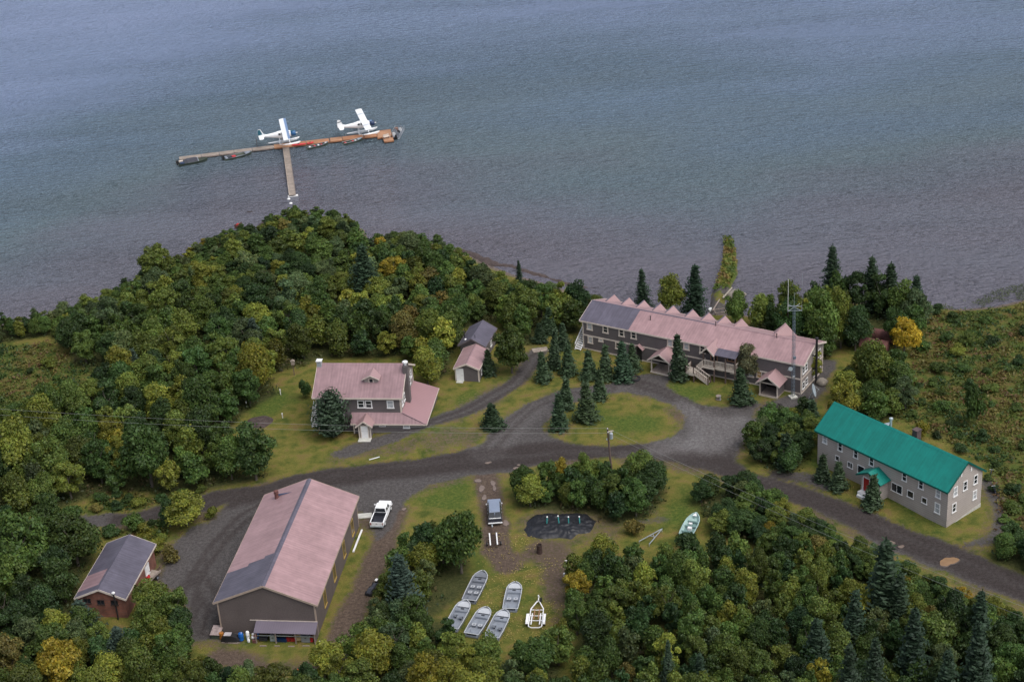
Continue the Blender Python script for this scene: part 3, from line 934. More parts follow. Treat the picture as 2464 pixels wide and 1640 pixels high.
tag(link('jetty', jm), kind='structure')
# ------------------------------------------------------------------ foliage
def leaf_material(name, trans=.25, objcol=True):
    m = bpy.data.materials.new(name)
    m.use_nodes = True
    nt = m.node_tree
    nt.nodes.clear()
    out = N(nt, 'ShaderNodeOutputMaterial')
    a = N(nt, 'ShaderNodeAttribute')
    a.attribute_name = 'tint'
    vm = N(nt, 'ShaderNodeVectorMath', op='MULTIPLY')
    L(nt, a.outputs['Color'], vm.inputs[0])
    if objcol:
        oi = N(nt, 'ShaderNodeObjectInfo')
        L(nt, oi.outputs['Color'], vm.inputs[1])
    else:
        vm.inputs[1].default_value = (1, 1, 1)
    df = N(nt, 'ShaderNodeBsdfDiffuse')
    tr = N(nt, 'ShaderNodeBsdfTranslucent')
    mx = N(nt, 'ShaderNodeMixShader')
    mx.inputs[0].default_value = trans
    L(nt, vm.outputs[0], df.inputs[0])
    L(nt, vm.outputs[0], tr.inputs[0])
    L(nt, df.outputs[0], mx.inputs[1])
    L(nt, tr.outputs[0], mx.inputs[2])
    gl = N(nt, 'ShaderNodeBsdfGlossy')
    gl.inputs['Roughness'].default_value = .55
    gl.inputs['Color'].default_value = (.6, .65, .7, 1)
    m2 = N(nt, 'ShaderNodeMixShader')
    m2.inputs[0].default_value = .025
    L(nt, mx.outputs[0], m2.inputs[1])
    L(nt, gl.outputs[0], m2.inputs[2])
    L(nt, m2.outputs[0], out.inputs[0])
    return m

LEAFM = leaf_material('leaves', .33)
NEEDLEM = leaf_material('needles', .10)
STUFFM = leaf_material('ground_growth', .33, False)

def rand_unit(n):
    v = rng.normal(size=(n, 3))
    return v / np.linalg.norm(v, axis=1, keepdims=True)

def rhombs(C, Nn, a, b, up=None):
    """leaf shaped faces: centres C, normals Nn, half length a, half width b"""
    t = rand_unit(len(C)) if up is None else up
    u = np.cross(Nn, t)
    u /= np.linalg.norm(u, axis=1, keepdims=True) + 1e-9
    w = np.cross(Nn, u)
    a = np.asarray(a).reshape(-1, 1)
    b = np.asarray(b).reshape(-1, 1)
    return np.stack([C - w * a, C + u * b, C + w * a, C - u * b], 1).reshape(-1, 3)

def quad_mesh(name, V, tint, mat):
    me = bpy.data.meshes.new(name)
    n = len(V) // 4
    me.vertices.add(len(V))
    me.vertices.foreach_set('co', V.astype(np.float32).ravel())
    me.loops.add(len(V))
    me.loops.foreach_set('vertex_index', np.arange(len(V), dtype=np.int32))
    me.polygons.add(n)
    me.polygons.foreach_set('loop_start', np.arange(0, len(V), 4, dtype=np.int32))
    me.update()
    at = me.attributes.new('tint', 'FLOAT_COLOR', 'POINT')
    c = np.ones((len(V), 4), np.float32)
    c[:, :3] = np.repeat(tint, 4, axis=0)
    at.data.foreach_set('color', c.ravel())
    me.materials.append(mat)
    return me

def crown(R, H, nl, n, leaf, z0=.16, squat=1.0, spread=.62, gap=0.0, taperk=.35, lk=(.24, .46)):
    """leaf faces on the shells of many small boughs spread through an egg shaped volume"""
    k = rand_unit(nl * 3)
    k = k[k[:, 2] > -.85][:nl]
    rad = rng.uniform(.35, 1.0, len(k)) ** .6
    cz = H * (z0 + 1) / 2
    hz_ = H * (1 - z0) / 2
    hr_ = np.sqrt(k[:, 0] ** 2 + k[:, 1] ** 2) + 1e-6
    wide = np.where(k[:, 2] < 0, (1 - np.abs(k[:, 2]) ** 3) / hr_ * rng.uniform(.55, 1, len(k)), 1.0)
    lob = np.stack([k[:, 0] * wide * R * spread * rad, k[:, 1] * wide * R * spread * rad, cz + k[:, 2] * hz_ * .80 * rad * squat], 1)
    lean = rng.normal(0, .10, 2)
    lob[:, :2] += lean * (lob[:, 2:3] - H * .3)
    lob[:, 2] += rng.normal(0, .06 * H, len(lob)) * (lob[:, 2] > cz)
    taper = 1 - taperk * np.clip((lob[:, 2] - cz) / hz_, 0, 1)
    lob[:, :2] *= taper[:, None]
    lr = R * rng.uniform(lk[0], lk[1], len(k)) * (1 - .25 * np.clip((lob[:, 2] - cz) / hz_, 0, 1))
    lt = rng.uniform(.72, 1.28, len(k))
    which = rng.choice(len(k), n, p=lr ** 2 / (lr ** 2).sum())
    d = rand_unit(n)
    d[:, 2] = np.where(d[:, 2] < -.25, -d[:, 2] * .6, d[:, 2])
    d /= np.linalg.norm(d, axis=1, keepdims=True)
    r = lr[which] * (.70 + .42 * rng.random(n) ** 1.3)
    C = lob[which] + d * r[:, None] * np.array([1, 1, .86])
    C += rng.normal(size=(n, 3)) * .08
    nn = d * .9 + rand_unit(n) * .75 + np.array([0, 0, .25])
    nn /= np.linalg.norm(nn, axis=1, keepdims=True)
    s = leaf * rng.uniform(.55, 1.25, n)
    V = rhombs(C, nn, s, s * rng.uniform(.5, .75, n))
    br = lt[which] * rng.uniform(.68, 1.32, n)
    hue = rng.normal(0, .06, n)
    tint = np.stack([br * (1 + hue * 1.3), br, br * (1 - hue)], 1)
    return V, np.clip(tint, .2, 2.2)

def spruce(H, R, layers, per, gap=.15, droop=.35, tipk=.85):
    sect = rng.uniform(.72, 1.18, 5)
    Cs, Ns, A, B, T, U = [], [], [], [], [], []
    for i in range(layers):
        t = (i + rng.uniform(-.3, .3)) / layers
        t = min(max(t, 0), .985)
        z = H * (.05 + .95 * t)
        rr = R * (1 - t) ** tipk * rng.uniform(.78, 1.12)
        nb = max(4, int(per * (.55 + .45 * (1 - t))))
        ph = rng.uniform(0, 6.28)
        for b in range(nb):
            if rng.random() < gap:
                continue
            a = ph + 6.283 * b / nb + rng.normal(0, .18)
            ln = rr * rng.uniform(.62, 1.22) * sect[int(((a % 6.283) / 6.283) * 5) % 5]
            m = max(2, int(ln / .34) + 1)
            bt = rng.uniform(.72, 1.25)
            for j in range(m):
                f = (j + .6) / m
                x = ln * f
                p = np.array([math.cos(a) * x, math.sin(a) * x, z - droop * ln * f * f + .10 * ln * f])
                for q in range(2):
                    side = rng.normal(0, .13 + .10 * (1 - f)) * (1 if q else -1)
                    pp = p + np.array([-math.sin(a) * side, math.cos(a) * side, rng.normal(0, .05)])
                    Cs.append(pp)
                    Ns.append([math.cos(a) * .35 + rng.normal(0, .3), math.sin(a) * .35 + rng.normal(0, .3), .9])
                    U.append([-math.sin(a + rng.normal(0, .5)), math.cos(a + rng.normal(0, .5)), 0])
                    s = .30 * (1.1 - .45 * f) * rng.uniform(.8, 1.25)
                    A.append(s)
                    B.append(s * rng.uniform(.36, .55))
                    g = bt * rng.uniform(.75, 1.25) * (.82 + .36 * f)
                    T.append([g, g, g])
    for j in range(6):
        Cs.append([0, 0, H * (.97 + .012 * j)]); Ns.append([rng.normal(), rng.normal(), .1]); U.append([0, 0, 1]); A.append(.2); B.append(.07); T.append([.9, .9, .9])
    C, Nn, U = np.array(Cs), np.array(Ns), np.array(U)
    Nn /= np.linalg.norm(Nn, axis=1, keepdims=True)
    # long axis of each spray runs outward along its bough
    return rhombs(C, Nn, np.array(A), np.array(B), U), np.array(T)

def trunk_mesh(name, H, r, limbs=4, crownfrac=.55, R=2.4):
    mb = MB()
    bend = (random.uniform(-.15, .15), random.uniform(-.15, .15))
    top = Vector((bend[0], bend[1], H * crownfrac))
    mb.tube((0, 0, -.3), (bend[0] * .5, bend[1] * .5, H * .25), r, r * .8, n=7)
    mb.tube((bend[0] * .5, bend[1] * .5, H * .25), top, r * .8, r * .45, n=7)
    for i in range(limbs):
        a = 2 * PI * i / limbs + random.uniform(-.4, .4)
        s = Vector((bend[0] * .5, bend[1] * .5, H * .25)).lerp(top, random.uniform(.0, .8))
        e = s + Vector((math.cos(a) * R * .45, math.sin(a) * R * .45, H * random.uniform(.2, .38)))
        mb.tube(s, e, r * .38, r * .12, n=5)
    o = mb.build(name, BARK)
    me = o.data
    bpy.data.objects.remove(o)
    return me

def data_of(o):
    me = o.data
    bpy.data.objects.remove(o)
    return me

# crown variants at nominal R=2.5 m, H=5.6 m
BROAD = []
for i in range(14):
    V, T = crown(2.5, 5.6, int(rng.integers(26, 60)), 8200, .150, z0=rng.uniform(-.04, .04), spread=rng.uniform(.62, .86), taperk=rng.uniform(.2, .6), lk=((.24, .46), (.16, .40), (.14, .30))[i % 3])
    BROAD.append((V, T, quad_mesh('crown', V, T, LEAFM)))
SHRUB = []
for i in range(7):
    V, T = crown(1.5, 1.9, int(rng.integers(9, 15)), 2600, .125, z0=.0, spread=.66)
    SHRUB.append((V, T, quad_mesh('foliage', V, T, LEAFM)))
TRUNKS = [trunk_mesh('trunk', 5.6, .15) for _ in range(4)]
YS, WS = [], []
for i in range(4):
    V, T = spruce(5.0, 1.5, 30, 17, gap=.04, droop=.22, tipk=.82)
    YS.append(quad_mesh('crown', V, T, NEEDLEM))
for i in range(5):
    V, T = spruce(11.0, 1.9, 42, 13, gap=.15, droop=.42, tipk=.62)
    WS.append(quad_mesh('crown', V, T, NEEDLEM))
STRUNK = []
for Hs, rs in ((5.0, .11), (11.0, .2)):
    mb = MB()
    mb.tube((0, 0, -.4), (0, 0, Hs * .55), rs, rs * .6, n=7)
    mb.tube((0, 0, Hs * .55), (0, 0, Hs * .98), rs * .6, .02, n=6)
    STRUNK.append(data_of(mb.build('trunk', BARK)))

PAL = [(.036, .066, .017), (.066, .109, .022), (.104, .138, .025), (.160, .180, .027), (.27, .215, .024), (.140, .120, .029), (.084, .118, .043)]
CNAME = ['dark green', 'mid green', 'olive', 'yellow-green', 'golden', 'rusty', 'grey-green']

TREES = []      # records used to write the labels at the end

def jit(c, s=.20, hs=.07):
    k = rng.normal(0, s)
    h = rng.normal(0, hs)
    return (max(c[0] * (1 + k + h), .004), max(c[1] * (1 + k), .004), max(c[2] * (1 + k - h), .003), 1.0)

def add_broadleaf(x, y, R, H, ci, zone, name='broadleaf_tree', col=None, var=None, special=None):
    z = hz(x, y)
    root = bpy.data.objects.new(name, None)
    COL.objects.link(root)
    root.empty_display_size = .3
    root.location = (x, y, z - .05)
    root.rotation_euler = (0, 0, rng.uniform(0, 6.28))
    v = BROAD[int(rng.integers(len(BROAD)))] if var is None else BROAD[var]
    c = link('crown', v[2], root)
    c.scale = (R / 2.5, R / 2.5, H / 5.6)
    c.color = jit(PAL[ci]) if col is None else (*col, 1)
    t = link('trunk', TRUNKS[int(rng.integers(4))], root)
    t.scale = (R / 2.5, R / 2.5, H / 5.6)
    TREES.append(dict(o=root, zone=zone, ci=ci, P=(x, y, H * .6), H=H, R=R, kind=name, special=special))
    return root

def add_shrub(x, y, R, H, ci, zone, col=None, special=None):
    root = bpy.data.objects.new('shrub', None)
    COL.objects.link(root)
    root.empty_display_size = .3
    root.location = (x, y, hz(x, y) - .05)
    root.rotation_euler = (0, 0, rng.uniform(0, 6.28))
    v = SHRUB[int(rng.integers(len(SHRUB)))]
    c = link('foliage', v[2], root)
    c.scale = (R / 1.5, R / 1.5, H / 1.9)
    c.color = jit(PAL[ci]) if col is None else (*col, 1)
    TREES.append(dict(o=root, zone=zone, ci=ci, P=(x, y, H * .6), H=H, R=R, kind='shrub', special=special))
    return root

def height_from(bx, by, tx, ty):
    """height of something standing at ground pixel b whose top shows at pixel t (full photo pixels)"""
    P = G((bx, by))
    lo, hi = 0.1, 40
    for _ in range(40):
        md = (lo + hi) / 2
        if proj((P.x, P.y, md))[1] > ty:
            lo = md
        else:
            hi = md
    return P, lo

# ---- spruces: base and top measured on the photograph (d pixels), crown width in d pixels
SPRUCES = [
    # young, on the lawns
    ((1134, 985), 927, 45, 0, 'young spruce standing alone on the grass between house and round lawn'),
    ((1289, 987), 905, 44, 0, 'young spruce at the lower left tip of the round lawn'),
    ((1303, 937), 867, 38, 0, 'slim young spruce on the upper left edge of the round lawn'),
    ((1352, 967), 878, 48, 0, 'broad young spruce, largest one on the round lawn'),
    ((1381, 919), 848, 36, 0, 'young spruce at the top of the round lawn by the loop road'),
    ((1251, 876), 808, 36, 0, 'dark young spruce beside the driveway left of the spruce row'),
    ((1277, 848), 757, 34, 0, 'tall slim spruce in the row left of the lodge, second from left'),
    ((1309, 862), 793, 40, 0, 'broad young spruce in front of the lodge left stairs'),
    ((1297, 800), 742, 30, 0, 'slim spruce close to the white stairs at the lodge left end'),
    ((1356, 869), 804, 40, 0, 'young spruce on the lodge front lawn, leftmost of four in a row'),
    ((1396, 872), 790, 36, 0, 'narrow young spruce on the lodge front lawn below the lower windows'),
    ((1436, 874), 786, 44, 0, 'full young spruce on the lodge front lawn beside the dark planter'),
    ((1455, 853), 790, 34, 0, 'young spruce near the small awning on the lodge wall'),
    ((1561, 871), 767, 42, 0, 'tall slim spruce right of the lodge left porch'),
    ((1706, 927), 845, 46, 0, 'young spruce on the lawn left of the lodge right porch'),
    ((1893, 1106), 1042, 38, 0, 'small spruce by the teal-roofed building, left of its pair'),
    ((1928, 1124), 1060, 38, 0, 'small spruce by the teal-roofed building, right of its pair'),
    ((2008, 1166), 1091, 46, 0, 'dense spruce hiding part of the teal-roofed porch'),
    ((1808, 1074), 995, 52, 0, 'bluish spruce at the front of the clump left of the teal roof'),
    ((1242, 786), 742, 30, 0, 'small spruce on the wood edge above the plank walkway'),
    ((1266, 766), 705, 36, 0, 'dark spruce on the wood edge right of the slate shed'),
    ((1127, 862), 800, 34, 0, 'slim spruce against the right wall of the pink shed'),
    ((1925, 985), 935, 40, 0, 'low dark spruce left of the teal roof corner'),
    ((1872, 988), 920, 44, 0, 'dark spruce below the satellite dish'),
    # tall wild ones
    ((845, 695), 562, 62, 1, 'tallest dark spruce in the middle of the shore wood'),
    ((1196, 655), 597, 19, 1, 'very slim spruce standing out above the shore wood by the mud bank'),
    ((1478, 698), 600, 38, 1, 'thin ragged spruce behind the lodge, left of the birches'),
    ((1600, 722), 605, 54, 1, 'full tall spruce behind the lodge next to the jetty'),
    ((1913, 690), 553, 52, 1, 'tall double-topped spruce on the right shore'),
    ((1944, 682), 618, 22, 1, 'small thin spruce beside the double-topped spruce'),
    ((2003, 715), 588, 50, 1, 'tall pointed spruce on the right shore, left of its pair'),
    ((2046, 722), 603, 54, 1, 'tall round-topped spruce on the right shore, right of its pair'),
    ((2105, 735), 632, 46, 1, 'lone narrow spruce at the edge of the right meadow'),
    ((2030, 1440), 1238, 92, 1, 'largest spruce in the lower right wood, beside the road puddles'),
    ((2066, 1462), 1315, 56, 1, 'spruce close behind the largest one in the lower right wood'),
    ((1964, 1512), 1355, 60, 1, 'pointed spruce left of the largest one in the lower right wood'),
    ((1876, 1560), 1420, 66, 1, 'bare grey spruce standing left in the lower right spruce group'),
    ((2095, 1590), 1395, 70, 1, 'grey-tipped spruce below the largest one in the lower right wood'),
    ((2238, 1640), 1425, 74, 1, 'tall grey-green spruce nearest the right bottom corner'),
    ((2250, 1500), 1356, 56, 1, 'spruce beside the road in the lower right wood'),
    ((1950, 1660), 1478, 62, 1, 'grey spruce at the bottom edge, left of a pair'),
    ((2008, 1640), 1462, 52, 1, 'slim spruce at the bottom edge, right of a pair'),
    ((2172, 1660), 1490, 58, 1, 'spruce at the bottom edge left of the corner spruce'),
    ((1738, 1350), 1258, 30, 1, 'thin spruce standing in the thicket below the green skiff'),
    ((1612, 1610), 1500, 40, 1, 'small bluish spruce low in the lower right wood'),
    ((1540, 1600), 1470, 34, 1, 'thin spruce at the lower middle bottom edge'),
    ((930, 1412), 1272, 72, 2, 'dark bluish spruce left of the grey boats'),
    ((195, 1462), 1380, 66, 2, 'bluish spruce in front of the brick shed gable'),
    ((286, 1545), 1440, 62, 2, 'blue-green spruce in the lower left wood'),
    ((590, 812), 730, 44, 2, 'dark spruce in the wood left of the house roof'),
    ((315, 880), 800, 40, 2, 'bluish spruce at the edge of the left meadow'),
]
for (bx, by), ty, wd, kind, lab in SPRUCES:
    b = D(bx, by)
    P, H = height_from(b[0], b[1], 0, ty * 1.0459)
    R = wd * 1.0458 / 2 * ((Vector((P.x, P.y, 3)) - Vector((0, 0, CAMZ))).length / FPX)
    root = thing('spruce_tree', (P.x, P.y, hz(P.x, P.y)), rng.uniform(0, 6.28), lab, 'tree', 'spruces')
    if kind == 0:
        c = link('crown', YS[int(rng.integers(len(YS)))], root)
        c.scale = (R / 1.14, R / 1.14, H / 5.1)
        c.rotation_euler = (rng.normal(0, .025), rng.normal(0, .025), 0)
        c.color = jit((.036, .060, .028), .16, .03)
        t = link('trunk', STRUNK[0], root)
        t.scale = (1, 1, H / 5.1)
    else:
        c = link('crown', WS[int(rng.integers(len(WS)))], root)
        c.scale = (R / 1.38, R / 1.38, H / 11.2)
        c.color = jit((.024, .042, .022) if kind == 1 else (.038, .058, .042), .12, .03)
        t = link('trunk', STRUNK[1], root)
        t.scale = (1, 1, H / 11.2)

# the dark bristly pine in front of the house
V, T = spruce(5.4, 2.5, 24, 17, gap=.10, droop=-.45, tipk=.42)
V2, T2 = crown(1.9, 4.6, 26, 2200, .16, z0=-.04, spread=.7, lk=(.16, .30))
PINEME = quad_mesh('crown', np.concatenate([V, V2]), np.concatenate([T, T2 * .8]), NEEDLEM)
P, H = height_from(*D(768, 1004), 0, 884 * 1.0459)
pine = thing('pine_tree', (P.x, P.y, 0), .7, 'dark bristly evergreen hiding the left half of the house front', 'tree')
o = link('crown', PINEME, pine)
o.scale = (3.3 / 2.5, 3.0 / 2.5, H / 6.2)
o.color = (.034, .056, .030, 1)
link('trunk', TRUNKS[0], pine).scale = (1.3, 1.3, H / 5.6)
P, H = height_from(*D(752, 960), 0, 878 * 1.0459)
# ---- trees and shrubs that stand out one by one: base d, top y, width d, colour index
SINGLES = [
    ((1884, 806), 655, 92, 1, 'T', 'tall fresh green tree directly behind the lodge right end'),
    ((1812, 796), 690, 84, 1, 'T', 'round green tree left of the radio mast behind the lodge'),
    ((1934, 800), 664, 66, 2, 'T', 'rust-topped olive tree below the double-topped spruce'),
    ((1968, 806), 702, 72, 0, 'T', 'dark green tree between the right shore spruces'),
    ((2060, 800), 700, 62, 1, 'T', 'green tree in front of the round-topped shore spruce'),
    ((1868, 868), 800, 74, 3, 'T', 'pale green bushy tree close to the lodge stovepipe'),
    ((152, 1590), 1462, 110, 4, 'T', 'large golden tree near the bottom left corner'),
    ((262, 1600), 1500, 84, 3, 'T', 'yellow-green tree at the bottom left beside the golden one'),
    ((446, 1620), 1505, 90, 2, 'T', 'olive tree at the bottom edge below the gravel yard'),
    ((866, 1556), 1446, 104, 3, 'T', 'broad yellow-green tree below the end of the dirt track'),
    ((985, 1610), 1500, 84, 3, 'T', 'yellowish tree at the bottom edge below the boats'),
    ((2080, 812), 728, 74, 4, 'T', 'bright golden tree standing beside the rusty tanks'),
    ((1208, 752), 648, 92, 2, 'T', 'tall olive tree with rusty top left of the lodge'),
    ((1178, 858), 745, 92, 1, 'T', 'full green tree on the grass right of the pink shed'),
    ((1062, 1318), 1158, 112, 1, 'T', 'largest round green tree, above the grey boats'),
    ((985, 1290), 1200, 76, 0, 'T', 'dark tree between grass track and largest round tree'),
    ((590, 906), 788, 88, 3, 'T', 'tall yellow-green tree at the edge of the house lawn'),
    ((480, 990), 865, 104, 1, 'T', 'broad green tree with yellow patch left of the house lawn'),
    ((350, 1120), 962, 128, 1, 'T', 'largest leafy tree above the left road'),
    ((590, 1104), 985, 112, 0, 'T', 'dark round tree between house lawn and main road'),
    ((1726, 878), 782, 68, 6, 'T', 'small round grey-green tree in front of the lodge roof'),
    ((1692, 746), 664, 62, 1, 'T', 'bright round green tree at the root of the jetty'),
    ((1542, 722), 632, 78, 3, 'T', 'yellow-green birch pair behind the lodge between two spruces'),
    ((1345, 1128), 1036, 46, 2, 'T', 'tallest olive birch in the clump around the utility pole'),
    ((1292, 1128), 1052, 48, 4, 'T', 'golden birch in the clump around the utility pole'),
    ((432, 1208), 1128, 96, 3, 'T', 'yellowing willow bush between left road and gravel yard'),
    ((392, 1210), 1150, 60, 0, 'T', 'dark bush left of the yellowing willow bush'),
    ((985, 884), 800, 76, 3, 'T', 'yellow-green tree at the back right corner of the house'),
    ((45, 1100), 960, 110, 3, 'T', 'large yellow-green tree at the left edge above the road'),
    ((130, 1120), 1000, 100, 2, 'T', 'rusty olive tree at the left edge beside the yellow one'),
    ((235, 1110), 1010, 80, 1, 'T', 'round green tree next to the largest tree above the left road'),
    ((365, 650), 560, 90, 2, 'T', 'tall olive tree on the left shore against the water'),
    ((200, 1470), 1390, 70, 1, 'T', 'green tree at the brick shed gable corner'),
    ((355, 1420), 1330, 90, 2, 'T', 'olive tree between brick shed and gravel yard'),
    ((2005, 905), 770, 92, 2, 'T', 'broad olive tree in front of the rusty tanks'),
    ((1940, 985), 870, 84, 3, 'T', 'yellowing tree behind the upper corner of the teal roof'),
    ((1330, 1390), 1308, 70, 4, 'T', 'pale golden tree on the right edge of the boat clearing'),
    ((1290, 1500), 1420, 50, 3, 'T', 'yellowing small tree below the white trailer'),
    ((1445, 1590), 1520, 44, 5, 'T', 'small orange tree at the middle bottom edge'),
    ((1740, 1360), 1262, 60, 2, 'T', 'slender olive tree behind the thin spruce'),
    ((1880, 1400), 1290, 66, 2, 'T', 'yellowing tall birch right in the thicket below the skiff'),
    ((2150, 1510), 1400, 110, 2, 'T', 'broad olive tree right of the lower right spruces'),
    ((760, 1560), 1470, 90, 3, 'T', 'yellow-green tree at the end of the barn dirt track'),
    ((60, 1330), 1175, 150, 1, 'T', 'big green tree at the left edge beside the brick shed'),
    ((180, 1300), 1180, 120, 0, 'T', 'big dark tree behind the brick shed'),
    ((2236, 978), 896, 62, 1, 'S', 'bright green bush in the right meadow above the teal roof'),
    ((2120, 1010), 968, 40, 3, 'S', 'small yellow bush in the right meadow behind the teal roof'),
    ((395, 1290), 1255, 54, 5, 'S', 'brown dry bush at the brick shed back corner'),
    ((360, 1400), 1360, 50, 5, 'S', 'brown dry bush between trailer and gravel yard'),
    ((705, 915), 872, 36, 0, 'S', 'dark green bush beside the house steps'),
    ((310, 1220), 1185, 60, 1, 'S', 'low green bush below the left road'),
    ((490, 1190), 1165, 40, 3, 'S', 'small yellow-green bush at the gravel yard entrance'),
    ((1395, 1275), 1250, 90, 1, 'S', 'low hedge of green plants below the black tarp'),
    ((1580, 1262), 1228, 60, 0, 'S', 'dark low bush below the skiff stern'),
    ((1460, 1230), 1190, 50, 5, 'S', 'reddish brown bush right of the black tarp'),
]
SPOTS = []
for (bx, by), ty, wd, ci, kd, lab in SINGLES:
    b = D(bx, by)
    P, H = height_from(b[0], b[1], 0, ty * 1.0459)
    R = wd * 1.0458 / 2 * ((Vector((P.x, P.y, 3)) - Vector((0, 0, CAMZ))).length / FPX)
    SPOTS.append((P.x, P.y, R * .8))
    if kd == 'T':
        col = (.40, .285, .022) if lab.startswith('bright golden') else (.095, .150, .028) if lab.startswith(('bright round', 'tall fresh')) else (.125, .125, .062) if lab.startswith('small round grey') else (.26, .205, .022) if lab.startswith(('golden birch', 'large golden', 'pale golden')) else None
        add_broadleaf(P.x, P.y, R * 1.05, H * 1.02, ci, None, col=col, special=lab, var=0 if lab.startswith(('bright', 'small round', 'tall fresh', 'largest')) else None)
    else:
        add_shrub(P.x, P.y, R, H, ci, None, special=lab)
# ------------------------------------------------------------------ buildings.  q = x, y, yaw, length, width, eave, ridge, gable overhang, eave overhang
Q_BARN = (-30.401, 187.651, 1.417, 25.167, 13.141, 4.639, 7.337, .25, .401)
Q_GREEN = (51.155, 200.408, 2.215, 22.975, 7.909, 5.462, 8.475, .232, .45)
Q_LODGE = (29.537, 241.478, 2.571, 38.402, 8.842, 5.009, 6.66, .45, .14)
Q_BRICK = (-52.96, 187.212, 1.421, 12.554, 6.763, 3.129, 4.549, .359, .301)
Q_PSHED = (-6.606, 242.351, 1.335, 7.044, 4.19, 2.316, 3.228, .262, .178)
Q_DSHED = (-5.493, 249.293, 1.279, 6.905, 4.609, 2.7, 4.027, .4, .3)
Q_HOUSE = (-22.675, 230.62, -0.152, 13.661, 10.909, 5.745, 8.74, .379, .379)

def lray(q, px):
    c, s = math.cos(q[2]), math.sin(q[2])
    d = ray(px)
    o = (-q[0], -q[1], CAMZ)
    R = lambda v: (c * v[0] + s * v[1], -s * v[0] + c * v[1], v[2])
    return R(o), R(d)

def hit(q, px, axis, val):
    o, d = lray(q, px)
    t = (val - o[axis]) / d[axis]
    return Vector((o[0] + t * d[0], o[1] + t * d[1], o[2] + t * d[2]))

def side_plane(q, side):
    return {'l': (1, q[4] / 2 - q[8]), 'r': (1, -q[4] / 2 + q[8]), 'n': (0, -q[3] / 2 + q[7]), 'f': (0, q[3] / 2 - q[7])}[side]

WROT = {'l': PI, 'r': 0.0, 'n': -PI / 2, 'f': PI / 2}
WMESH = {}

def window_meshes(w, h, fm, gm, bars, fw):
    k = (w, h, fm.name, gm.name, bars, fw)
    if k not in WMESH:
        mb = MB()
        mb.span(-w / 2, -w / 2 + fw, -.055, .02, -h / 2, h / 2)
        mb.span(w / 2 - fw, w / 2, -.055, .02, -h / 2, h / 2)
        mb.span(-w / 2 + fw, w / 2 - fw, -.055, .02, h / 2 - fw, h / 2)
        if 'h' in bars:
            mb.span(-w / 2 + fw, w / 2 - fw, -.045, .02, -.03, .04)
        if 'v' in bars:
            mb.span(-.035, .035, -.045, .02, -h / 2 + fw, h / 2 - fw)
        fr = data_of(mb.build('frame', fm))
        mb = MB()
        mb.span(-w / 2 - .05, w / 2 + .05, -.11, .02, -h / 2 - .02, -h / 2 + fw * .9)
        si = data_of(mb.build('sill', fm))
        mb = MB()
        mb.span(-w / 2 + fw * .6, w / 2 - fw * .6, -.02, .015, -h / 2 + fw * .5, h / 2 - fw * .6)
        pa = data_of(mb.build('pane', gm))
        WMESH[k] = (fr, si, pa)
    return WMESH[k]

def window(root, q, side, px, w, h, fm=None, gm=None, bars='h', fw=.14, at=None, label=None):
    ax, val = side_plane(q, side)
    p = hit(q, px, ax, val) if at is None else Vector(at)
    fr, si, pa = window_meshes(w, h, fm or WHITE, gm or GLASS, bars, fw)
    o = link('window', fr, root, p, WROT[side])
    link('pane', pa, o)
    link('sill', si, o)
    if label:
        o['label'] = label
    return o

def door(root, q, side, px, w, h, dm, fm=None, at=None, name='door'):
    ax, val = side_plane(q, side)
    p = hit(q, px, ax, val) if at is None else Vector(at)
    mb = MB().span(-w / 2, w / 2, -.04, .02, 0, h).span(-w / 2 + .12, w / 2 - .12, -.06, -.04, .2, h * .45).span(-w / 2 + .12, w / 2 - .12, -.06, -.04, h * .55, h - .15)
    o = mb.build(name, dm, root, loc=p, rz=WROT[side])
    f = fm or WHITE
    MB().span(-w / 2 - .12, -w / 2, -.07, .02, 0, h).span(w / 2, w / 2 + .12, -.07, .02, 0, h).span(-w / 2 - .12, w / 2 + .12, -.07, .02, h, h + .12).build('door_frame', f, o)
    MB().box((w * .36, -.08, h * .48), (.06, .08, .06)).build('handle', BLACK, o)
    return o

def gable_building(q, name, label, cat, wm, gm, roofmat, trim, dip=.7, th=.14, corners=True, gm_far=None):
    root = thing(name, (q[0], q[1], 0), q[2], label, cat)
    Lh, Wh, he, hr, o, oe = q[3] / 2, q[4] / 2, q[5], q[6], q[7], q[8]
    sl = (hr - he) / Wh
    xw, yw = Lh - o, Wh - oe
    zt = he + oe * sl - th - .02
    za = hr - th - .02
    prof = [(-yw, -dip), (yw, -dip), (yw, zt), (0, za), (-yw, zt)]
    A = [(-xw, y, z) for y, z in prof]
    B = [(xw, y, z) for y, z in prof]
    mb = MB()
    mb.poly(A[::-1], 1).poly(B, 1)
    for i in (1, 4):
        mb.poly([A[i], A[(i + 1) % 5], B[(i + 1) % 5], B[i]], 0)
    w = mb.build('wall', [wm, gm], root)
    r = MB()
    r.slab([(-Lh, Wh, he), (Lh, Wh, he), (Lh, 0, hr), (-Lh, 0, hr)][::-1], th)
    r.slab([(-Lh, -Wh, he), (Lh, -Wh, he), (Lh, 0, hr), (-Lh, 0, hr)], th)
    rf = r.build('roof', roofmat, root)
    f = MB()
    for sgn in (1, -1):
        f.span(-Lh - .01, Lh + .01, sgn * (Wh + .003), sgn * (Wh + .05), he - .24, he - .01)
        for ex in (-Lh, Lh):
            e = ex + (.025 if ex > 0 else -.025)
            f.bar((e, sgn * (Wh + .02), he - .12), (e, sgn * .02, hr - .12), .05, .26)
    f.build('fascia', trim, rf)
    if corners:
        for sx in (-1, 1):
            for sy in (-1, 1):
                MB().span(sx * (xw - .16), sx * (xw + .025), sy * (yw - .16), sy * (yw + .025), -dip, zt - .05).build('corner_board', trim, root)
    return root, w, rf

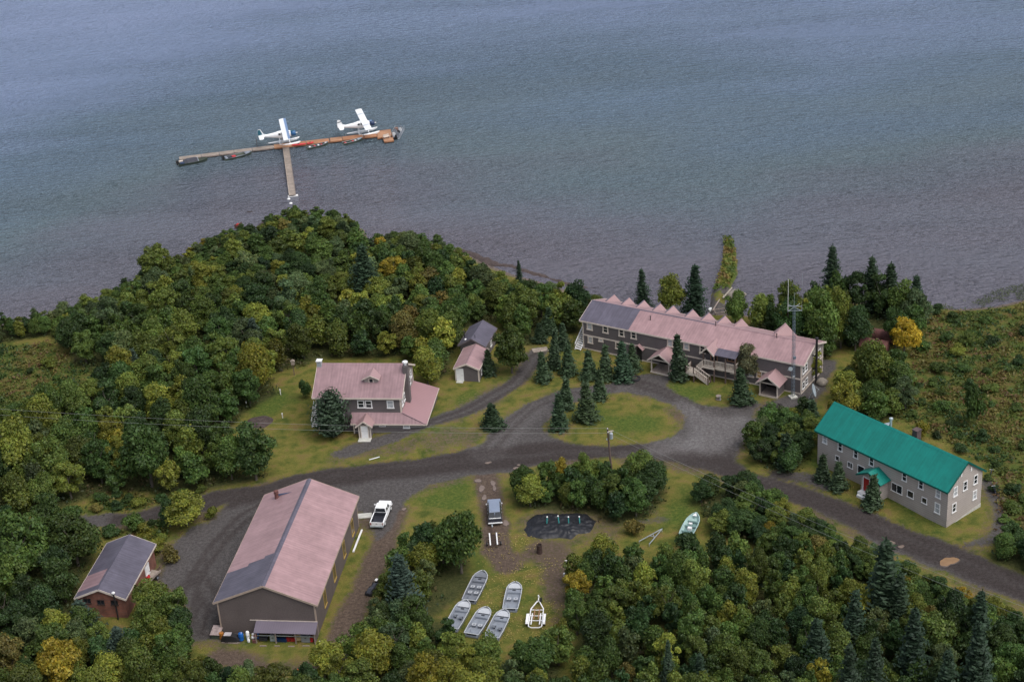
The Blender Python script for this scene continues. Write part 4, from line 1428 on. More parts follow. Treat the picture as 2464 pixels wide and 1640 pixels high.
def on_slope(q, x, y, up=0.0):
    he, hr, Wh = q[5], q[6], q[4] / 2
    return (x, y, hr - (hr - he) * abs(y) / Wh + up)

def patch(rf, q, name, poly, mat, up=.012):
    """sheet of roofing lying on one slope; poly in local x, y"""
    MB().slab([on_slope(q, x, y, up) for x, y in poly], .01).build(name, mat, rf)

def ridge_cap(rf, q, mat, w=.35, x0=None, x1=None):
    Lh = q[3] / 2
    x0 = -Lh if x0 is None else x0
    x1 = Lh if x1 is None else x1
    a = MB()
    for s in (1, -1):
        a.slab([on_slope(q, x0, 0, .03), on_slope(q, x1, 0, .03), on_slope(q, x1, s * w, .022), on_slope(q, x0, s * w, .022)], .012)
    a.build('ridge_cap', mat, rf)

def small_gable_roof(parent, x0, x1, y0, y1, zr, ze, hw, mats, axis='y', xc=0.0, name='porch_roof', th=.09, trim=None, front='y0'):
    """gabled roof whose ridge runs along local y from y0 (at the building) to y1 (open end)"""
    mb = MB()
    mb.slab([(xc, y0, zr), (xc, y1, zr), (xc - hw, y1, ze), (xc - hw, y0, ze)], th, 0)
    mb.slab([(xc, y0, zr), (xc, y1, zr), (xc + hw, y1, ze), (xc + hw, y0, ze)], th, 0)
    o = mb.build(name, mats, parent)
    if trim:
        f = MB()
        e = .03 if y1 > y0 else -.03
        for s in (-1, 1):
            f.bar((xc + s * .01, y1 + e, zr - .07), (xc + s * hw, y1 + e, ze - .07), .05, .2)
        f.build('fascia', trim, o)
    return o

# ================= barn
barn, bw, br = gable_building(Q_BARN, 'barn', 'largest pink-roofed grey barn with a slate patch on its left slope', 'barn', GREYS, GREYS, PINK, FASC)
q = Q_BARN
patch(br, q, 'roof_patch', [(-12.58, .35), (-5.2, .35), (-5.2, 1.6), (-5.65, 1.6), (-5.65, 3.7), (-6.2, 3.7), (-6.2, 6.56), (-12.58, 6.56)], SLATE)
ridge_cap(br, q, SLATE, .33)
MB().span(-12.60, 12.60, 6.60, 6.62, q[5] - .2, q[5]).build('gutter', FASC, br)
# stovepipe with its cricket on the left slope near the far end
ph = hit(q, R4(1582, 190), 1, 4.3)
c = on_slope(q, 10.2, 4.1)
st = MB().lathe([(.27, -.3), (.27, .75), (.34, .75), (.34, .85), (.2, .9), (.2, 1.05), (.36, 1.1), (.1, 1.25)], c, 12).build('stovepipe', RUST, br)
MB().poly([on_slope(q, 10.7, 4.4, .03), on_slope(q, 10.7, 3.7, .03), on_slope(q, 10.3, 1.9, .03)]).poly([on_slope(q, 10.7, 4.4, .03), on_slope(q, 10.5, 3.9, .40), on_slope(q, 10.3, 1.9, .03)]).poly([on_slope(q, 10.7, 3.7, .03), on_slope(q, 10.5, 3.9, .40), on_slope(q, 10.3, 1.9, .03)]).build('flashing', SLBL, br)
for px in ((2145, 425), (2083, 585), (2012, 757), (1942, 945)):
    window(barn, q, 'r', R4(*px), 1.25, 2.3, fm=YELLOW, gm=GLASS, bars='v', fw=.13)
# lean-to on the near gable
lt = MB().slab([(-12.36, 1.5, 2.0), (-12.36, -6.3, 2.0), (-14.35, -6.42, 1.62), (-14.35, 1.38, 1.62)][::-1], .06).build('lean_to', SLATEY, barn)
MB().span(-12.39, -12.33, -6.25, 2.3, 2.0, 2.1).build('flashing', BEIGE, lt)
for y in (1.2, -1.3, -3.8, -6.2):
    MB().span(-14.27, -14.13, y - .07, y + .07, -.3, 1.57).build('post', WOOD, lt)
MB().span(-14.05, -13.98, -6.1, 1.1, .95, 1.05).build('rail', GALV, lt)
MB().span(-14.15, -12.4, -6.2, -6.12, 0, 1.4).build('side_panel', GREYS, lt)

# ================= teal-roofed building
q = Q_GREEN
green, gw, gr = gable_building(q, 'bunkhouse', 'long two-storey tan building with a bright teal metal roof', 'building', TAN, TAN, TEAL, TEALD, dip=.9, corners=False)
ridge_cap(gr, q, TEAL, .3)
for px in ((330, 428), (445, 485), (563, 538), (682, 597), (930, 710), (1055, 770), (1185, 838)):
    window(green, q, 'l', R6(*px), .85, 1.35, gm=GLASSW if px[0] in (330, 1185) else GLASS)
for px, w, h, b in (((424, 570), .75, .85, ''), ((520, 622), .95, .95, 'v'), ((603, 658), 1.3, 1.3, ''), ((872, 797), 1.9, 1.35, 'v'), ((975, 842), 1.1, 1.1, ''), ((1080, 889), .9, .95, '')):
    window(green, q, 'l', R6(*px), w, h, bars=b, fw=.1)
window(green, q, 'l', R6(1178, 947), .9, 1.6, gm=GLASSW)
for px, g in (((1313, 822), GLASSW), ((1387, 777), GLASS), ((1465, 730), GLASS), ((1303, 942), GLASS), ((1458, 846), GLASSW)):
    window(green, q, 'n', R6(*px), .85, 1.45, gm=g)
for y in (1.0, -1.0):
    MB().span(-11.32, -11.27, y - .12, y + .12, 6.55, 7.1).build('attic_vent', WHITE, green)
MB().span(-11.30, 11.3, 3.45, 3.475, 2.78, 2.9).span(-11.28, -11.265, -3.5, 3.5, 2.75, 2.9).build('trim_band', TAN, green)
MB().prism([(-11.262, 3.4, -1.2), (-11.262, -3.5, -1.2), (-11.262, -3.5, .55), (-11.262, 3.4, -.30)], (-.05, 0, 0)).build('foundation', CONC, green)
MB().lathe([(.16, 0), (.16, 1.15), (.27, 1.2), (.27, 1.4), (.05, 1.5)], on_slope(q, 2.4, -1.2), 12).build('flue', GALV, gr)
MB().poly([on_slope(q, 2.2, -.5, .02), on_slope(q, 3.1, -.5, .02), on_slope(q, 2.5, -1.2, .75)]).poly([on_slope(q, 3.1, -.5, .02), on_slope(q, 2.9, -1.6, .02), on_slope(q, 2.5, -1.2, .75)]).build('flashing', GALV, gr)
MB().span(-1.75, -.95, -2.5, -1.6, 6.0, 8.25).span(-1.82, -.88, -2.57, -1.53, 8.25, 8.4).build('chimney', BRICKD, gr)
# porch
po = MB().prism([(-1.35, 3.4, -.6), (1.9, 3.4, -.6), (1.9, 3.4, 2.9), (.28, 3.4, 3.85), (-1.35, 3.4, 2.9)], (0, 1.75, 0)).build('porch', TAN, green)
small_gable_roof(po, 0, 0, 3.3, 5.65, 4.15, 3.0, 2.15, TEALY, xc=.28, trim=TEALD)
dp = MB().span(-.48, .48, -.03, .03, 0, 2.0).span(-.32, .32, -.05, -.03, .2, .95).span(-.32, .32, -.05, -.03, 1.1, 1.8).build('door', REDP, po, loc=(.92, 5.18, .75), rz=PI)
MB().span(-.62, -.48, -.07, .02, 0, 2.15).span(.48, .62, -.07, .02, 0, 2.15).span(-.62, .62, -.07, .02, 2.02, 2.16).build('door_frame', WHITE, dp)
MB().span(.2, 1.75, 5.2, 6.0, -.2, .72).span(.35, 1.6, 6.0, 6.35, -.2, .4).build('step', WHITE, po)
MB().span(-.45, -.05, 5.16, 5.2, 2.95, 3.35).span(.1, .45, 5.16, 5.2, 3.2, 3.55).build('sign', BLACK, po)

# ================= brick shed
q = Q_BRICK
brick, kw, kr = gable_building(q, 'brick_shed', 'small brick shed with slate roof and one pink roof panel', 'shed', BRICK, BRICK, SLATE, BEIGE, corners=False)
patch(kr, q, 'roof_patch', [(-5.0, .42), (-1.4, .42), (-1.4, 3.37), (-5.0, 3.37)], PINK2)
ridge_cap(kr, q, SLATE, .22)
for px in ((185, 967), (285, 978), (385, 980)):
    window(brick, q, 'n', R4(*px), .95, .75, fm=RUSTD, gm=GLASS, bars='v', fw=.06)
door(brick, q, 'r', None, 1.3, 2.1, WHITE, at=(2.6, -q[4] / 2 + q[8], .05))
MB().lathe([(.10, 0), (.10, 4.1), (.20, 4.12), (.20, 4.3), (.03, 4.4)], (-6.35, -1.95, -.2), 10, m=0).build('stovepipe', BLACK, brick)
MB().lathe([(.21, 0), (.22, .16), (.05, .28)], (-6.35, -1.95, 4.02), 10).build('pipe_cap', WHITE, brick)

# ================= pink shed and slate shed
q = Q_PSHED
pshed, _, pr = gable_building(q, 'shed', 'small grey shed with pink roof and white door', 'shed', GREY, GREY, PINK, BEIGE)
ridge_cap(pr, q, PINK2, .15)
door(pshed, q, 'n', None, .95, 2.0, WHITE, at=(-q[3] / 2 + q[7], 1.15, .1))
MB().span(-4.0, -3.3, .6, 1.7, -.2, .1).build('step', CONC, pshed)
window(pshed, q, 'r', R2(1800, 365), .7, .9)
q = Q_DSHED
dshed, _, dr = gable_building(q, 'shed', 'slate-roofed grey shed behind the pink-roofed shed', 'shed', GREY, GREY, SLATE, GREY)
ridge_cap(dr, q, SLATE, .2)
MB().lathe([(.09, 0), (.09, 1.0), (.16, 1.02), (.03, 1.2)], on_slope(q, -1.0, 1.9), 8).build('stovepipe', BLACK, dr)
MB().lathe([(.22, 0), (.16, .14), (.03, .2)], on_slope(q, -2.4, 1.3), 10).build('roof_vent', WHITE, dr)
MB().lathe([(.05, 0), (.05, .6)], on_slope(q, -2.6, -.4), 6).build('vent_pipe', BLACK, dr)
window(dshed, q, 'r', None, .8, 1.0, at=(.5, -q[4] / 2 + q[8], 1.4))

# ================= house
q = Q_HOUSE
house, hw_, hr_ = gable_building(q, 'house', 'two-storey grey house with a faded pink roof and wraparound lower roof', 'house', GREY, GABLE, PINK2, BEIGE)
ridge_cap(hr_, q, PINK2, .3)
a, b, wf, wr, zj, ze, xl = 6.45, 5.08, 1.27, 3.88, 3.137, 1.86, -1.18
lr = MB()
lr.slab([(xl, -b, zj), (a, -b, zj), (a + wr, -b - wf, ze), (xl, -b - wf, ze)][::-1], .1, 0)
lr.slab([(a, -b, zj), (a, b, zj), (a + wr, b, ze), (a + wr, -b - wf, ze)], .1, 1)
lro = lr.build('lower_roof', [PINK2, pmat('faded_pink_cross', (0.30, 0.18, 0.19), rough=.55, var=.08, vscale=.15, ribs=(1, .45))], house)
MB().span(xl, a + wr + .03, -b - wf - .05, -b - wf - .003, ze - .2, ze - .01).span(a + wr + .003, a + wr + .05, -b - wf, b, ze - .2, ze - .01).build('fascia', BEIGE, lro)
MB().bar((a + .1, -b - .05, zj + .02), (a + wr, -b - wf, ze + .02), .22, .05).build('hip_cap', PINK2, lro)
f0 = -b - wf + .35
lw = MB()
lw.span(xl + .3, a + wr - .35, f0, -b + .05, -.8, ze - .12)
lw.span(a - .05, a + wr - .35, -b + .06, b - .1, -.8, ze - .12)
lw.prism([(xl + .3, -b, ze - .14), (xl + .3, f0, ze - .14), (xl + .3, -b, zj - .12)], (.1, 0, 0))
lwo = lw.build('lower_wall', GREY, house)
MB().span(xl + .27, xl + .45, f0 - .03, f0 + .1, -.8, ze - .12).build('corner_board', BEIGE, lwo)
for px, w_, h_, g_ in (((862, 868), .95, .55, GLASS), ((1090, 880), 1.0, .75, GLASSW)):
    p = hit(q, R2(*px), 1, f0)
    o = window(house, q, 'r', None, w_, h_, gm=g_, bars='', fw=.12, at=p)
for px in ((660, 673), (733, 675), (938, 676)):
    window(house, q, 'r', R2(*px), 1.05, 1.3, gm=GLASS if px[0] != 938 else GLASSW)
for px in ((450, 668), (320, 665), (475, 795)):
    window(house, q, 'r', R2(*px), 1.05, 1.25)
for y, z in ((-3.9, 4.3), (-2.4, 4.3), (2.4, 4.5), (3.6, 5.1)):
    window(house, q, 'f', None, .9, 1.3, at=(q[3] / 2 - q[7], y, z), gm=GLASSW if y == -3.9 else GLASS)
# front dormer
dz = lambda y: q[6] - (q[6] - q[5]) / (q[4] / 2) * abs(y)
dm = MB().prism([(.78, -3.0, dz(3.0) - .3), (2.86, -3.0, dz(3.0) - .3), (2.86, -3.0, 7.72), (1.82, -3.0, 8.2), (.78, -3.0, 7.72)], (0, 2.2, 0)).build('dormer', GABLE, house)
d_r = MB()
for s in (-1, 1):
    d_r.slab([(1.82, -3.35, 8.36), (1.82, -.7, 8.36), (1.82 + s * 1.35, -1.9, 7.72), (1.82 + s * 1.35, -3.35, 7.72)], .08)
d_ro = d_r.build('dormer_roof', PINKY, dm)
MB().bar((1.82, -3.38, 8.30), (.47, -3.38, 7.66), .05, .14).bar((1.82, -3.38, 8.30), (3.17, -3.38, 7.66), .05, .14).build('fascia', BEIGE, d_ro)
fr, si, pa = window_meshes(.75, .7, BEIGE, GLASS, '', .12)
wo = link('window', fr, dm, (1.82, -3.0, 7.42), 0)
link('pane', pa, wo)
# chimneys
ch = MB().span(6.46, 7.15, -1.7, -.55, 2.3, 9.05).build('chimney', GREY, house)
MB().lathe([(.2, 0), (.2, .35), (.42, .4), (.42, .55), (.2, .68)], (6.8, -1.1, 9.05), 12).build('chimney_cap', WHITE, ch)
ch = MB().span(-6.85, -6.15, -.65, .1, 8.0, 9.1).build('chimney', GALV, hr_)
MB().span(-6.95, -6.05, -.75, .2, 9.3, 9.38).span(-6.85, -6.75, -.65, -.55, 9.1, 9.3).span(-6.25, -6.15, -.65, -.55, 9.1, 9.3).span(-6.85, -6.75, 0, .1, 9.1, 9.3).span(-6.25, -6.15, 0, .1, 9.1, 9.3).build('chimney_cap', WHITE, ch)
# entry porch
ep = MB().prism([(.22, -7.45, -.3), (2.06, -7.45, -.3), (2.06, -7.45, 2.1), (1.14, -7.45, 2.85), (.22, -7.45, 2.1)], (0, 1.6, 0)).build('porch', GREY, house)
small_gable_roof(ep, 0, 0, -5.2, -7.85, 3.1, 2.12, 1.3, PINKY, xc=1.14, trim=BEIGE)
MB().span(.2, .38, -7.49, -7.4, 0, 2.1).span(1.9, 2.08, -7.49, -7.4, 0, 2.1).build('corner_board', BEIGE, ep)
dp = MB().span(-.5, .5, -.05, .02, 0, 2.0).span(-.35, .35, -.07, -.05, .2, .9).span(-.35, .35, -.07, -.05, 1.05, 1.85).build('door', WHITE, ep, loc=(1.14, -7.47, .12))
MB().span(-.64, -.5, -.08, .02, 0, 2.14).span(.5, .64, -.08, .02, 0, 2.14).span(-.64, .64, -.08, .02, 2.0, 2.14).build('door_frame', BEIGE, dp)
MB().span(.2, 2.1, -8.55, -7.5, -.2, .12).build('step', CONC, ep)
# white side stairs at the left gable
sx = -6.45
stz = MB()
for i in range(9):
    stz.span(sx - 1.25, sx - .15, -4.3 + i * .30, -4.05 + i * .30, .18 + i * .22, .25 + i * .22)
sto = stz.build('stairs', WHITE, house)
MB().bar((sx - 1.25, -4.35, .0), (sx - 1.25, -1.6, 2.05), .06, .22).bar((sx - .12, -4.35, .0), (sx - .12, -1.6, 2.05), .06, .22).build('stringer', WHITE, sto)
rl = MB().bar((sx - 1.28, -4.3, 1.1), (sx - 1.28, -1.6, 3.1), .07, .08)
for i in range(5):
    rl.span(sx - 1.31, sx - 1.25, -4.25 + i * .65, -4.18 + i * .65, .1 + i * .47, 1.1 + i * .47)
rl.build('railing', WHITE, sto)
MB().span(sx - 1.3, sx - .02, -1.62, .2, 1.95, 2.1).span(sx - 1.25, sx - 1.13, .05, .17, -.3, 1.95).build('landing', WHITE, sto)

# ================= lodge
q = Q_LODGE
lodge, lw_, lr_ = gable_building(q, 'lodge', 'long two-storey lodge with pink and slate roof and a row of back dormers', 'lodge', GREY, GABLE, PINK, BEIGE)
for o_ in list(kids(lr_)):
    pass
patch(lr_, q, 'roof_patch', [(10.4, .05), (19.19, .05), (19.19, 4.415), (10.4, 4.415)], SLATE)
ridge_cap(lr_, q, SLATE, .16, -2.5, 19.2)
ridge_cap(lr_, q, PINK2, .16, -19.2, -2.51)
lw_y = q[4] / 2 - q[8]
tb = MB()
tb.span(-18.7, 18.7, lw_y + .002, lw_y + .035, 2.38, 2.62).build('trim_band', BEIGE, lodge)
MB().span(-18.79, -18.755, -lw_y, lw_y, 2.38, 2.60).build('trim_band', BEIGE, lodge)
MB().span(-18.72, 18.72, lw_y + .002, lw_y + .04, -.5, .16).span(-18.80, -18.755, -lw_y, lw_y, -.5, .22).build('base_board', BEIGE, lodge)
for px in ((180, 384), (320, 412), (462, 442), (570, 463), (893, 532), (1037, 560), (1180, 587)):
    window(lodge, q, 'l', R3(*px), 1.05, 1.42, fm=BEIGE, gm=GLASSW if px[0] in (893, 1037, 180) else GLASS, fw=.21)
for px, w_, h_, g_ in (((186, 505), .95, 1.3, GLASSW), ((280, 508), .85, .65, GLASSW), ((430, 556), .95, 1.3, GLASS), ((1335, 762), 1.0, .7, GLASS), ((1450, 788), .9, .8, GLASSW), ((1525, 787), .95, 1.3, GLASSW), ((1608, 802), 1.0, 1.3, GLASSW)):
    window(lodge, q, 'l', R3(*px), w_, h_, fm=BEIGE, gm=g_, bars='h' if h_ > 1 else '', fw=.19)
window(lodge, q, 'l', R3(1683, 812), .9, 1.2, fm=BEIGE, gm=pmat('brown_board', (.35, .22, .10), var=.2), fw=.12, label='boarded window with warm brown panel')  # pane in one even orange-brown
for y in (3.45, 2.45, -.9, -2.8):
    window(lodge, q, 'n', None, .9, 1.3, fm=WHITE, at=(-18.75, y, 3.75), fw=.13)
for y, z in ((3.45, 1.15), (2.2, 1.2), (-.9, 1.2), (-2.9, 1.25)):
    window(lodge, q, 'n', None, .9, 1.2, fm=WHITE, at=(-18.75, y, z), fw=.13)
# back dormers
for k, px in enumerate(((395, 102), (528, 130), (662, 155), (805, 182), (920, 202), (1093, 235), (1235, 263), (1378, 290), (1527, 318), (1915, 358))):
    p = hit(q, R3(*px), 1, -4.55)
    hw = 1.16 if k < 9 else 2.0
    zr = p.z
    sl = (q[6] - q[5]) / (q[4] / 2)
    ze_ = zr - hw * .93
    yb = -max(.05, (q[6] - zr) / sl)
    yv = -(q[6] - ze_) / sl
    m = MB().prism([(p.x - hw + .25, -4.28, 4.2), (p.x + hw - .25, -4.28, 4.2), (p.x + hw - .25, -4.28, ze_ + .14), (p.x, -4.28, zr - .12), (p.x - hw + .25, -4.28, ze_ + .14)], (0, .12, 0))
    d = m.build('dormer', GREY, lodge)
    rr = MB()
    for s in (-1, 1):
        rr.slab([(p.x, yb, zr), (p.x, -4.6, zr), (p.x + s * hw, -4.6, ze_), (p.x + s * hw, max(yv, -4.58), ze_)], .09)
    ro = rr.build('dormer_roof', PINKY, d)
    MB().bar((p.x, yb, zr + .02), (p.x, -4.6, zr + .02), .16, .05).build('ridge_cap', SLATE if k < 8 else PINK2, ro)
    fr, si, pa = window_meshes(.8, .8, BEIGE, GLASS, '', .12)
    w_ = link('window', fr, d, (p.x, -4.28, ze_ + .1), 0)
    link('pane', pa, w_)
for px in ((718, 330), (1297, 382), (1837, 487)):
    # vent pipe foot: where the sight line meets the front slope
    o_, d_ = lray(q, R3(*px))
    lo, hi = 150, 400
    for _ in range(50):
        t = (lo + hi) / 2
        y_, z_ = o_[1] + d_[1] * t, o_[2] + d_[2] * t
        if z_ > q[6] - sl * abs(y_):
            lo = t
        else:
            hi = t
    MB().lathe([(.07, -.1), (.07, .62), (.1, .64), (.1, .7)], (o_[0] + d_[0] * t, y_, z_), 8).build('vent_pipe', BLACK, lr_)
# tall stovepipe at the right gable
sp = MB().lathe([(.17, -.2), (.17, 7.5), (.26, 7.52), (.26, 7.75), (.05, 7.85)], (-19.45, .1, 0), 12).build('stovepipe', BLACK, lodge)
MB().lathe([(.24, 0), (.24, .12)], (-19.45, .1, 7.55), 12).build('pipe_cap', WHITE, sp)
for z in (2.4, 4.6):
    MB().span(-19.5, -18.75, .02, .18, z, z + .12).build('bracket', BLACK, sp)
# open porches
def open_porch(xc, hw, y1, ze, zr, roofhw, floor, closed=None, yb=4.34):
    root = MB().span(xc - hw - .1, xc + hw + .1, yb + .02, y1 + .1, -.4, floor).build('porch', WOOD, lodge)
    for s in (-1, 1):
        MB().span(xc + s * hw - .08, xc + s * hw + .08, y1 - .1, y1 + .06, floor, ze).build('post', BEIGE, root)
    MB().span(xc - hw - .1, xc + hw + .1, y1 - .08, y1 + .04, ze - .05, ze + .14).build('beam', BEIGE, root)
    small_gable_roof(root, 0, 0, yb - .1, y1 + .45, zr, ze, roofhw, PINKY, xc=xc, trim=BEIGE)
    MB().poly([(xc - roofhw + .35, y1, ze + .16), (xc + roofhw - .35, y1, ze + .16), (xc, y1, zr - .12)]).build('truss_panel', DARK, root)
    MB().span(xc - hw, xc + hw, yb + .03, yb + .06, floor, ze).build('shade_sheet', DARK, root)  # near-black sheet paints the shade inside the open porch
    if closed:
        for s in closed:
            MB().span(xc + s * hw - .06, xc + s * hw + .05, yb + .02, y1 - .1, floor - .4, ze).build('side_wall', GREY, root)
    MB().span(xc - hw - .15, xc + hw + .15, y1 + .1, y1 + .16, -.2, floor + .02).build('skirt', BEIGE, root)
    return root
p1 = open_porch(3.45, 1.52, 7.2, 2.3, 3.62, 2.05, .25)
p2 = open_porch(-14.6, 1.40, 6.95, 2.15, 3.5, 1.95, .2, closed=(-1, 1))
# little awning over the side door
aw = MB()
for s in (-1, 1):
    aw.slab([(8.5, 4.34, 3.0), (8.5, 5.1, 3.0), (8.5 + s * .9, 5.1, 2.25), (8.5 + s * .9, 4.34, 2.25)], .07)
awo = aw.build('awning', PINKY, lodge)
MB().span(8.15, 8.95, 4.33, 4.36, .1, 2.1).build('door', BLACK, lodge)
# balcony with stairs
bal = MB().span(-8.7, -3.3, 4.34, 5.85, 2.33, 2.5).span(-5.3, -3.3, 5.85, 6.15, 2.33, 2.5).build('balcony', WOOD, lodge)
def railing(parent, p, q_, h=.95, skirt=.0, n=None, m=BEIGE, dark=False):
    p, q_ = Vector(p), Vector(q_)
    mb = MB()
    mb.bar(p + Vector((0, 0, h)), q_ + Vector((0, 0, h)), .1, .09)
    mb.bar(p + Vector((0, 0, .12)), q_ + Vector((0, 0, .12)), .06, .12)
    n = n or int((q_ - p).length / .22)
    for i in range(n + 1):
        t = i / n
        c = p.lerp(q_, t)
        mb.span(c.x - .035, c.x + .035, c.y - .035, c.y + .035, c.z + .1, c.z + h)
    return mb.build('railing', m, parent)
railing(bal, (-8.65, 5.8, 2.5), (-5.3, 5.8, 2.5))
railing(bal, (-5.25, 6.1, 2.5), (-3.35, 6.1, 2.5))
railing(bal, (-8.65, 5.75, 2.5), (-8.65, 4.45, 2.5))
MB().span(-8.7, -5.3, 5.86, 5.90, 2.1, 2.5).span(-5.3, -3.3, 6.16, 6.2, 2.1, 2.5).build('rim_board', BEIGE, bal)
for x, y, zt in ((-3.4, 6.05, 4.55), (-5.2, 6.05, 4.5), (-7.0, 5.82, 4.6), (-8.6, 5.82, 4.55)):
    MB().span(x - .09, x + .09, y - .09, y + .09, -.3, zt).build('post', POLEW, bal)
lean = MB().slab([(-5.2, 4.4, 5.06), (-8.75, 4.4, 5.06), (-8.75, 6.0, 4.6), (-5.2, 6.0, 4.6)], .07).build('balcony_roof', SLATE, bal)
small_gable_roof(bal, 0, 0, 2.4, 6.3, 5.72, 4.55, 1.2, PINKY, xc=-4.08, trim=BEIGE, name='entry_roof')
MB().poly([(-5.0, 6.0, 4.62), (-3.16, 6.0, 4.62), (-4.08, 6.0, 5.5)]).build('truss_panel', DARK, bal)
window(lodge, q, 'l', None, 1.2, 2.0, fm=WOODO2, gm=GLASS, bars='v', at=(-4.4, lw_y, 3.5))
window(lodge, q, 'l', None, 1.6, 1.4, fm=WOODO2, gm=GLASS, bars='v', at=(-7.4, lw_y, 3.8))
# landing, lower and upper flights
land = MB().span(-2.4, -1.0, 5.5, 7.35, 1.25, 1.4).span(-2.4, -1.0, 7.35, 7.39, 1.0, 1.42).span(-1.0, -.96, 5.5, 7.35, 1.0, 1.42).build('landing', BEIGE, lodge)
for x, y in ((-2.35, 7.3), (-1.05, 7.3), (-1.05, 5.6), (-2.35, 6.4)):
    MB().span(x - .08, x + .08, y - .08, y + .08, -.3, 2.45).build('post', POLEW, land)
railing(land, (-1.05, 7.25, 1.4), (-1.05, 5.6, 1.4))
railing(land, (-1.05, 7.3, 1.4), (-2.35, 7.3, 1.4))
def flight(parent, xa, za, xb, zb, y0, y1, n):
    t = MB()
    for i in range(n):
        k = (i + .5) / n
        x, z = xa + (xb - xa) * k, za + (zb - za) * (i + 1) / n
        t.span(x - abs(xb - xa) / n * .55, x + abs(xb - xa) / n * .55, y0, y1, z - .06, z)
    st = t.build('stairs', WOOD, parent)
    MB().bar((xa, y0, za - .02), (xb, y0, zb - .02), .06, .3).bar((xa, y1, za - .02), (xb, y1, zb - .02), .06, .3).build('stringer', BEIGE, st)
    railing(st, (xa, y0, za), (xb, y0, zb), n=8)
    railing(st, (xa, y1, za), (xb, y1, zb), n=8)
    return st
s1 = flight(lodge, -4.75, .05, -2.4, 1.35, 6.45, 7.3, 7)
MB().span(-4.84, -4.68, 7.22, 7.38, -.2, 1.15).span(-4.84, -4.68, 6.37, 6.53, -.2, 1.1).build('newel_post', POLEW, s1)
s2 = flight(lodge, -2.4, 1.4, -3.4, 2.42, 5.3, 6.3, 6)
# white stairs at the left end
w1 = MB()
for i in range(11):
    w1.span(18.85, 19.75, 4.9 - i * .32, 5.18 - i * .32, .12 + i * .23, .19 + i * .23)
w1o = w1.build('stairs', WHITE, lodge)
MB().bar((19.8, 5.25, 0), (19.8, 1.5, 2.6), .07, .25).bar((18.82, 5.25, 0), (18.82, 1.5, 2.6), .07, .25).build('stringer', WHITE, w1o)
railing(w1o, (19.8, 5.1, .1), (19.8, 1.6, 2.55), m=WHITE, n=9)
MB().span(18.72, 19.9, .2, 1.55, 2.45, 2.6).build('landing', WHITE, w1o)
for y in (.3, 1.45):
    MB().span(19.7, 19.84, y - .07, y + .07, -.3, 2.45).build('post', WHITE, w1o)
MB().box((-18.6, -4.2, .0), (.3, .3, .3)).build('foundation', CONC, lodge)
# ------------------------------------------------------------------ things
def frame_from(pa, pb):
    """origin midway, yaw from a to b, length"""
    d = pb - pa
    return (pa + pb) / 2, math.atan2(d.y, d.x), math.hypot(d.x, d.y)

def hull_mesh(Lh, W, stations, hz0=.62, inset=.07, floor=.2):
    """stations: (x fraction -.5..+.5, half beam fraction, keel height, gunwale height, chine fraction)"""
    secs = []
    for fx, fb, zk, zg, cf in stations:
        x = fx * Lh
        b = fb * W / 2
        c = b * cf
        ib = max(b - inset, .01)
        ic = max(c - inset * .4, .008)
        zf = min(zk + floor, zg - .03)
        xi = x
        secs.append([(x, -c, zk), (x, c, zk), (x, b, zg), (xi, ib, zg), (xi, ic, zf), (xi, -ic, zf), (xi, -ib, zg), (x, -b, zg)])
    return MB().loft(secs)

JON = [(-.5, .94, 0, .60, .86), (-.49, .94, 0, .60, .86), (-.2, 1.0, 0, .62, .86), (.1, 1.0, 0, .66, .86), (.27, .97, .03, .72, .84), (.38, .80, .14, .78, .80), (.46, .45, .32, .83, .7), (.5, .10, .52, .86, .6)]
SKIFF = [(-.5, .88, .02, .66, .80), (-.3, .97, 0, .66, .78), (0, 1.0, 0, .68, .72), (.2, .92, .02, .74, .62), (.34, .70, .06, .82, .5), (.44, .38, .18, .90, .4), (.5, .05, .45, .96, .3)]

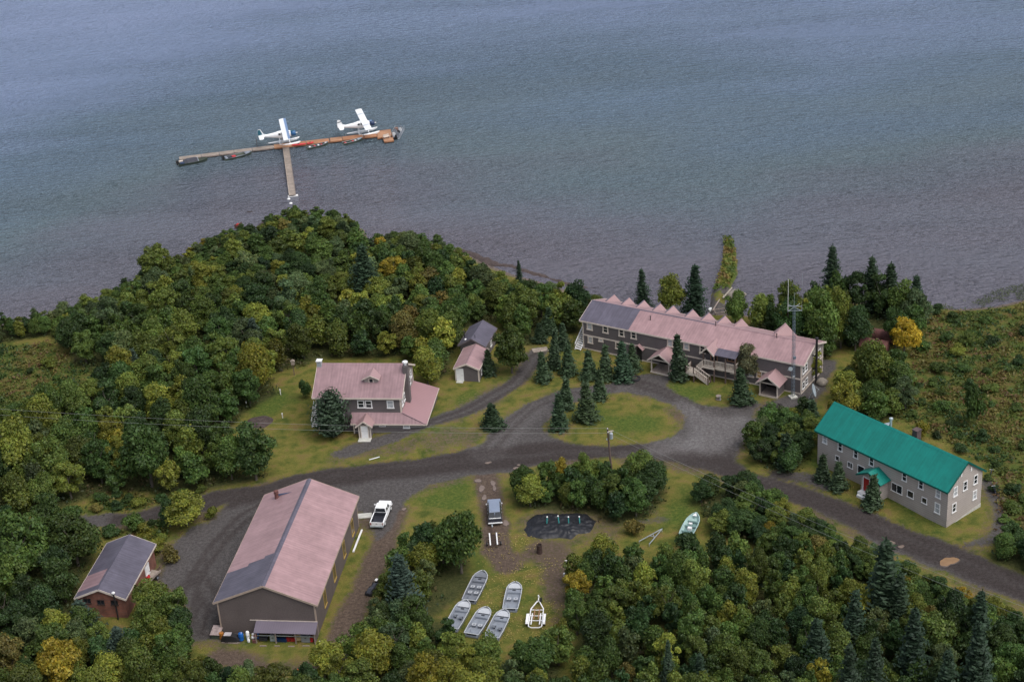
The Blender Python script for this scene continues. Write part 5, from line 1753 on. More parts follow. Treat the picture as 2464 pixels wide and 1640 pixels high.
def jon_boat(bow, sl, sr, seats, label, hm, fm, hatch_at=.22, deck_at=.30, chairs=False):
    B = G(R5(*bow), .85)
    S1, S2 = G(R5(*sl), .6), G(R5(*sr), .6)
    S = (S1 + S2) / 2
    c, yaw, ln = frame_from(S, B)
    W = 2.05
    root = thing('jon_boat', (c.x, c.y, .06), yaw, label, 'boat', 'aluminium boats parked on the grass')
    h = hull_mesh(ln, W, JON).build('hull', hm, root)
    rim = MB()
    for s in (-1, 1):
        pts = [(fx * ln, s * (fb * W / 2 - .03), zg + .02) for fx, fb, zk, zg, cf in JON]
        for a_, b_ in zip(pts[:-1], pts[1:]):
            rim.bar(a_, b_, .10, .05)
    rim.bar((-.5 * ln, -.46 * W, .62), (-.5 * ln, .46 * W, .62), .1, .06)
    rim.build('gunwale', PALEALU, h)
    MB().span(-.48 * ln, .2 * ln, -.40 * W, .40 * W, .20, .225).build('floor', fm, root)
    d0, d1 = deck_at * ln, .48 * ln
    MB().slab([(d0, -.44 * W, .60), (d0, .44 * W, .60), (.38 * ln, .36 * W, .70), (.455 * ln, .18 * W, .76), (.455 * ln, -.18 * W, .76), (.38 * ln, -.36 * W, .70)], .05).build('bow_deck', PALEALU if hm is ALU else hm, root)
    st = MB().span((deck_at - .14) * ln, deck_at * ln - .04, -.44 * W, .44 * W, .42, .48).span((deck_at - .145) * ln, (deck_at - .13) * ln, -.43 * W, .43 * W, .2, .48).build('casting_deck', hm, root)
    MB().span((deck_at - .075) * ln, (deck_at - .025) * ln, -.18, .25, .485, .50).build('hatch', CHARC, st)
    for x, y in seats:
        if chairs:
            sb = MB().span(x * ln - .24, x * ln + .24, y - .24, y + .24, .48, .56).span(x * ln - .07, x * ln + .07, y - .07, y + .07, .2, .48).build('seat', CHARC, root, bevel=.02)
            MB().hexa([(x * ln - .24, y - .22, .56), (x * ln - .16, y - .22, .56), (x * ln - .16, y + .22, .56), (x * ln - .24, y + .22, .56)], [(x * ln - .12, y - .2, .80), (x * ln - .04, y - .2, .80), (x * ln - .04, y + .2, .80), (x * ln - .12, y + .2, .80)]).build('backrest', ALU, sb)
        else:
            sb = MB().span(x * ln - .22, x * ln + .22, y - .24, y + .24, .2, .52).build('seat', ALUD, root, bevel=.02)
            MB().span(x * ln - .24, x * ln + .24, y - .26, y + .26, .525, .58).build('seat_lid', PALEALU, sb)
            MB().span(x * ln - .09, x * ln + .09, y - .10, y + .10, .583, .60).build('latch', ALUD, sb)
    MB().span(-.46 * ln, -.30 * ln, .22 * W, .42 * W, .2, .42).build('side_locker', hm, root)
    MB().span(-.485 * ln, -.47 * ln, -.3 * W, .3 * W, .3, .52).build('motor_well', CHARC, root)
    return root

jon_boat((930, 745), (768, 955), (885, 973), [(-.02, .42), (-.02, -.42), (-.22, .42), (-.22, -.42)], 'grey aluminium boat with four box seats, farthest left and uppermost on the clearing', ALUD, ALUD, deck_at=.32)
jon_boat((1170, 828), (1073, 1025), (1188, 1030), [(-.10, .42), (-.10, -.42)], 'grey aluminium boat with two box seats, nearest the white trailer', ALU, ALU)
jon_boat((805, 963), (642, 1160), (745, 1180), [(-.04, .40), (-.08, -.42)], 'grey boat with two swivel chairs, lower left one behind the four-seat boat', ALU, ALU, chairs=True)
jon_boat((958, 1013), (790, 1205), (895, 1222), [(-.14, .40), (-.14, -.42)], 'grey boat with two box seats, stern hidden by bushes, middle of lower three', ALU, ALU)
jon_boat((1092, 1033), (948, 1225), (1040, 1250), [(-.10, .40), (-.15, -.42)], 'grey boat with mint bow and two swivel chairs, right of lower three', ALU, ALU, chairs=True)

def wheel(mb_parent, x, y, r, w, name='wheel', rim=ALU):
    o = MB().lathe([(r * .7, -w / 2), (r, -w * .4), (r, w * .4), (r * .7, w / 2)], (0, 0, 0), 16, axis=Vector((0, 1, 0))).build(name, RUBBER, mb_parent, loc=(x, y, r))
    MB().lathe([(r * .55, -w * .55), (r * .6, 0), (r * .55, w * .55)], (0, 0, 0), 12, axis=Vector((0, 1, 0))).build('rim', rim, o)
    return o

# ---- white tandem trailer on the clearing
hp = G(Z9(1855, 590), .5)
rp_ = G(Z9(1783, 1145), .5)
c, yaw, ln = frame_from(rp_, hp)
tr = thing('boat_trailer', (c.x, c.y, .02), yaw, 'empty white boat trailer with two axles on the boat clearing', 'trailer')
h2 = ln / 2
fr_ = MB()
for s in (-1, 1):
    fr_.bar((h2 - .9, s * .10, .5), (h2 - 2.6, s * .78, .5), .11, .12).bar((h2 - 2.6, s * .78, .5), (-h2, s * .82, .5), .11, .12)
fr_.bar((h2 - .95, -.2, .5), (h2 - .95, .2, .5), .12, .12).bar((h2 - .9, 0, .5), (h2 - .1, 0, .5), .13, .12)
for x in (h2 - 2.7, h2 - 3.9, h2 - 4.9):
    fr_.bar((x, -.8, .46), (x, 0, .40), .08, .08).bar((x, 0, .40), (x, .8, .46), .08, .08)
fr_.bar((-h2, -.82, .48), (-h2 - .25, -.45, .48), .09, .09).bar((-h2 - .25, -.45, .48), (-h2 - .25, .45, .48), .09, .09).bar((-h2 - .25, .45, .48), (-h2, .82, .48), .09, .09)
fr_.build('frame', WHITEG, tr)
for s in (-1, 1):
    MB().span(-h2 + .3, h2 - 3.6, s * .52 - .07, s * .52 + .07, .52, .60).build('bunk', WHITE, tr)
    MB().span(h2 - 4.7, h2 - 2.7, s * .28 - .05, s * .28 + .05, .47, .53).build('bunk', WOODO2, tr)
    MB().hexa([(-h2 + .35, s * .9 - .02, .6), (-h2 + 2.35, s * .9 - .02, .6), (-h2 + 2.35, s * 1.2, .6), (-h2 + .35, s * 1.2, .6)], [(-h2 + .5, s * .9 - .02, .82), (-h2 + 2.2, s * .9 - .02, .82), (-h2 + 2.2, s * 1.2, .80), (-h2 + .5, s * 1.2, .80)]).build('fender', WHITEG, tr)
    for x in (-h2 + .85, -h2 + 1.75):
        wheel(tr, x, s * 1.05, .33, .22, rim=WHITE)
MB().span(h2 - .45, h2 - .30, -.06, .06, .3, 1.0).span(h2 - .15, h2 + .1, -.07, .07, .45, .58).build('hitch', WHITEG, tr)
sw = MB().lathe([(.2, -.1), (.32, -.08), (.32, .08), (.2, .1)], (0, 0, 0), 14, axis=Vector((.2, 1, 0))).build('spare_wheel', RUBBER, tr, loc=(h2 - .85, -.32, .62))

# ---- white pickup
pr_ = Vector((-19.92, 197.75, 0))
yaw = math.radians(80)
pk = thing('pickup_truck', (pr_.x + math.cos(yaw) * 2.95, pr_.y + math.sin(yaw) * 2.95, .0), yaw, 'white pickup truck with empty dark bed parked beside the barn', 'truck')
def rounded(mb, name, mat, parent, bv=.05):
    return mb.build(name, mat, parent, bevel=bv, smooth=False)
body = MB()
body.frustum((-.35, 1.75, -.97, .97), (-.35, 1.75, -.92, .92), .45, 1.12)       # cab lower body
body.frustum((1.7, 2.92, -.96, .96), (1.7, 2.80, -.84, .84), .45, 1.08)          # nose
bd = rounded(body, 'body', WHITEG, pk)
rounded(MB().frustum((-.36, 1.72, -.90, .90), (-.18, 1.12, -.72, .72), 1.10, 1.78), 'cab', WHITEG, pk, .07)
cabp = [o for o in kids(pk) if o.name.startswith('cab')][0]
MB().hexa([(-.365, -.74, 1.22), (-.345, -.74, 1.22), (-.345, .74, 1.22), (-.365, .74, 1.22)], [(-.245, -.62, 1.66), (-.225, -.62, 1.66), (-.225, .62, 1.66), (-.245, .62, 1.66)]).build('rear_window', GLASS, cabp)
MB().hexa([(1.60, -.76, 1.2), (1.64, -.76, 1.2), (1.64, .76, 1.2), (1.60, .76, 1.2)], [(1.19, -.62, 1.68), (1.23, -.62, 1.68), (1.23, .62, 1.68), (1.19, .62, 1.68)]).build('windshield', GLASS, cabp)
for s in (-1, 1):
    for x0, x1 in ((-.18, .38), (.52, 1.22)):
        MB().hexa([(x0, s * .885, 1.2), (x1 + .1, s * .885, 1.2), (x1 + .1, s * .905, 1.2), (x0, s * .905, 1.2)], [(x0 + .06, s * .765, 1.62), (x1 - .1, s * .765, 1.62), (x1 - .1, s * .785, 1.62), (x0 + .06, s * .785, 1.62)]).build('side_window', GLASS, cabp)
    MB().span(1.25, 1.42, s * .98, s * 1.22, 1.15, 1.38).build('mirror', WHITE, cabp, bevel=.03)
    rounded(MB().span(-2.86, -.38, s * .82, s * .97, .5, 1.12), 'bed_side', WHITEG, pk, .04)
    for x in (-1.95, 1.95):
        wheel(pk, x, s * .86, .38, .26, rim=WHITE)
    MB().span(-2.90, -2.86, s * .80 - .06, s * .80 + .08, .72, 1.02).build('tail_light', TAIL, pk)
    MB().span(2.86, 2.93, s * .72 - .12, s * .72 + .12, .72, .9).build('headlight', GLASSW, pk)
MB().span(-2.82, -.38, -.82, .82, .52, .58).build('bed_floor', CHARC, pk)
MB().span(-.40, -.36, -.82, .82, .58, 1.1).span(-2.8, -.4, -.825, -.81, .58, 1.08).span(-2.8, -.4, .81, .825, .58, 1.08).build('bed_liner', CHARC, pk)
tg = MB().span(-2.90, -2.80, -.80, .80, .56, 1.10).build('tailgate', WHITE, pk, bevel=.02)
MB().span(-2.93, -2.90, -.12, .12, .9, .96).build('handle', BLACK, tg)
MB().span(-3.05, -2.92, -.92, .92, .42, .58).build('rear_bumper', GALV, pk, bevel=.03)
MB().span(2.9, 3.02, -.93, .93, .42, .62).build('front_bumper', GALV, pk, bevel=.03)

# ---- grey wagon with a small trailer behind
sv = thing('suv', (-3.90, 199.35, 0), PI / 2 + .01, 'old grey-blue wagon with a trailer hitched, parked on muddy tracks', 'car')
bd = rounded(MB().frustum((-2.62, 2.62, -.96, .96), (-2.58, 2.5, -.90, .90), .42, 1.02), 'body', CHARC, sv, .06)
rounded(MB().span(1.45, 2.58, -.88, .88, .98, 1.06), 'hood', SUVG, sv, .03)
cb = rounded(MB().frustum((-2.3, 1.45, -.90, .90), (-1.75, .95, -.70, .70), 1.0, 1.66), 'cab', CHARC, sv, .05)
rr_ = rounded(MB().frustum((-1.85, 1.05, -.76, .76), (-1.78, .98, -.70, .70), 1.64, 1.74), 'roof', SUVG, sv, .03)
for i in range(6):
    MB().span(-1.7, .9, -.6 + i * .24, -.56 + i * .24, 1.74, 1.755).build('rib', SUVG, rr_)
for s in (-1, 1):
    MB().hexa([(-2.32, s * .42 - .36, 1.08), (-2.28, s * .42 - .36, 1.08), (-2.28, s * .42 + .36, 1.08), (-2.32, s * .42 + .36, 1.08)], [(-1.92, s * .36 - .30, 1.58), (-1.88, s * .36 - .30, 1.58), (-1.88, s * .36 + .30, 1.58), (-1.92, s * .36 + .30, 1.58)]).build('rear_window', GLASS, cb)
    for x0 in (-1.7, -.65, .35):
        MB().hexa([(x0, s * .875, 1.1), (x0 + .85, s * .875, 1.1), (x0 + .85, s * .90, 1.1), (x0, s * .90, 1.1)], [(x0 + .08, s * .735, 1.56), (x0 + .72, s * .735, 1.56), (x0 + .72, s * .76, 1.56), (x0 + .08, s * .76, 1.56)]).build('side_window', GLASS, cb)
    for x in (-1.6, 1.65):
        wheel(sv, x, s * .84, .38, .25)
    MB().span(1.05, 1.2, s * .95, s * 1.12, 1.1, 1.25).build('mirror', WHITE, sv)
    for x in (-.9, .0, .9):
        MB().span(x - .07, x + .07, s * .93, s * .99, .96, 1.02).build('handle', GALV, sv)
MB().span(-2.02, -1.94, -.06, .06, 1.1, 1.62).build('pillar', SUVG, cb)
MB().span(-2.44, -2.30, -.80, .80, 1.02, 1.08).build('tailgate_trim', WHITE, sv)
MB().span(-2.80, -2.66, -.98, .98, .45, .60).build('rear_bumper', WHITEG, sv, bevel=.03)
MB().span(2.64, 2.76, -.95, .95, .45, .62).build('front_bumper', GALV, sv)
sz = zoomer(1150, 1180, 10.45)
a0, a1 = G(sz(310, 1060), .55), G(sz(300, 1358), .55)
b0, b1 = G(sz(485, 1055), .55), G(sz(465, 1355), .55)
c0 = (a0 + a1 + b0 + b1) / 4
bt = thing('boat_trailer', (c0.x, c0.y, 0), PI / 2 + .03, 'small dark trailer with two white bunks behind the grey wagon', 'trailer')
lb = (a0 - a1).length
wb = abs(b0.x - a0.x)
for s in (-1, 1):
    MB().span(-lb / 2, lb / 2, s * wb / 2 - .085, s * wb / 2 + .085, .5, .58).build('bunk', WHITE, bt)
    MB().bar((lb / 2 - .3, s * wb / 2 * .8, .42), (lb / 2 + 1.9, s * .06, .46), .06, .08).build('tongue', RUSTD, bt)
    wheel(bt, -lb / 2 + .7, s * (wb / 2 + .45), .28, .18)
fm_ = MB()
for x in (-lb / 2 + .05, -lb / 2 + .9, 0, lb / 2 - .3):
    fm_.bar((x, -wb / 2 - .3, .42), (x, wb / 2 + .3, .42), .07, .08)
fm_.bar((-lb / 2, 0, .40), (lb / 2 + 1.2, 0, .40), .08, .08)
fm_.build('frame', RUSTD, bt)
MB().span(lb / 2 + 1.6, lb / 2 + 2.15, -.07, .07, .42, .55).build('hitch', GALV, bt)

# ---- mint skiff in the bushes
bw_, s1_, s2_ = G(R7(2015, 866), .95), G(R7(1838, 1092), .7), G(R7(1965, 1098), .7)
c, yaw, ln = frame_from((s1_ + s2_) / 2, bw_)
sk = thing('skiff', (c.x, c.y, .15), yaw, 'pale mint open skiff resting tilted in the bushes', 'boat')
W = 2.0
h = hull_mesh(ln, W, SKIFF).build('hull', MINT, sk)
MB().span(-.47 * ln, .3 * ln, -.34 * W, .34 * W, .21, .24).build('floor', MINTD, sk)
rim = MB()
for s in (-1, 1):
    pts = [(fx * ln, s * (fb * W / 2 - .03), zg + .02) for fx, fb, zk, zg, cf in SKIFF]
    for a_, b_ in zip(pts[:-1], pts[1:]):
        rim.bar(a_, b_, .11, .05)
rim.build('gunwale', MINT, h)
for x in (-.28, -.02, .2):
    MB().span(x * ln - .14, x * ln + .14, -.42 * W, .42 * W, .46, .52).build('bench', MINTD, sk)
MB().span(-.12 * ln - .2, -.12 * ln + .25, -.30, .25, .24, .60).build('engine_box', WHITE, sk)
MB().span(.06 * ln - .15, .06 * ln + .2, -.1, .35, .5, .66).build('cushion', WHITE, sk)
MB().hexa([(.36 * ln, -.3, .82), (.36 * ln, .3, .82), (.47 * ln, .06, .9), (.47 * ln, -.06, .9)], [(.36 * ln, -.3, .87), (.36 * ln, .3, .87), (.47 * ln, .06, .95), (.47 * ln, -.06, .95)]).build('bow_plate', WHITE, h)
MB().span(-.515 * ln, -.485 * ln, -.3, .3, .40, .74).build('transom_pad', WHITE, h)
MB().span(-.56 * ln, -.51 * ln, -.12, .12, .1, .55).build('outboard_bracket', RUST, sk)

# ---- bare silver trailer frame
p0, p1_, p2_ = G(R7(1668, 1022), .45), G(R7(1432, 1150), .45), G(R7(1535, 1180), .45)
c, yaw, ln = frame_from((p1_ + p2_) / 2, p0)
Rz = Matrix.Rotation(-yaw, 3, 'Z')
lc = lambda P: Rz @ (P - Vector((c.x, c.y, 0)))
ft = thing('trailer_frame', (c.x, c.y, 0), yaw, 'bare silver A-frame of a small trailer left of the skiff', 'trailer')
MB().bar(lc(p0), lc(p1_), .09, .09).bar(lc(p0), lc(p2_), .09, .09).build('frame', GALV, ft)
MB().bar(lc(p0.lerp(p1_, .55)), lc(p0.lerp(p2_, .55)), .07, .07).bar(lc(p0.lerp(p1_, .4)), lc(p0.lerp(p2_, .6)), .05, .05).build('crossbar', GALV, ft)
for P in (p1_, p2_):
    MB().tube(lc(P), (lc(P).x, lc(P).y, .0), .04).build('leg', GALV, ft)
MB().tube((lc(p0).x - .1, lc(p0).y, .5), (lc(p0).x - .1, lc(p0).y, 0), .05).build('jack', GALV, ft)

# ---- black tarp with four vent pipes
tp = np.array([[*G(R7(x, y))[:2]] for x, y in [(262, 1040), (300, 940), (380, 880), (500, 862), (620, 875), (800, 868), (900, 885), (1000, 950), (960, 1010), (920, 1060), (800, 1090), (740, 1125), (560, 1115), (440, 1122), (300, 1095)]])
tx = np.arange(tp[:, 0].min() - .4, tp[:, 0].max() + .4, .16)
ty = np.arange(tp[:, 1].min() - .4, tp[:, 1].max() + .4, .16)
TX, TY = np.meshgrid(tx, ty)
tsd = sdf(TX, TY, tp) + (fbm(TX, TY, 1.2) - .5) * .6
wr_ = .6 * np.abs(fbm(TX * 1.0, TY * 1.6, 1.1) - .5) + .8 * np.abs(fbm(TX + 9, TY + 4, .55) - .5)
TZ = .04 + .30 * sstep(0, 1.5, tsd) + 0.8 * wr_ * sstep(-.1, .6, tsd) - .25 * sstep(.1, -.3, tsd)
tm = grid_mesh('tarp', TX, TY, TZ, fc(tsd) > -.05, {})
TARP = pmat('black_sheeting', (.013, .014, .018), rough=.48, spec=.45, var=.3, vscale=1.5)
tm.materials.append(TARP)
tag(link('tarp', tm), 'crumpled black plastic sheet covering a low mound', 'tarp')
for i, (x, y, tx_) in enumerate(((488, 975, 494), (616, 965, 605), (714, 975, 711), (827, 972, 822))):
    P = G(R7(x, y), .4)
    vp = thing('vent_pipe', (P.x, P.y, .3), 0, ('leftmost', 'second from left', 'third from left', 'rightmost')[i] + ' teal pipe with white cap standing in the black tarp', 'pipe', 'teal pipes in the tarp')
    T = G(R7(tx_, y - 62), 1.45)
    tv = Vector((max(-.15, min(.15, T.x - P.x)), 0, 1.15))
    MB().tube((0, 0, -.2), tv, .085, n=10).build('pipe', PIPE, vp)
    MB().lathe([(.11, 0), (.11, .12), (.05, .16)], tv, 10).build('cap', WHITE, vp)
P = G(R7(417, 1268))
bd_ = thing('barrel', (P.x, P.y, 0), 0, 'dark rusty barrel standing on the grass below the black tarp', 'barrel')
MB().lathe([(.36, 0), (.38, .04), (.36, .4), (.38, .42), (.36, .46), (.36, .85), (.38, .87), (.36, .9), (.37, 1.25), (.32, 1.26), (.32, 1.0)], (0, 0, 0), 16).build('drum', RUSTD, bd_)
MB().lathe([(.30, 0), (.30, .02)], (0, 0, 1.02), 12).build('ash', DARK, bd_)

# ---- utility pole and its wires
base = G((1475, 1165.7))
top = G((1461.5, 1029), 9.6)
up = thing('utility_pole', base, 0, 'brown wooden utility pole with a grey transformer near its top', 'pole')
tl = top - base
MB().tube((0, 0, -.5), tl, .17, .11, n=10).build('pole', POLEW, up)
at_ = lambda z: tl * (z / tl.z)
a1 = at_(8.6)
trf = MB().lathe([(.22, 0), (.25, .05), (.25, .85), (.22, .9), (.1, .95)], a1 + Vector((.42, -.05, -.75)), 14).build('transformer', GALV, up)
MB().lathe([(.04, 0), (.06, .1), (.04, .2)], a1 + Vector((.42, -.05, .2)), 8).build('bushing', BEIGE, trf)
MB().bar(a1 + Vector((-.05, 0, .35)), a1 + Vector((.75, -.05, .48)), .09, .1).build('crossarm', BEIGE, up)
MB().span(a1.x - .25, a1.x - .1, a1.y - .06, a1.y + .06, a1.z - .95, a1.z - .7).build('bracket', GALV, up)
for z in (9.5, 8.9):
    MB().lathe([(.05, 0), (.07, .08), (.04, .16)], at_(z) + Vector((0, -.16, 0)), 8).build('insulator', WHITE, up)
WIRE = pmat('bare_wire', (.22, .23, .22), rough=.5, metal=.2, var=.05)
def wire(A, Bp, sag, label):
    pts = [A.lerp(Bp, i / 40) - Vector((0, 0, sag * 4 * (i / 40) * (1 - i / 40))) for i in range(41)]
    o = MB().path(pts, .016, n=4).build('power_line', WIRE)
    tag(o, label, 'power line', 'overhead wires')
wire(base + at_(9.55), G((-600, 930), 9.6), 2.0, 'upper thin overhead wire running left from the utility pole')
wire(base + at_(8.75), G((-600, 946), 8.8), 2.0, 'lower thin overhead wire running left from the utility pole')
wire(base + at_(9.55), G((3100, 1690), 9.6), 1.6, 'upper thin overhead wire running right from the utility pole')
wire(base + at_(8.75), G((3100, 1724), 8.8), 1.6, 'lower thin overhead wire running right from the utility pole')
P = G(R7(1180, 575))
o = thing('marker_pipe', P, 0, 'white pipe standing at the foot of the utility pole', 'pipe')
MB().lathe([(.10, -.2), (.10, 1.25), (.11, 1.26), (.09, 1.35)], (0, 0, 0), 10).build('pipe', GALV, o)
MB().lathe([(.13, 0), (.13, .12), (.04, .17)], (0, 0, 1.3), 10).build('cap', WHITE, o)

# ---- radio tower
tb_ = G(R3(1980, 1012))
tw = thing('radio_tower', (tb_.x, tb_.y, 0), .3, 'tall thin lattice radio mast in front of the lodge right end', 'radio tower')
HT = 15.2
la = MB()
leg = [Vector((math.cos(a) * .30, math.sin(a) * .30, 0)) for a in (0, 2.094, 4.189)]
tt = lambda z: 1 - .35 * z / HT
for i in range(3):
    la.tube(leg[i], leg[i] * tt(HT) + Vector((0, 0, HT)), .035, n=5)
nb = 24
for k in range(nb):
    z0, z1 = HT * k / nb, HT * (k + 1) / nb
    for i in range(3):
        j = (i + 1) % 3
        la.tube(leg[i] * tt(z0) + Vector((0, 0, z0)), leg[j] * tt(z1) + Vector((0, 0, z1)), .016, n=4)
        la.tube(leg[i] * tt(z1) + Vector((0, 0, z1)), leg[j] * tt(z1) + Vector((0, 0, z1)), .016, n=4)
la.build('lattice', STEELB, tw)
MB().box((0, 0, .08), (1.1, 1.1, .2)).build('base_pad', CONC, tw)
inv = Matrix.Rotation(-.3, 3, 'Z')
V3 = lambda x, y, z: inv @ Vector((x, y, z))
ar = MB()
ar.bar(V3(-.95, -.2, 15.3), V3(1.15, .1, 15.0), .06, .06).bar(V3(-.95, -.1, 14.5), V3(1.15, .1, 14.3), .06, .06).bar(V3(-.9, .3, 15.4), V3(.9, -.5, 14.6), .05, .05).bar(V3(-.9, -.5, 14.7), V3(.9, .4, 15.3), .05, .05)
ar.bar(V3(1.15, .1, 14.2), V3(1.15, .1, 15.1), .05, .05).bar(V3(-.95, -.2, 14.4), V3(-.95, -.2, 15.4), .05, .05)
ar.build('antenna_arm', GALV, tw)
MB().tube(V3(-.95, -.2, 14.6), V3(-.95, -.2, 19.6), .045, .03, n=6).build('whip_antenna', WHITE, tw)
MB().tube(V3(1.15, .1, 14.6), V3(1.15, .1, 20.3), .012, .008, n=5).build('whip_antenna', GALV, tw)
MB().tube(V3(0, 0, 15), V3(0, 0, 17.4), .03, .02, n=6).build('mast', GALV, tw)
MB().lathe([(.05, 0), (.28, .06), (.33, .12)], V3(-.45, -.3, 5.0), 14, axis=V3(-.3, -.9, .2)).build('dish', GALV, tw)
MB().bar(V3(-.9, -.3, 4.75), V3(-.1, -.1, 4.85), .05, .05).build('dish_arm', GALV, tw)
MB().span(-.2, .2, -.45, -.25, 6.6, 7.0).build('junction_box', STEELB, tw)
MB().span(-.25, .1, -.42, -.28, 3.6, 3.75).build('junction_box', GALV, tw)

# ---- satellite dish
P = G(R3(2158, 1045))
sd_ = thing('satellite_dish', (P.x, P.y, 0), 0, 'large pale satellite dish on a tripod beside the lodge', 'satellite dish')
ax_ = Vector((.93, -.25, .28)).normalized()
MB().lathe([(.06, -.22), (.45, -.17), (.80, -.06), (1.02, .07), (1.0, .09), (.78, -.03), (.43, -.13), (.05, -.18)], (0.1, 0, 1.75), 28, axis=ax_).build('reflector', pmat('dish_paint', (.40, .47, .53), rough=.4, var=.05), sd_, smooth=True)
for dx, dy in ((-.9, -.15), (-.35, .75), (-.1, -.6)):
    MB().tube((dx, dy, 0), (-.05, 0, 1.6), .045, n=6).build('leg', GALV, sd_)
cf = Vector((.1, 0, 1.75)) + ax_ * .75
MB().tube((0.1, 0, .85), cf, .02, n=5).tube((.1, .6, 2.4), cf, .02, n=5).box(cf, (.12, .12, .12)).build('feed_horn', GALV, sd_)

# ---- things on the lawns
P = G(R3(1322, 1032))
o = thing('cable_spool', (P.x, P.y, 0), .4, 'small grey wooden spool standing on the lodge lawn', 'spool')
MB().lathe([(.42, 0), (.42, .07), (.2, .07), (.2, .55), (.42, .55), (.42, .62)], (0, 0, 0), 16).build('spool', WOOD, o)
MB().span(-.05, .05, -.5, -.38, 0, .75).build('stake', GALV, o)
P = G(R3(580, 858))
o = thing('planter', (P.x, P.y, 0), 0, 'dark round tyre planter on the lodge lawn near the spruces', 'planter')
MB().lathe([(.5, 0), (.9, .08), (.95, .25), (.85, .38), (.55, .36), (.5, .2)], (0, 0, 0), 20).build('tyre', RUBBER, o)
MB().lathe([(.55, 0), (.5, .06), (.05, .1)], (0, 0, .25), 14).build('soil', SOIL, o)
P = GD(598, 971)
fp = []
pts = [(math.cos(t) * 2.1 * (1 + .06 * math.sin(3 * t)), math.sin(t) * 2.0 * (1 + .06 * math.cos(5 * t))) for t in np.linspace(0, 2 * PI, 40, endpoint=False)]
mb = MB()
n_ = len(pts)
rings = [[(x * k, y * k, zz) for x, y in pts] for k, zz in ((1.0, .0), (.93, .10), (.7, .16), (.35, .2))]
mb.loft(rings)
o = mb.build('soil_bed', SOIL, loc=(P.x, P.y, 0), smooth=True)
tag(o, 'round bed of bare dark soil on the house lawn', 'soil bed')
for i, (x, y, hh) in enumerate(((274, 1350, .9), (40, 1432, .85), (288, 1510, .75))):
    P = G(S3(x - 1064 * 2.8732 + 1064 * 2.8732, y)) if False else G((580 + x / 2.8732, 480 + y / 2.8732))
    o = thing('lawn_pipe', (P.x, P.y, 0), 0, ('white standpipe on the house lawn, closest to the wood edge', 'white standpipe on the house lawn, left of the soil bed', 'short white standpipe on the house lawn, right of the soil bed')[i], 'pipe', 'white pipes on the house lawn')
    MB().lathe([(.07, -.2), (.07, hh)], (0, 0, 0), 8).build('pipe', WHITE, o)
    MB().lathe([(.11, 0), (.11, .1), (.04, .14)], (0, 0, hh), 8).build('cap', WHITE, o)
P = G((580 + 368 / 2.8732, 480 + 1212 / 2.8732))
o = thing('birdhouse', (P.x, P.y, 0), .2, 'small grey box on a post at the wood edge left of the house', 'birdhouse')
MB().span(-.06, .06, -.06, .06, -.3, 1.9).build('post', POLEW, o)
b_ = MB().span(-.28, .28, -.22, .22, 1.9, 2.5).build('box', WOOD, o)
MB().prism([(-.36, -.3, 2.5), (.36, -.3, 2.5), (0, -.3, 2.72)], (0, .6, 0)).build('roof', WOODG, b_)
P = G(R2(785, 1192))
o = thing('culvert_pipe', (P.x, P.y, .06), .35, 'short white pipe lying in a green tuft by the main road', 'pipe')
MB().tube((-.75, 0, .05), (.75, 0, .09), .07, n=8).build('pipe', WHITE, o)
MB().lathe([(.10, 0), (.10, .15)], (.7, 0, .09), 8, axis=Vector((1, 0, 0))).build('collar', GALV, o)
# plank walkway on the left of the lodge
pa, pb = GD(1225, 808), GD(1260, 803)
c, yaw, ln = frame_from(pa, pb)
o = thing('boardwalk', (c.x, c.y, 0), yaw, 'short grey plank walkway crossing the driveway end', 'walkway')
MB().span(-ln / 2, ln / 2, -.7, .7, .06, .14).build('planks', WOODG, o)
for s in (-1, 1):
    MB().span(-ln / 2, ln / 2, s * .6 - .06, s * .6 + .06, -.1, .06).build('joist', WOOD, o)
# slab and beam on the right of the barn
P = G(R4(2237, 342))
o = MB().span(-1.0, 1.0, -.62, .58, -.1, .12).span(-.9, .9, -.5, .46, .12, .14).build('concrete_slab', CONC, loc=(P.x, P.y, .02), rz=.05)
tag(o, 'flat pale slab on the ground between barn and pickup', 'slab')
pa, pb = G(R4(2152, 602), .2), G(R4(2216, 440), .2)
c, yaw, ln = frame_from(pa, pb)
o = MB().span(-ln / 2, ln / 2, -.10, .10, 0, .2).span(-ln / 2, ln / 2, -.12, -.10, .08, .2).build('beam', WHITE, loc=(c.x, c.y, .03), rz=yaw)
tag(o, 'long white timber beam lying along the barn right wall', 'beam')

# ---- clutter in front of the barn
def barn_pt(x, y):
    cc, ss = math.cos(Q_BARN[2]), math.sin(Q_BARN[2])
    return Vector((Q_BARN[0] + cc * x - ss * y, Q_BARN[1] + ss * x + cc * y, 0))
BY = Q_BARN[2]
def put(name, px, label, cat, group=None, rz=None):
    P = G(T1(*px))
    return thing(name, (P.x, P.y, 0), BY - PI / 2 if rz is None else rz, label, cat, group)
o = put('shipping_crate', (165, 485), 'low green crate with rusty sheet roof at the barn left corner', 'crate')
MB().span(-.55, .55, -.4, 1.2, 0, .62).build('body', OLIVE, o)
MB().hexa([(-.65, -.5, .62), (.65, -.5, .62), (.65, 1.3, .80), (-.65, 1.3, .80)], [(-.65, -.5, .67), (.65, -.5, .67), (.65, 1.3, .85), (-.65, 1.3, .85)]).build('lid', pmat('rusty_sheet', (.30, .24, .23), rough=.6, var=.35, vscale=2.5, streak=.3), o)
o = put('fuel_drum', (268, 510), 'orange drum standing at the barn front left corner', 'drum')
MB().lathe([(.28, 0), (.30, .03), (.28, .3), (.30, .32), (.28, .35), (.28, .6), (.30, .62), (.28, .85), (.24, .86)], (0, 0, 0), 14).build('drum', pmat('faded_orange', (.34, .13, .02), var=.3), o)
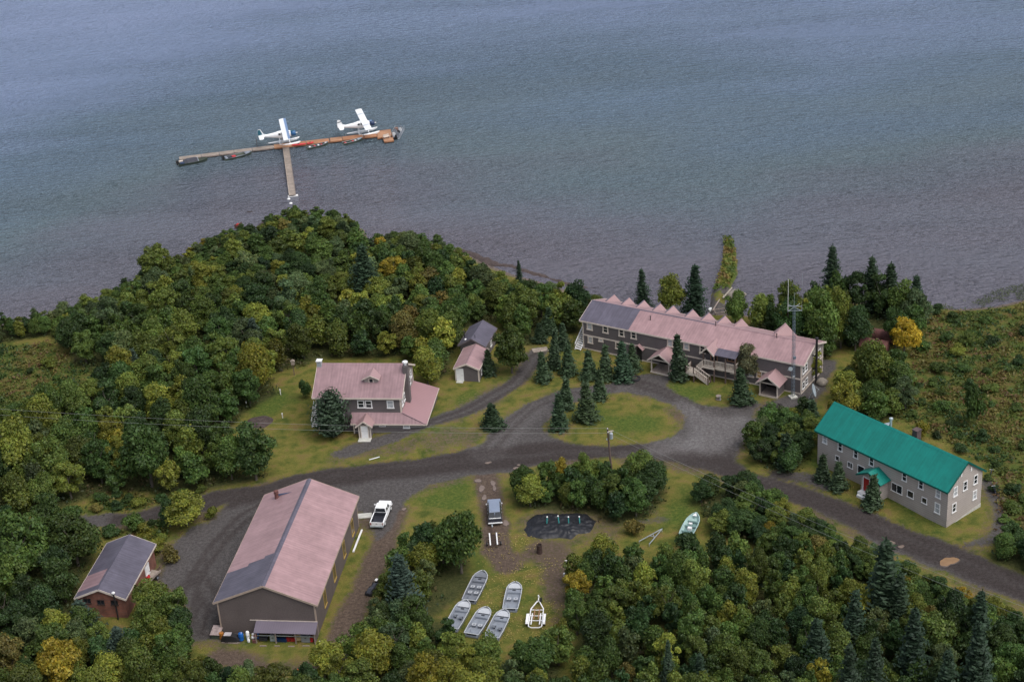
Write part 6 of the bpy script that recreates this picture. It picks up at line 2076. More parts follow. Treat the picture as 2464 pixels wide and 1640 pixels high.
MB().lathe([(.05, 0), (.05, .04)], (.12, 0, .86), 8).build('bung', GALV, o)
o = put('snowmobile', (440, 560), 'dark covered machine with pale top under the barn front wall', 'machine')
MB().loft([[(x, -w_, .1), (x, w_, .1), (x, w_ * .8, z_), (x, -w_ * .8, z_)] for x, w_, z_ in ((-1.15, .35, .5), (-.5, .5, .95), (.2, .5, 1.0), (.8, .48, .75), (1.15, .3, .4))]).build('cover', BLACK, o)
MB().span(-.75, .15, -.36, .36, 1.0, 1.07).build('seat', pmat('pale_vinyl', (.38, .35, .36), var=.3), o)
MB().bar((-1.1, -.45, .06), (1.2, -.45, .1), .1, .07).bar((-1.1, .45, .06), (1.2, .45, .1), .1, .07).build('ski', WOOD, o)
o = put('pallet', (490, 575), 'grey slatted pallet leaning before the dark machine', 'pallet')
pm = MB()
for i in range(6):
    pm.span(-.6 + i * .22, -.45 + i * .22, -.4, .4, .12, .15)
pm.build('slats', WOODG, o)
for y in (-.36, 0, .36):
    MB().span(-.6, .65, y - .04, y + .04, 0, .12).build('runner', WOOD, o)
o = put('blue_barrel', (638, 545), 'bright blue plastic barrel in front of the barn', 'barrel')
MB().lathe([(.24, 0), (.31, .08), (.32, .3), (.29, .34), (.32, .4), (.33, .85), (.30, .9), (.32, .95), (.26, 1.08), (.2, 1.1)], (0, 0, 0), 18).build('drum', BLUEP, o, smooth=True)
MB().lathe([(.06, 0), (.06, .04)], (.1, 0, 1.1), 8).build('bung', WHITE, o)
o = put('water_heater', (766, 525), 'slim white tank standing right of the blue barrel', 'tank')
MB().lathe([(.2, 0), (.22, .03), (.22, 1.1), (.15, 1.2), (.05, 1.22)], (0, 0, 0), 14).build('tank', WHITEG, o, smooth=True)
MB().lathe([(.23, 0), (.23, .06)], (0, 0, .55), 14).build('band', GALV, o)
o = put('gas_bottle', (776, 580), 'small white gas bottle in front of the slim tank', 'gas bottle')
MB().lathe([(.15, 0), (.18, .05), (.18, .4), (.1, .5), (.04, .52)], (0, 0, 0), 12).build('bottle', WHITEG, o, smooth=True)
MB().lathe([(.1, 0), (.1, .08)], (0, 0, .52), 8).build('valve_guard', WHITE, o)
for (dx, dy, z, r, mt, lb_) in ((-.3, 0, .25, .26, WHITE, 'white float at the left of the float pile by the lean-to'), (.05, .1, .25, .25, WHITE, 'white float at the bottom middle of the float pile'), (.1, -.15, .62, .22, REDK, 'red float on top of the float pile by the lean-to'), (-.25, .1, .66, .2, WHITE, 'small white float on top of the float pile'), (.42, -.1, .22, .2, BLUEP, 'blue float at the bottom right of the float pile'), (.36, .1, .60, .2, BLUEP, 'blue float on the upper right of the float pile')):
    P = G(T1(905, 520))
    o = thing('plastic_float', (P.x + dx, P.y + dy, z), 0, lb_, 'float', 'floats piled by the lean-to')
    MB().lathe([(.01, -r), (r * .7, -r * .7), (r, 0), (r * .7, r * .7), (.01, r)], (0, 0, 0), 10).build('ball', mt, o, smooth=True)
    MB().lathe([(.05, 0), (.05, .06)], (0, 0, r), 6).build('eye', BLACK, o)
o = put('rust_box', (885, 585), 'small orange-brown box on the ground by the lean-to', 'box')
MB().span(-.22, .22, -.18, .18, 0, .32).build('box', RUST, o, bevel=.02)
MB().span(-.24, .24, -.2, .2, .325, .37).build('lid', RUST, o)
for i, (px, sx_, sz_, mt, nm, lb_) in enumerate((((1060, 540), .5, .5, CHARC, 'tool_chest', 'dark chest at the left end under the lean-to'), ((1245, 545), .35, .8, GALV, 'metal_cabinet', 'narrow grey cabinet under the lean-to left half'), ((1400, 560), .7, .35, NAVY, 'storage_bin', 'low navy bin under the middle of the lean-to'), ((1580, 550), .55, .45, REDP, 'tool_chest', 'dull red chest under the lean-to'), ((1725, 530), .35, .85, CREAM, 'metal_cabinet', 'cream cabinet under the lean-to right half'), ((1865, 565), .55, 1.0, ALU, 'freezer', 'pale grey freezer under the lean-to right end'), ((1960, 560), .3, .6, REDK, 'fuel_can', 'red can beside the pale freezer'))):
    o = put(nm, px, lb_, nm.split('_')[-1])
    MB().span(-sx_, sx_, -.3, .3, .05, sz_).build('body', mt, o, bevel=.02)
    MB().span(-sx_ - .02, sx_ + .02, -.32, .32, sz_ + .003, sz_ + .06).build('lid', mt, o)
    MB().span(-.1, .1, -.36, -.3, sz_ * .7, sz_ * .7 + .05).build('handle', BLACK, o)
for i, (a_, b_) in enumerate((((985, 660), (1110, 660)), ((1265, 660), (1360, 662)), ((1520, 668), (1640, 668)), ((1790, 660), (1925, 660)))):
    A, B_ = G(T1(*a_)), G(T1(*b_))
    c, yaw, ln = frame_from(A, B_)
    o = MB().span(-ln / 2, ln / 2, -.06, .06, 0, .1).span(-ln / 2, -ln / 2 + .15, -.09, .09, 0, .06).build('plank', WOOD, loc=(c.x, c.y, .02), rz=yaw)
    tag(o, ('leftmost', 'second from left', 'third from left', 'rightmost')[i] + ' plank lying in the grass before the barn lean-to', 'plank', 'planks before the lean-to')
P = G(T1(2120, 590))
o = thing('white_jug', (P.x, P.y, 0), .3, 'small white jug lying at the barn front right corner', 'jug')
MB().lathe([(.12, 0), (.14, .05), (.14, .25), (.05, .36)], (0, 0, 0), 10).build('jug', WHITE, o)
MB().lathe([(.05, 0), (.05, .05)], (0, 0, .36), 8).build('cap', WHITE, o)
# ---- floats in the bushes at the bottom
for i, (x, y, mt, lb_) in enumerate(((1715, 1130, ORANGE, 'orange round float at the bottom bushes, upper of three'), (1772, 1140, ORANGE, 'orange round float at the bottom bushes, partly hidden at right'), (1722, 1225, ORANGE, 'orange round float at the bottom bushes, lowest and largest'), (1688, 1185, CREAM, 'cream round float among the orange ones at the bottom'))):
    P = G(T1(x, y), .8)
    r = .36 if mt is ORANGE else .30
    o = thing('mooring_buoy', (P.x, P.y, .8), 0, lb_, 'buoy', 'plastic floats in the bottom bushes')
    MB().lathe([(.02, -r), (r * .62, -r * .8), (r * .95, -r * .35), (r, 0), (r * .95, r * .35), (r * .62, r * .8), (.06, r)], (0, 0, 0), 16).build('ball', mt, o, smooth=True)
    MB().lathe([(.06, 0), (.08, .1), (.03, .14)], (0, 0, r), 8).build('eye', BLACK, o)

# ---- trailer with red cans by the brick shed
P = G(R4(660, 805))
ct = thing('utility_trailer', (P.x, P.y, 0), 1.15, 'small weathered flat trailer beside the brick shed wall', 'trailer')
MB().span(-1.2, 1.2, -.75, .75, .5, .58).build('deck', WOODG, ct)
for s in (-1, 1):
    MB().span(-1.2, 1.2, s * .75 - .03, s * .75 + .03, .58, .85).build('side_board', WOOD, ct)
    wheel(ct, .1, s * .88, .3, .18)
MB().bar((1.2, 0, .5), (2.2, 0, .45), .08, .08).build('tongue', RUSTD, ct)
for (x, y, lb_) in ((-.95, -.3, 'red fuel can on the trailer by the brick shed, nearer the shed'), (-.95, .15, 'red fuel can on the trailer by the brick shed, nearer the yard')):
    cc_, ss_ = math.cos(1.15), math.sin(1.15)
    o_ = thing('fuel_can', (P.x + cc_ * x - ss_ * y, P.y + ss_ * x + cc_ * y, .58), 1.15, lb_, 'fuel can', 'red cans on the trailer')
    MB().span(-.15, .15, -.17, .17, 0, .42).build('body', REDK, o_, bevel=.03)
    MB().span(-.1, .1, -.03, .03, .44, .50).build('handle', REDK, o_)
P = G(R4(640, 822))
o = thing('fuel_drum', (P.x, P.y, 0), 0, 'dark red drum on the ground at the brick shed trailer', 'drum')
MB().lathe([(.28, 0), (.30, .03), (.28, .3), (.30, .32), (.28, .6), (.30, .62), (.28, .85)], (0, 0, 0), 14).build('drum', REDP, o)
MB().lathe([(.05, 0), (.05, .04)], (.1, 0, .85), 8).build('bung', BLACK, o)
P = G(R4(893, 1020), .5)
o = thing('scrap_sheet', (P.x, P.y, 0), .6, 'rusty sheet leaning at the edge of the gravel yard', 'sheet')
MB().hexa([(-.5, -.6, .0), (-.4, -.6, 0), (-.4, .6, 0), (-.5, .6, 0)], [(.1, -.6, 1.0), (.2, -.6, 1.0), (.2, .6, 1.0), (.1, .6, 1.0)]).build('sheet', RUST, o)
MB().bar((.15, -.4, .9), (.6, -.4, 0), .07, .07).build('prop', WOOD, o)
# ---- dark machine at the dirt track
zk = zoomer(870, 1370, 17.42)
pa, pb = G(zk(290, 1120)), G(zk(760, 520))
c, yaw, ln = frame_from(pa, pb)
o = thing('motor_sled', (c.x, c.y, 0), yaw, 'old dark machine parts beside the dirt track by the bushes', 'machine')
MB().loft([[(x, -w_, .15), (x, w_, .15), (x, w_ * .7, z_), (x, -w_ * .7, z_)] for x, w_, z_ in ((-ln * .5, .35, .5), (-ln * .3, .45, .75), (-ln * .1, .3, .6), (ln * .1, .3, .65), (ln * .25, .3, .5))]).build('body', CHARC, o)
MB().span(ln * .3, ln * .5, -.3, .3, .1, .62).build('engine', BLACK, o)
MB().span(ln * .28, ln * .42, .02, .32, .62, .72).build('cowl', WHITE, o)
for x in (-ln * .42, -ln * .1, ln * .2):
    MB().lathe([(.12, -.5), (.28, -.48), (.28, .48), (.12, .5)], (x, 0, .28), 12, axis=Vector((0, 1, 0))).build('track_wheel', RUBBER, o)
# ---- white pipes at the bushes right of the clearing
for i, (x, y) in enumerate(((690, 1410), (673, 1540))):
    P = G(R7(x, y))
    o = thing('white_post', (P.x, P.y, 0), 0, ('pale post at the bush edge of the clearing, farther from camera', 'white post at the bush edge of the clearing, nearer the camera')[i], 'post', 'white posts by the clearing')
    MB().lathe([(.12, -.2), (.12, .8)], (0, 0, 0), 8).build('post', WHITE, o)
    MB().lathe([(.16, 0), (.16, .15), (.06, .2)], (0, 0, .8), 8).build('cap', WHITE, o)
# ---- dark bicycles behind the teal building
for i, (x, y) in enumerate(((1580, 712), (1605, 835))):
    P = G(R6(x, y))
    o = thing('bicycle', (P.x, P.y, 0), 1.2 + .5 * i, ('dark bicycle behind the teal building, upper one by the corner', 'dark bicycle behind the teal building, lower one on the path')[i], 'bicycle', 'bicycles behind the teal building')
    for xx in (-.5, .5):
        w_ = MB()
        for k in range(14):
            t0, t1 = 2 * PI * k / 14, 2 * PI * (k + 1) / 14
            w_.tube((xx + .33 * math.cos(t0), 0, .34 + .33 * math.sin(t0)), (xx + .33 * math.cos(t1), 0, .34 + .33 * math.sin(t1)), .03, n=5)
        w_.build('wheel', RUBBER, o)
    MB().tube((-.5, 0, .34), (-.15, 0, .75), .025).tube((-.15, 0, .75), (.38, 0, .8), .025).tube((.38, 0, .8), (0, 0, .34), .025).tube((0, 0, .34), (-.5, 0, .34), .025).tube((0, 0, .34), (-.18, 0, .85), .025).tube((.5, 0, .34), (.36, 0, .95), .025).build('frame', NAVY, o)
    MB().span(-.32, -.06, -.07, .07, .85, .92).build('saddle', BLACK, o)
    MB().tube((.36, -.28, .98), (.36, .28, .98), .02).build('handlebar', WHITE, o)
# ---- pale boulder / tank by the lodge gable
P = G(ZT(430, 1300))
mb = MB().lathe([(.1, 0), (.75, .05), (.88, .4), (.72, .85), (.4, 1.08), (.05, 1.14)], (0, 0, 0), 14)
mb.v = [(x * (1 + .12 * math.sin(7 * y + z * 3)), y * (1 + .1 * math.cos(5 * x)), z) for x, y, z in mb.v]
o = mb.build('boulder', ROCK, loc=(P.x, P.y, -.1), smooth=True)
tag(o, 'pale rounded boulder at the foot of the lodge stovepipe', 'boulder')

# ---- rusty tanks behind the lodge
def tank(px0, px1, r, label, tilt=0):
    A, B_ = G(px0, r), G(px1, r)
    c, yaw, ln = frame_from(A, B_)
    o = thing('fuel_tank', (c.x, c.y, 0), yaw, label, 'tank', 'rusty tanks in the trees')
    X = Vector((1, 0, 0))
    MB().lathe([(r, -ln / 2), (r * 1.012, -ln / 2 + .05), (r, -ln / 2 + .1), (r, -.04), (r * 1.012, 0), (r, .04), (r, ln / 2)], (0, 0, r), 26, axis=X).build('shell', RUST, o, smooth=True)
    MB().lathe([(r * .985, -.01), (r * .7, -.10), (.05, -.14)], (-ln / 2 + .02, 0, r), 22, axis=X).build('end_cap', RUSTD, o)
    for x in (-ln * .3, ln * .3):
        MB().span(x - .12, x + .12, -r * .8, r * .8, 0, r * .35).build('saddle', RUSTD, o)
    MB().lathe([(.25, 0), (.25, .12), (.3, .13), (.3, .18)], (ln * .1, 0, 2 * r - .02), 12).build('hatch', RUSTD, o)
tank(ZT(1130, 560), ZT(1620, 640), 1.05, 'large rusty cylindrical tank nearest the lodge, half hidden by bushes')
tank(ZT(1360, 400), ZT(1800, 470), 1.0, 'rusty cylindrical tank behind the first, beside the golden tree')
P = G(ZT(1000, 580))
o = thing('old_shed', (P.x, P.y, 0), .35, 'collapsed dark shed with a tilted rusty roof sheet near the tanks', 'shed')
MB().span(-1.2, .9, -.6, 1.2, -.2, 1.2).build('wall', DARK, o)
MB().hexa([(-1.6, -.9, 1.25), (.9, -.9, 1.3), (1.5, 1.5, 2.2), (-1.0, 1.5, 1.9)], [(-1.6, -.9, 1.31), (.9, -.9, 1.36), (1.5, 1.5, 2.26), (-1.0, 1.5, 1.96)]).build('roof', pmat('brown_sheet', (.075, .052, .048), var=.3, streak=.2), o)
MB().span(.2, .45, -.7, -.6, .5, 1.1).build('sign', WHITE, o)

# ---- shore things by the jetty
pa, pb = G(ZP(860, 630), -.2), G(ZP(1235, 235), WATER + .9)
c, yaw, ln = frame_from(pa, pb)
o = MB().tube((-ln / 2, 0, .1), (ln / 2, 0, .15), .16, .13, n=8).tube((-ln / 2 + .6, 0, .1), (-ln / 2 + .9, .3, .3), .05, n=5).build('log', pmat('bleached_wood', (.30, .27, .22), var=.15), loc=(c.x, c.y, -.35), rz=yaw)
tag(o, 'long bleached log lying across the root of the jetty', 'log')
pa, pb = G(ZP(430, 1150), -.1), G(ZP(720, 760), -.4)
c, yaw, ln = frame_from(pa, pb)
o = MB().tube((-ln / 2, 0, .1), (ln / 2, 0, .1), .13, .11, n=8).tube((-ln / 2 + .4, 0, .1), (-ln / 2 + .6, -.25, .25), .05, n=5).build('log', WOOD, loc=(c.x, c.y, -.25), rz=yaw)
tag(o, 'brown log edging the stony shore ramp behind the lodge', 'log')
P = G(ZP(1400, 480), -.6)
mb = MB().lathe([(.2, 0), (1.5, .1), (1.7, .5), (1.2, 1.0), (.5, 1.25), (.05, 1.3)], (0, 0, 0), 16)
mb.v = [(x * (1 + .15 * math.sin(3 * y + z * 3)), y * (1 + .12 * math.cos(4 * x)), z) for x, y, z in mb.v]
o = mb.build('boulder', ROCK, loc=(P.x, P.y, -1.2), smooth=True)
tag(o, 'large tan boulder at the water behind the round green tree', 'boulder')
P = G(ZP(745, 1290), 0)
o = thing('boat_cradle', (P.x, P.y, 0), .15, 'pale wooden rack on the shore behind the lodge dormers', 'rack')
MB().span(-1.0, 1.0, -.55, -.43, .35, .47).build('rail', WOOD, o)
MB().span(-.9, .9, .55, .67, .5, .62).build('rail', WOOD, o)
for s in (-1, 1):
    MB().bar((s * .95, -.5, .4), (s * .85, .6, .55), .1, .1).build('side_beam', WOOD, o)
    MB().span(s * .9 - .06, s * .9 + .06, -.5, -.4, -.1, .35).build('leg', WOOD, o)
for i, (x, y) in enumerate(((340, 1095), (310, 1145), (1025, 1190))):
    P = G(ZP(x, y), .2)
    o = thing('bucket', (P.x, P.y, -.05), 0, ('white bucket on the shore ramp, farther one at the log end', 'white bucket on the shore ramp, nearer one at the log end', 'cream bucket on the shore beside the round green tree')[i], 'bucket', 'buckets on the shore')
    MB().lathe([(.17, 0), (.23, .4), (.25, .42), (.2, .43)], (0, 0, 0), 12).build('pail', WHITE if i < 2 else CREAM, o)
    MB().tube((-.2, 0, .42), (0, 0, .55), .015, n=4).tube((0, 0, .55), (.2, 0, .42), .015, n=4).build('handle', GALV, o)
# red tender on the headland shore
P = G((574, 545), -.8)
o = thing('small_dinghy', (P.x, P.y, -1.0), .4, 'small red-covered dinghy pulled up on the headland shore', 'boat')
hull_mesh(1.5, .7, SKIFF, inset=.05, floor=.12).build('hull', RUST, o)
MB().loft([[(x, -w_, .5), (x, w_, .5), (x, w_ * .4, z_), (x, -w_ * .4, z_)] for x, w_, z_ in ((-.4, .2, .75), (-.1, .25, .9), (.25, .2, .78))]).build('cover', REDK, o)
# ------------------------------------------------------------------ dock, boats and floatplanes
DZ = WATER + .50
pl, pm_, pe = G(R1(120, 592), DZ), G(R1(1016, 480), DZ), G(R1(1990, 366), DZ)
c, yaw, ln = frame_from(pl, pe)
dk = thing('dock', (c.x, c.y, WATER), yaw, 'long floating dock, grey planks at left and orange planks at right', 'dock')
Rz = Matrix.Rotation(-yaw, 3, 'Z')
lcd = lambda P: Rz @ (P - Vector((c.x, c.y, WATER)))
cuts = [120, 330, 500, 640, 812, 1016, 1205, 1322, 1540, 1662, 1862, 1990]
lx_ = []
for x in cuts:
    t = (x - 1016) / (1990 - 1016)
    y = 480 + t * (366 - 480) if x >= 1016 else 592 + (x - 120) / (1016 - 120) * (480 - 592)
    lx_.append(lcd(G(R1(x, y), DZ)))
for i in range(len(cuts) - 1):
    a_, b_ = lx_[i], lx_[i + 1]
    old = cuts[i] < 1016
    mt = WOODG if old else (WOODO if i % 3 != 2 else WOODO2)
    hw = .82 if old else 1.08
    cx, cy = (a_.x + b_.x) / 2, (a_.y + b_.y) / 2
    l_ = abs(b_.x - a_.x) - .10
    ang = math.atan2(b_.y - a_.y, b_.x - a_.x)
    s_ = MB().span(-l_ / 2, l_ / 2, -hw, hw, .40, .50).build('deck_section', mt, dk, loc=(cx, cy, 0), rz=ang)
    MB().span(-l_ / 2, l_ / 2, -hw - .06, -hw - .003, .22, .50).span(-l_ / 2, l_ / 2, hw + .003, hw + .06, .22, .50).build('edge_board', WOOD if old else WOODO, s_)
    MB().span(-l_ / 2 + .2, l_ / 2 - .2, -hw + .15, hw - .15, -.25, .395).build('float', BLACK, s_)
    if not old and i % 2 == 0:
        MB().span(-l_ / 2 + .02, -l_ / 2 + .14, -hw, hw, .503, .53).build('joint_plate', RUSTD, s_)
pp = [lcd(G(R1(*p), DZ)) for p in [(1994, 336), (2118, 321), (2150, 424), (2062, 436), (2042, 394), (1998, 403)]]
pf = MB().slab([(p.x, p.y, .5) for p in pp], .12).build('platform', WOODO2, dk)
MB().slab([(p.x, p.y, .36) for p in pp], .5).build('float', BLACK, pf)
for k in range(6):
    a_, b_ = pp[k], pp[(k + 1) % 6]
    MB().bar((a_.x, a_.y, .40), (b_.x, b_.y, .40), .07, .3).build('edge_board', WOODO, pf)
pb_ = lcd(G(R1(2082, 405), DZ))
o = thing('bench', dk.matrix_basis @ Vector((pb_.x, pb_.y, .5)), yaw + .35, 'small pale bench on the square end of the dock', 'bench')
MB().span(-.7, .7, -.25, .25, .40, .46).build('seat', BEIGE, o)
MB().span(-.7, .7, .22, .30, .46, .9).build('backrest', BEIGE, o)
for x in (-.6, .6):
    MB().span(x - .05, x + .05, -.2, .2, 0, .4).build('leg', WOOD, o)
for i, (x, y, lb_) in enumerate(((860, 478, 'thin dark mooring post beside the grey half of the dock'), (1098, 455, 'pale mooring post where the gangway meets the dock'))):
    P = G(R1(x, y + 14), WATER)
    o = MB().tube((0, 0, -1.5), (.05, 0, 2.4 if i == 0 else 1.7), .06, .05, n=7).lathe([(.075, 0), (.05, .06)], (.05, 0, 2.4 if i == 0 else 1.7), 7).build('mooring_post', POLEW if i == 0 else BEIGE, loc=P)
    tag(o, lb_, 'post')
# gangway to the shore
ga, gb = G(R1(1130, 486), DZ), G(R1(1193, 938), WATER + .45)
c2, yw2, ln2 = frame_from(gb, ga)
gw_ = thing('gangway', (c2.x, c2.y, WATER), yw2, 'narrow grey plank gangway leading from the dock toward shore', 'gangway')
ns = 5
for i in range(ns):
    x0, x1 = -ln2 / 2 + ln2 * i / ns, -ln2 / 2 + ln2 * (i + 1) / ns - .08
    s_ = MB().span(x0, x1, -.62, .62, .32, .42).build('deck_section', WOODG, gw_)
    MB().span(x0 + .2, x1 - .2, -.5, .5, -.25, .315).build('float', BLACK, s_)
for s in (1, -1):
    MB().span(-ln2 / 2, ln2 / 2, s * .66 - .035, s * .66 + .035, .40, .54).build('edge_rail', BEIGE if s > 0 else WOOD, gw_)
MB().tube((-ln2 / 2 + .1, .68, .3), (ln2 / 2, .68, 1.2), .04, n=5).build('handrail', WOOD, gw_)
# stepping floats
for i, (x, y) in enumerate(((1157, 980), (1177, 1021), (1172, 1076), (1163, 1128))):
    P = G(R1(x, y), WATER)
    o = thing('marker_float', P, 0, ('first', 'second', 'third', 'last')[i] + ' small white float on the line from gangway to headland', 'float', 'white floats toward the headland')
    MB().lathe([(.15, -.15), (.34, 0), (.34, .14), (.2, .26), (.05, .28)], (0, 0, 0), 12).build('ball', WHITE, o, smooth=True)
    MB().lathe([(.06, 0), (.06, .12)], (0, 0, .27), 8).build('eye', GALV, o)
P = G(R1(1198, 950), WATER)
o = MB().span(-1.0, 1.0, -.35, .35, .0, .16).span(-1.05, 1.05, -.4, -.35, -.1, .16).span(-1.05, 1.05, .35, .4, -.1, .16).build('swim_step', WHITE, loc=P, rz=.15)
tag(o, 'flat white float plank at the shore end of the gangway', 'float')
# weed beds and mud bars breaking the surface
WEED = pmat('dark_weed', (.045, .034, .034), rough=.8, var=.3, vscale=1.2, bump=.05)
def flat_patch(pts, name, label, cat, kind=None, mat=WEED, z=WATER + .02, amp=1.0, hgt=.12):
    pw = P2(pts, WATER)
    x = np.arange(pw[:, 0].min() - 1, pw[:, 0].max() + 1, .35)
    y = np.arange(pw[:, 1].min() - 1, pw[:, 1].max() + 1, .35)
    A, B_ = np.meshgrid(x, y)
    s = sdf(A, B_, pw) + (fbm(A, B_, 1.6) - .5) * 1.6 * amp
    m_ = grid_mesh(name, A, B_, z - .1 + hgt * sstep(-.3, .8, s), fc(s) > -.1, {})
    m_.materials.append(mat)
    tag(link(name, m_), label, cat, kind=kind)
flat_patch([(558, 485), (585, 483), (590, 489), (566, 492)], 'weed_patch', 'dark patch of water weed off the headland', 'weed')
flat_patch([(784, 502), (802, 500), (812, 506), (792, 509)], 'weed_patch', 'small dark weed patch at the headland right tip', 'weed')
flat_patch([(608, 502), (640, 495), (668, 497), (640, 504), (614, 510)], 'weed_patch', 'dark wet weed strip at the headland left tip', 'weed')
flat_patch([(1040, 570), (1085, 576), (1110, 588), (1150, 604), (1195, 612), (1230, 626), (1262, 634), (1230, 634), (1180, 618), (1130, 612), (1095, 600), (1060, 584)], 'mud_bar', None, None, 'structure', mat=SOIL, hgt=.2)
flat_patch([(1200, 618), (1250, 632), (1330, 655), (1370, 664), (1330, 664), (1255, 642)], 'mud_bar', None, None, 'structure', mat=SOIL, hgt=.2)
flat_patch([(595, 520), (604, 508), (618, 500), (608, 520), (600, 540)], 'mud_bar', None, None, 'structure', mat=SOIL, hgt=.2)

def outboard(parent, x, z, y=0, s=1.0):
    e = MB().frustum((x - .42 * s, x + .1 * s, y - .2 * s, y + .2 * s), (x - .34 * s, x + .04 * s, y - .15 * s, y + .15 * s), z, z + .55 * s).build('outboard', BLACK, parent, bevel=.04)
    MB().span(x - .26 * s, x - .08 * s, y - .08 * s, y + .08 * s, z - .9 * s, z).build('leg', BLACK, e)
    return e

def moored(name, bow, stern, W, mats, label, sag=.0, zz=.75, st=SKIFF):
    B, S = G(R1(*bow), WATER + zz), G(R1(*stern), WATER + zz - .1)
    c, yaw, ln = frame_from(S, B)
    root = thing(name, (c.x, c.y, WATER - .2), yaw, label, 'boat', 'boats tied to the dock')
    hull_mesh(ln, W, st).build('hull', mats[0], root)
    MB().span(-.46 * ln, .28 * ln, -.32 * W, .32 * W, .21, .25).build('floor', mats[1], root)
    rim = MB()
    for s in (-1, 1):
        pts = [(fx * ln, s * (fb * W / 2 - .03), zg + .02) for fx, fb, zk, zg, cf in st]
        for a_, b_ in zip(pts[:-1], pts[1:]):
            rim.bar(a_, b_, .10, .05)
    rim.build('gunwale', mats[2], root)
    return root, ln
b1, ln = moored('motorboat', (388, 583), (112, 632), 2.2, (OLIVE, CHARC, OLIVE), 'dark motorboat with canvas cover at the left end of the dock')
MB().loft([[(x * ln, -.9, .7), (x * ln, .9, .7), (x * ln, .55, zt), (x * ln, -.55, zt)] for x, zt in ((-.30, 1.0), (-.2, 1.25), (.1, 1.3), (.16, 1.05))]).build('canvas_top', CANVAS, b1)
MB().hexa([(.17 * ln, -.8, .75), (.2 * ln, -.8, .75), (.2 * ln, .8, .75), (.17 * ln, .8, .75)], [(.15 * ln, -.6, 1.3), (.17 * ln, -.6, 1.3), (.17 * ln, .6, 1.3), (.15 * ln, .6, 1.3)]).build('windscreen', ALU, b1)
MB().span(-.46 * ln, -.32 * ln, .3, .9, .6, .95).build('cooler', BEIGE, b1)
MB().span(-.44 * ln, -.30 * ln, -.8, .2, .4, .8).build('seat', NAVY, b1)
outboard(b1, -.5 * ln, .65, 0, 1.2)
b2, ln = moored('motorboat', (805, 522), (545, 582), 2.0, (OLIVE, ALU, ALU), 'open grey motorboat with red gear beside the grey dock half')
MB().span(-.36 * ln, -.22 * ln, -.3, .5, .3, .72).build('seat', CHARC, b2, bevel=.04)
MB().span(-.22 * ln, -.08 * ln, -.35, .5, .3, .70).build('fuel_tank', REDK, b2, bevel=.05)
MB().span(-.46 * ln, -.38 * ln, -.7, .7, .3, .7).build('stern_bench', ALU, b2)
MB().hexa([(.26 * ln, -.65, .74), (.26 * ln, .65, .74), (.45 * ln, .3, .86), (.45 * ln, -.3, .86)], [(.26 * ln, -.65, .79), (.26 * ln, .65, .79), (.45 * ln, .3, .91), (.45 * ln, -.3, .91)]).build('bow_deck', ALU, b2)
outboard(b2, -.5 * ln, .65, .1, 1.1)
b3, ln = moored('canoe', (1530, 434), (1325, 482), 1.35, (OLIVE, CHARC, ALU), 'dark green boat with red seats below the middle of the dock')
for x, mt in ((-.34, WHITE), (-.12, REDK), (.05, WHITE), (.2, REDK)):
    MB().span(x * ln - .2, x * ln + .2, -.5, .5, .42, .62).build('seat', mt, b3, bevel=.04)
MB().span(.34 * ln, .44 * ln, -.2, .2, .7, .88).build('bow_deck', WHITE, b3)
b4, ln = moored('canoe', (1853, 394), (1668, 440), 1.3, (OLIVE, CHARC, GALV), 'slim boat with red cushions and pale bow near dock end')
for x, mt in ((-.36, REDK), (-.1, OLIVE), (.02, REDK), (.16, WHITE)):
    MB().span(x * ln - .22, x * ln + .22, -.48, .48, .42, .60).build('seat', mt, b4, bevel=.04)
MB().hexa([(.24 * ln, -.45, .72), (.24 * ln, .45, .72), (.46 * ln, .12, .90), (.46 * ln, -.12, .90)], [(.24 * ln, -.45, .77), (.24 * ln, .45, .77), (.46 * ln, .12, .95), (.46 * ln, -.12, .95)]).build('bow_deck', GALV, b4)
for i, (xa, ya, xb, yb_, lb_) in enumerate(((1183, 466, 1320, 452, 'long red kayak lying on the orange dock'), (1328, 452, 1392, 438, 'short red kayak lying on the dock above the green boat'))):
    A, B_ = G(R1(xa, ya), DZ + .2), G(R1(xb, yb_), DZ + .2)
    c_, yw_, l_ = frame_from(A, B_)
    o = thing('kayak', (c_.x, c_.y, DZ), yw_, lb_, 'kayak', 'red kayaks on the dock')
    MB().loft([[(f * l_, -w_, .02), (f * l_, w_, .02), (f * l_, w_ * 1.1, .16), (f * l_, w_ * .5, z_), (f * l_, -w_ * .5, z_), (f * l_, -w_ * 1.1, .16)] for f, w_, z_ in ((-.5, .04, .22), (-.36, .2, .28), (-.1, .30, .30), (.14, .30, .30), (.38, .18, .30), (.5, .04, .26))]).build('hull', REDK, o)
    MB().lathe([(.22, 0), (.22, .03), (.16, .04)], (-.02 * l_, 0, .29), 12).build('cockpit', DARK, o)
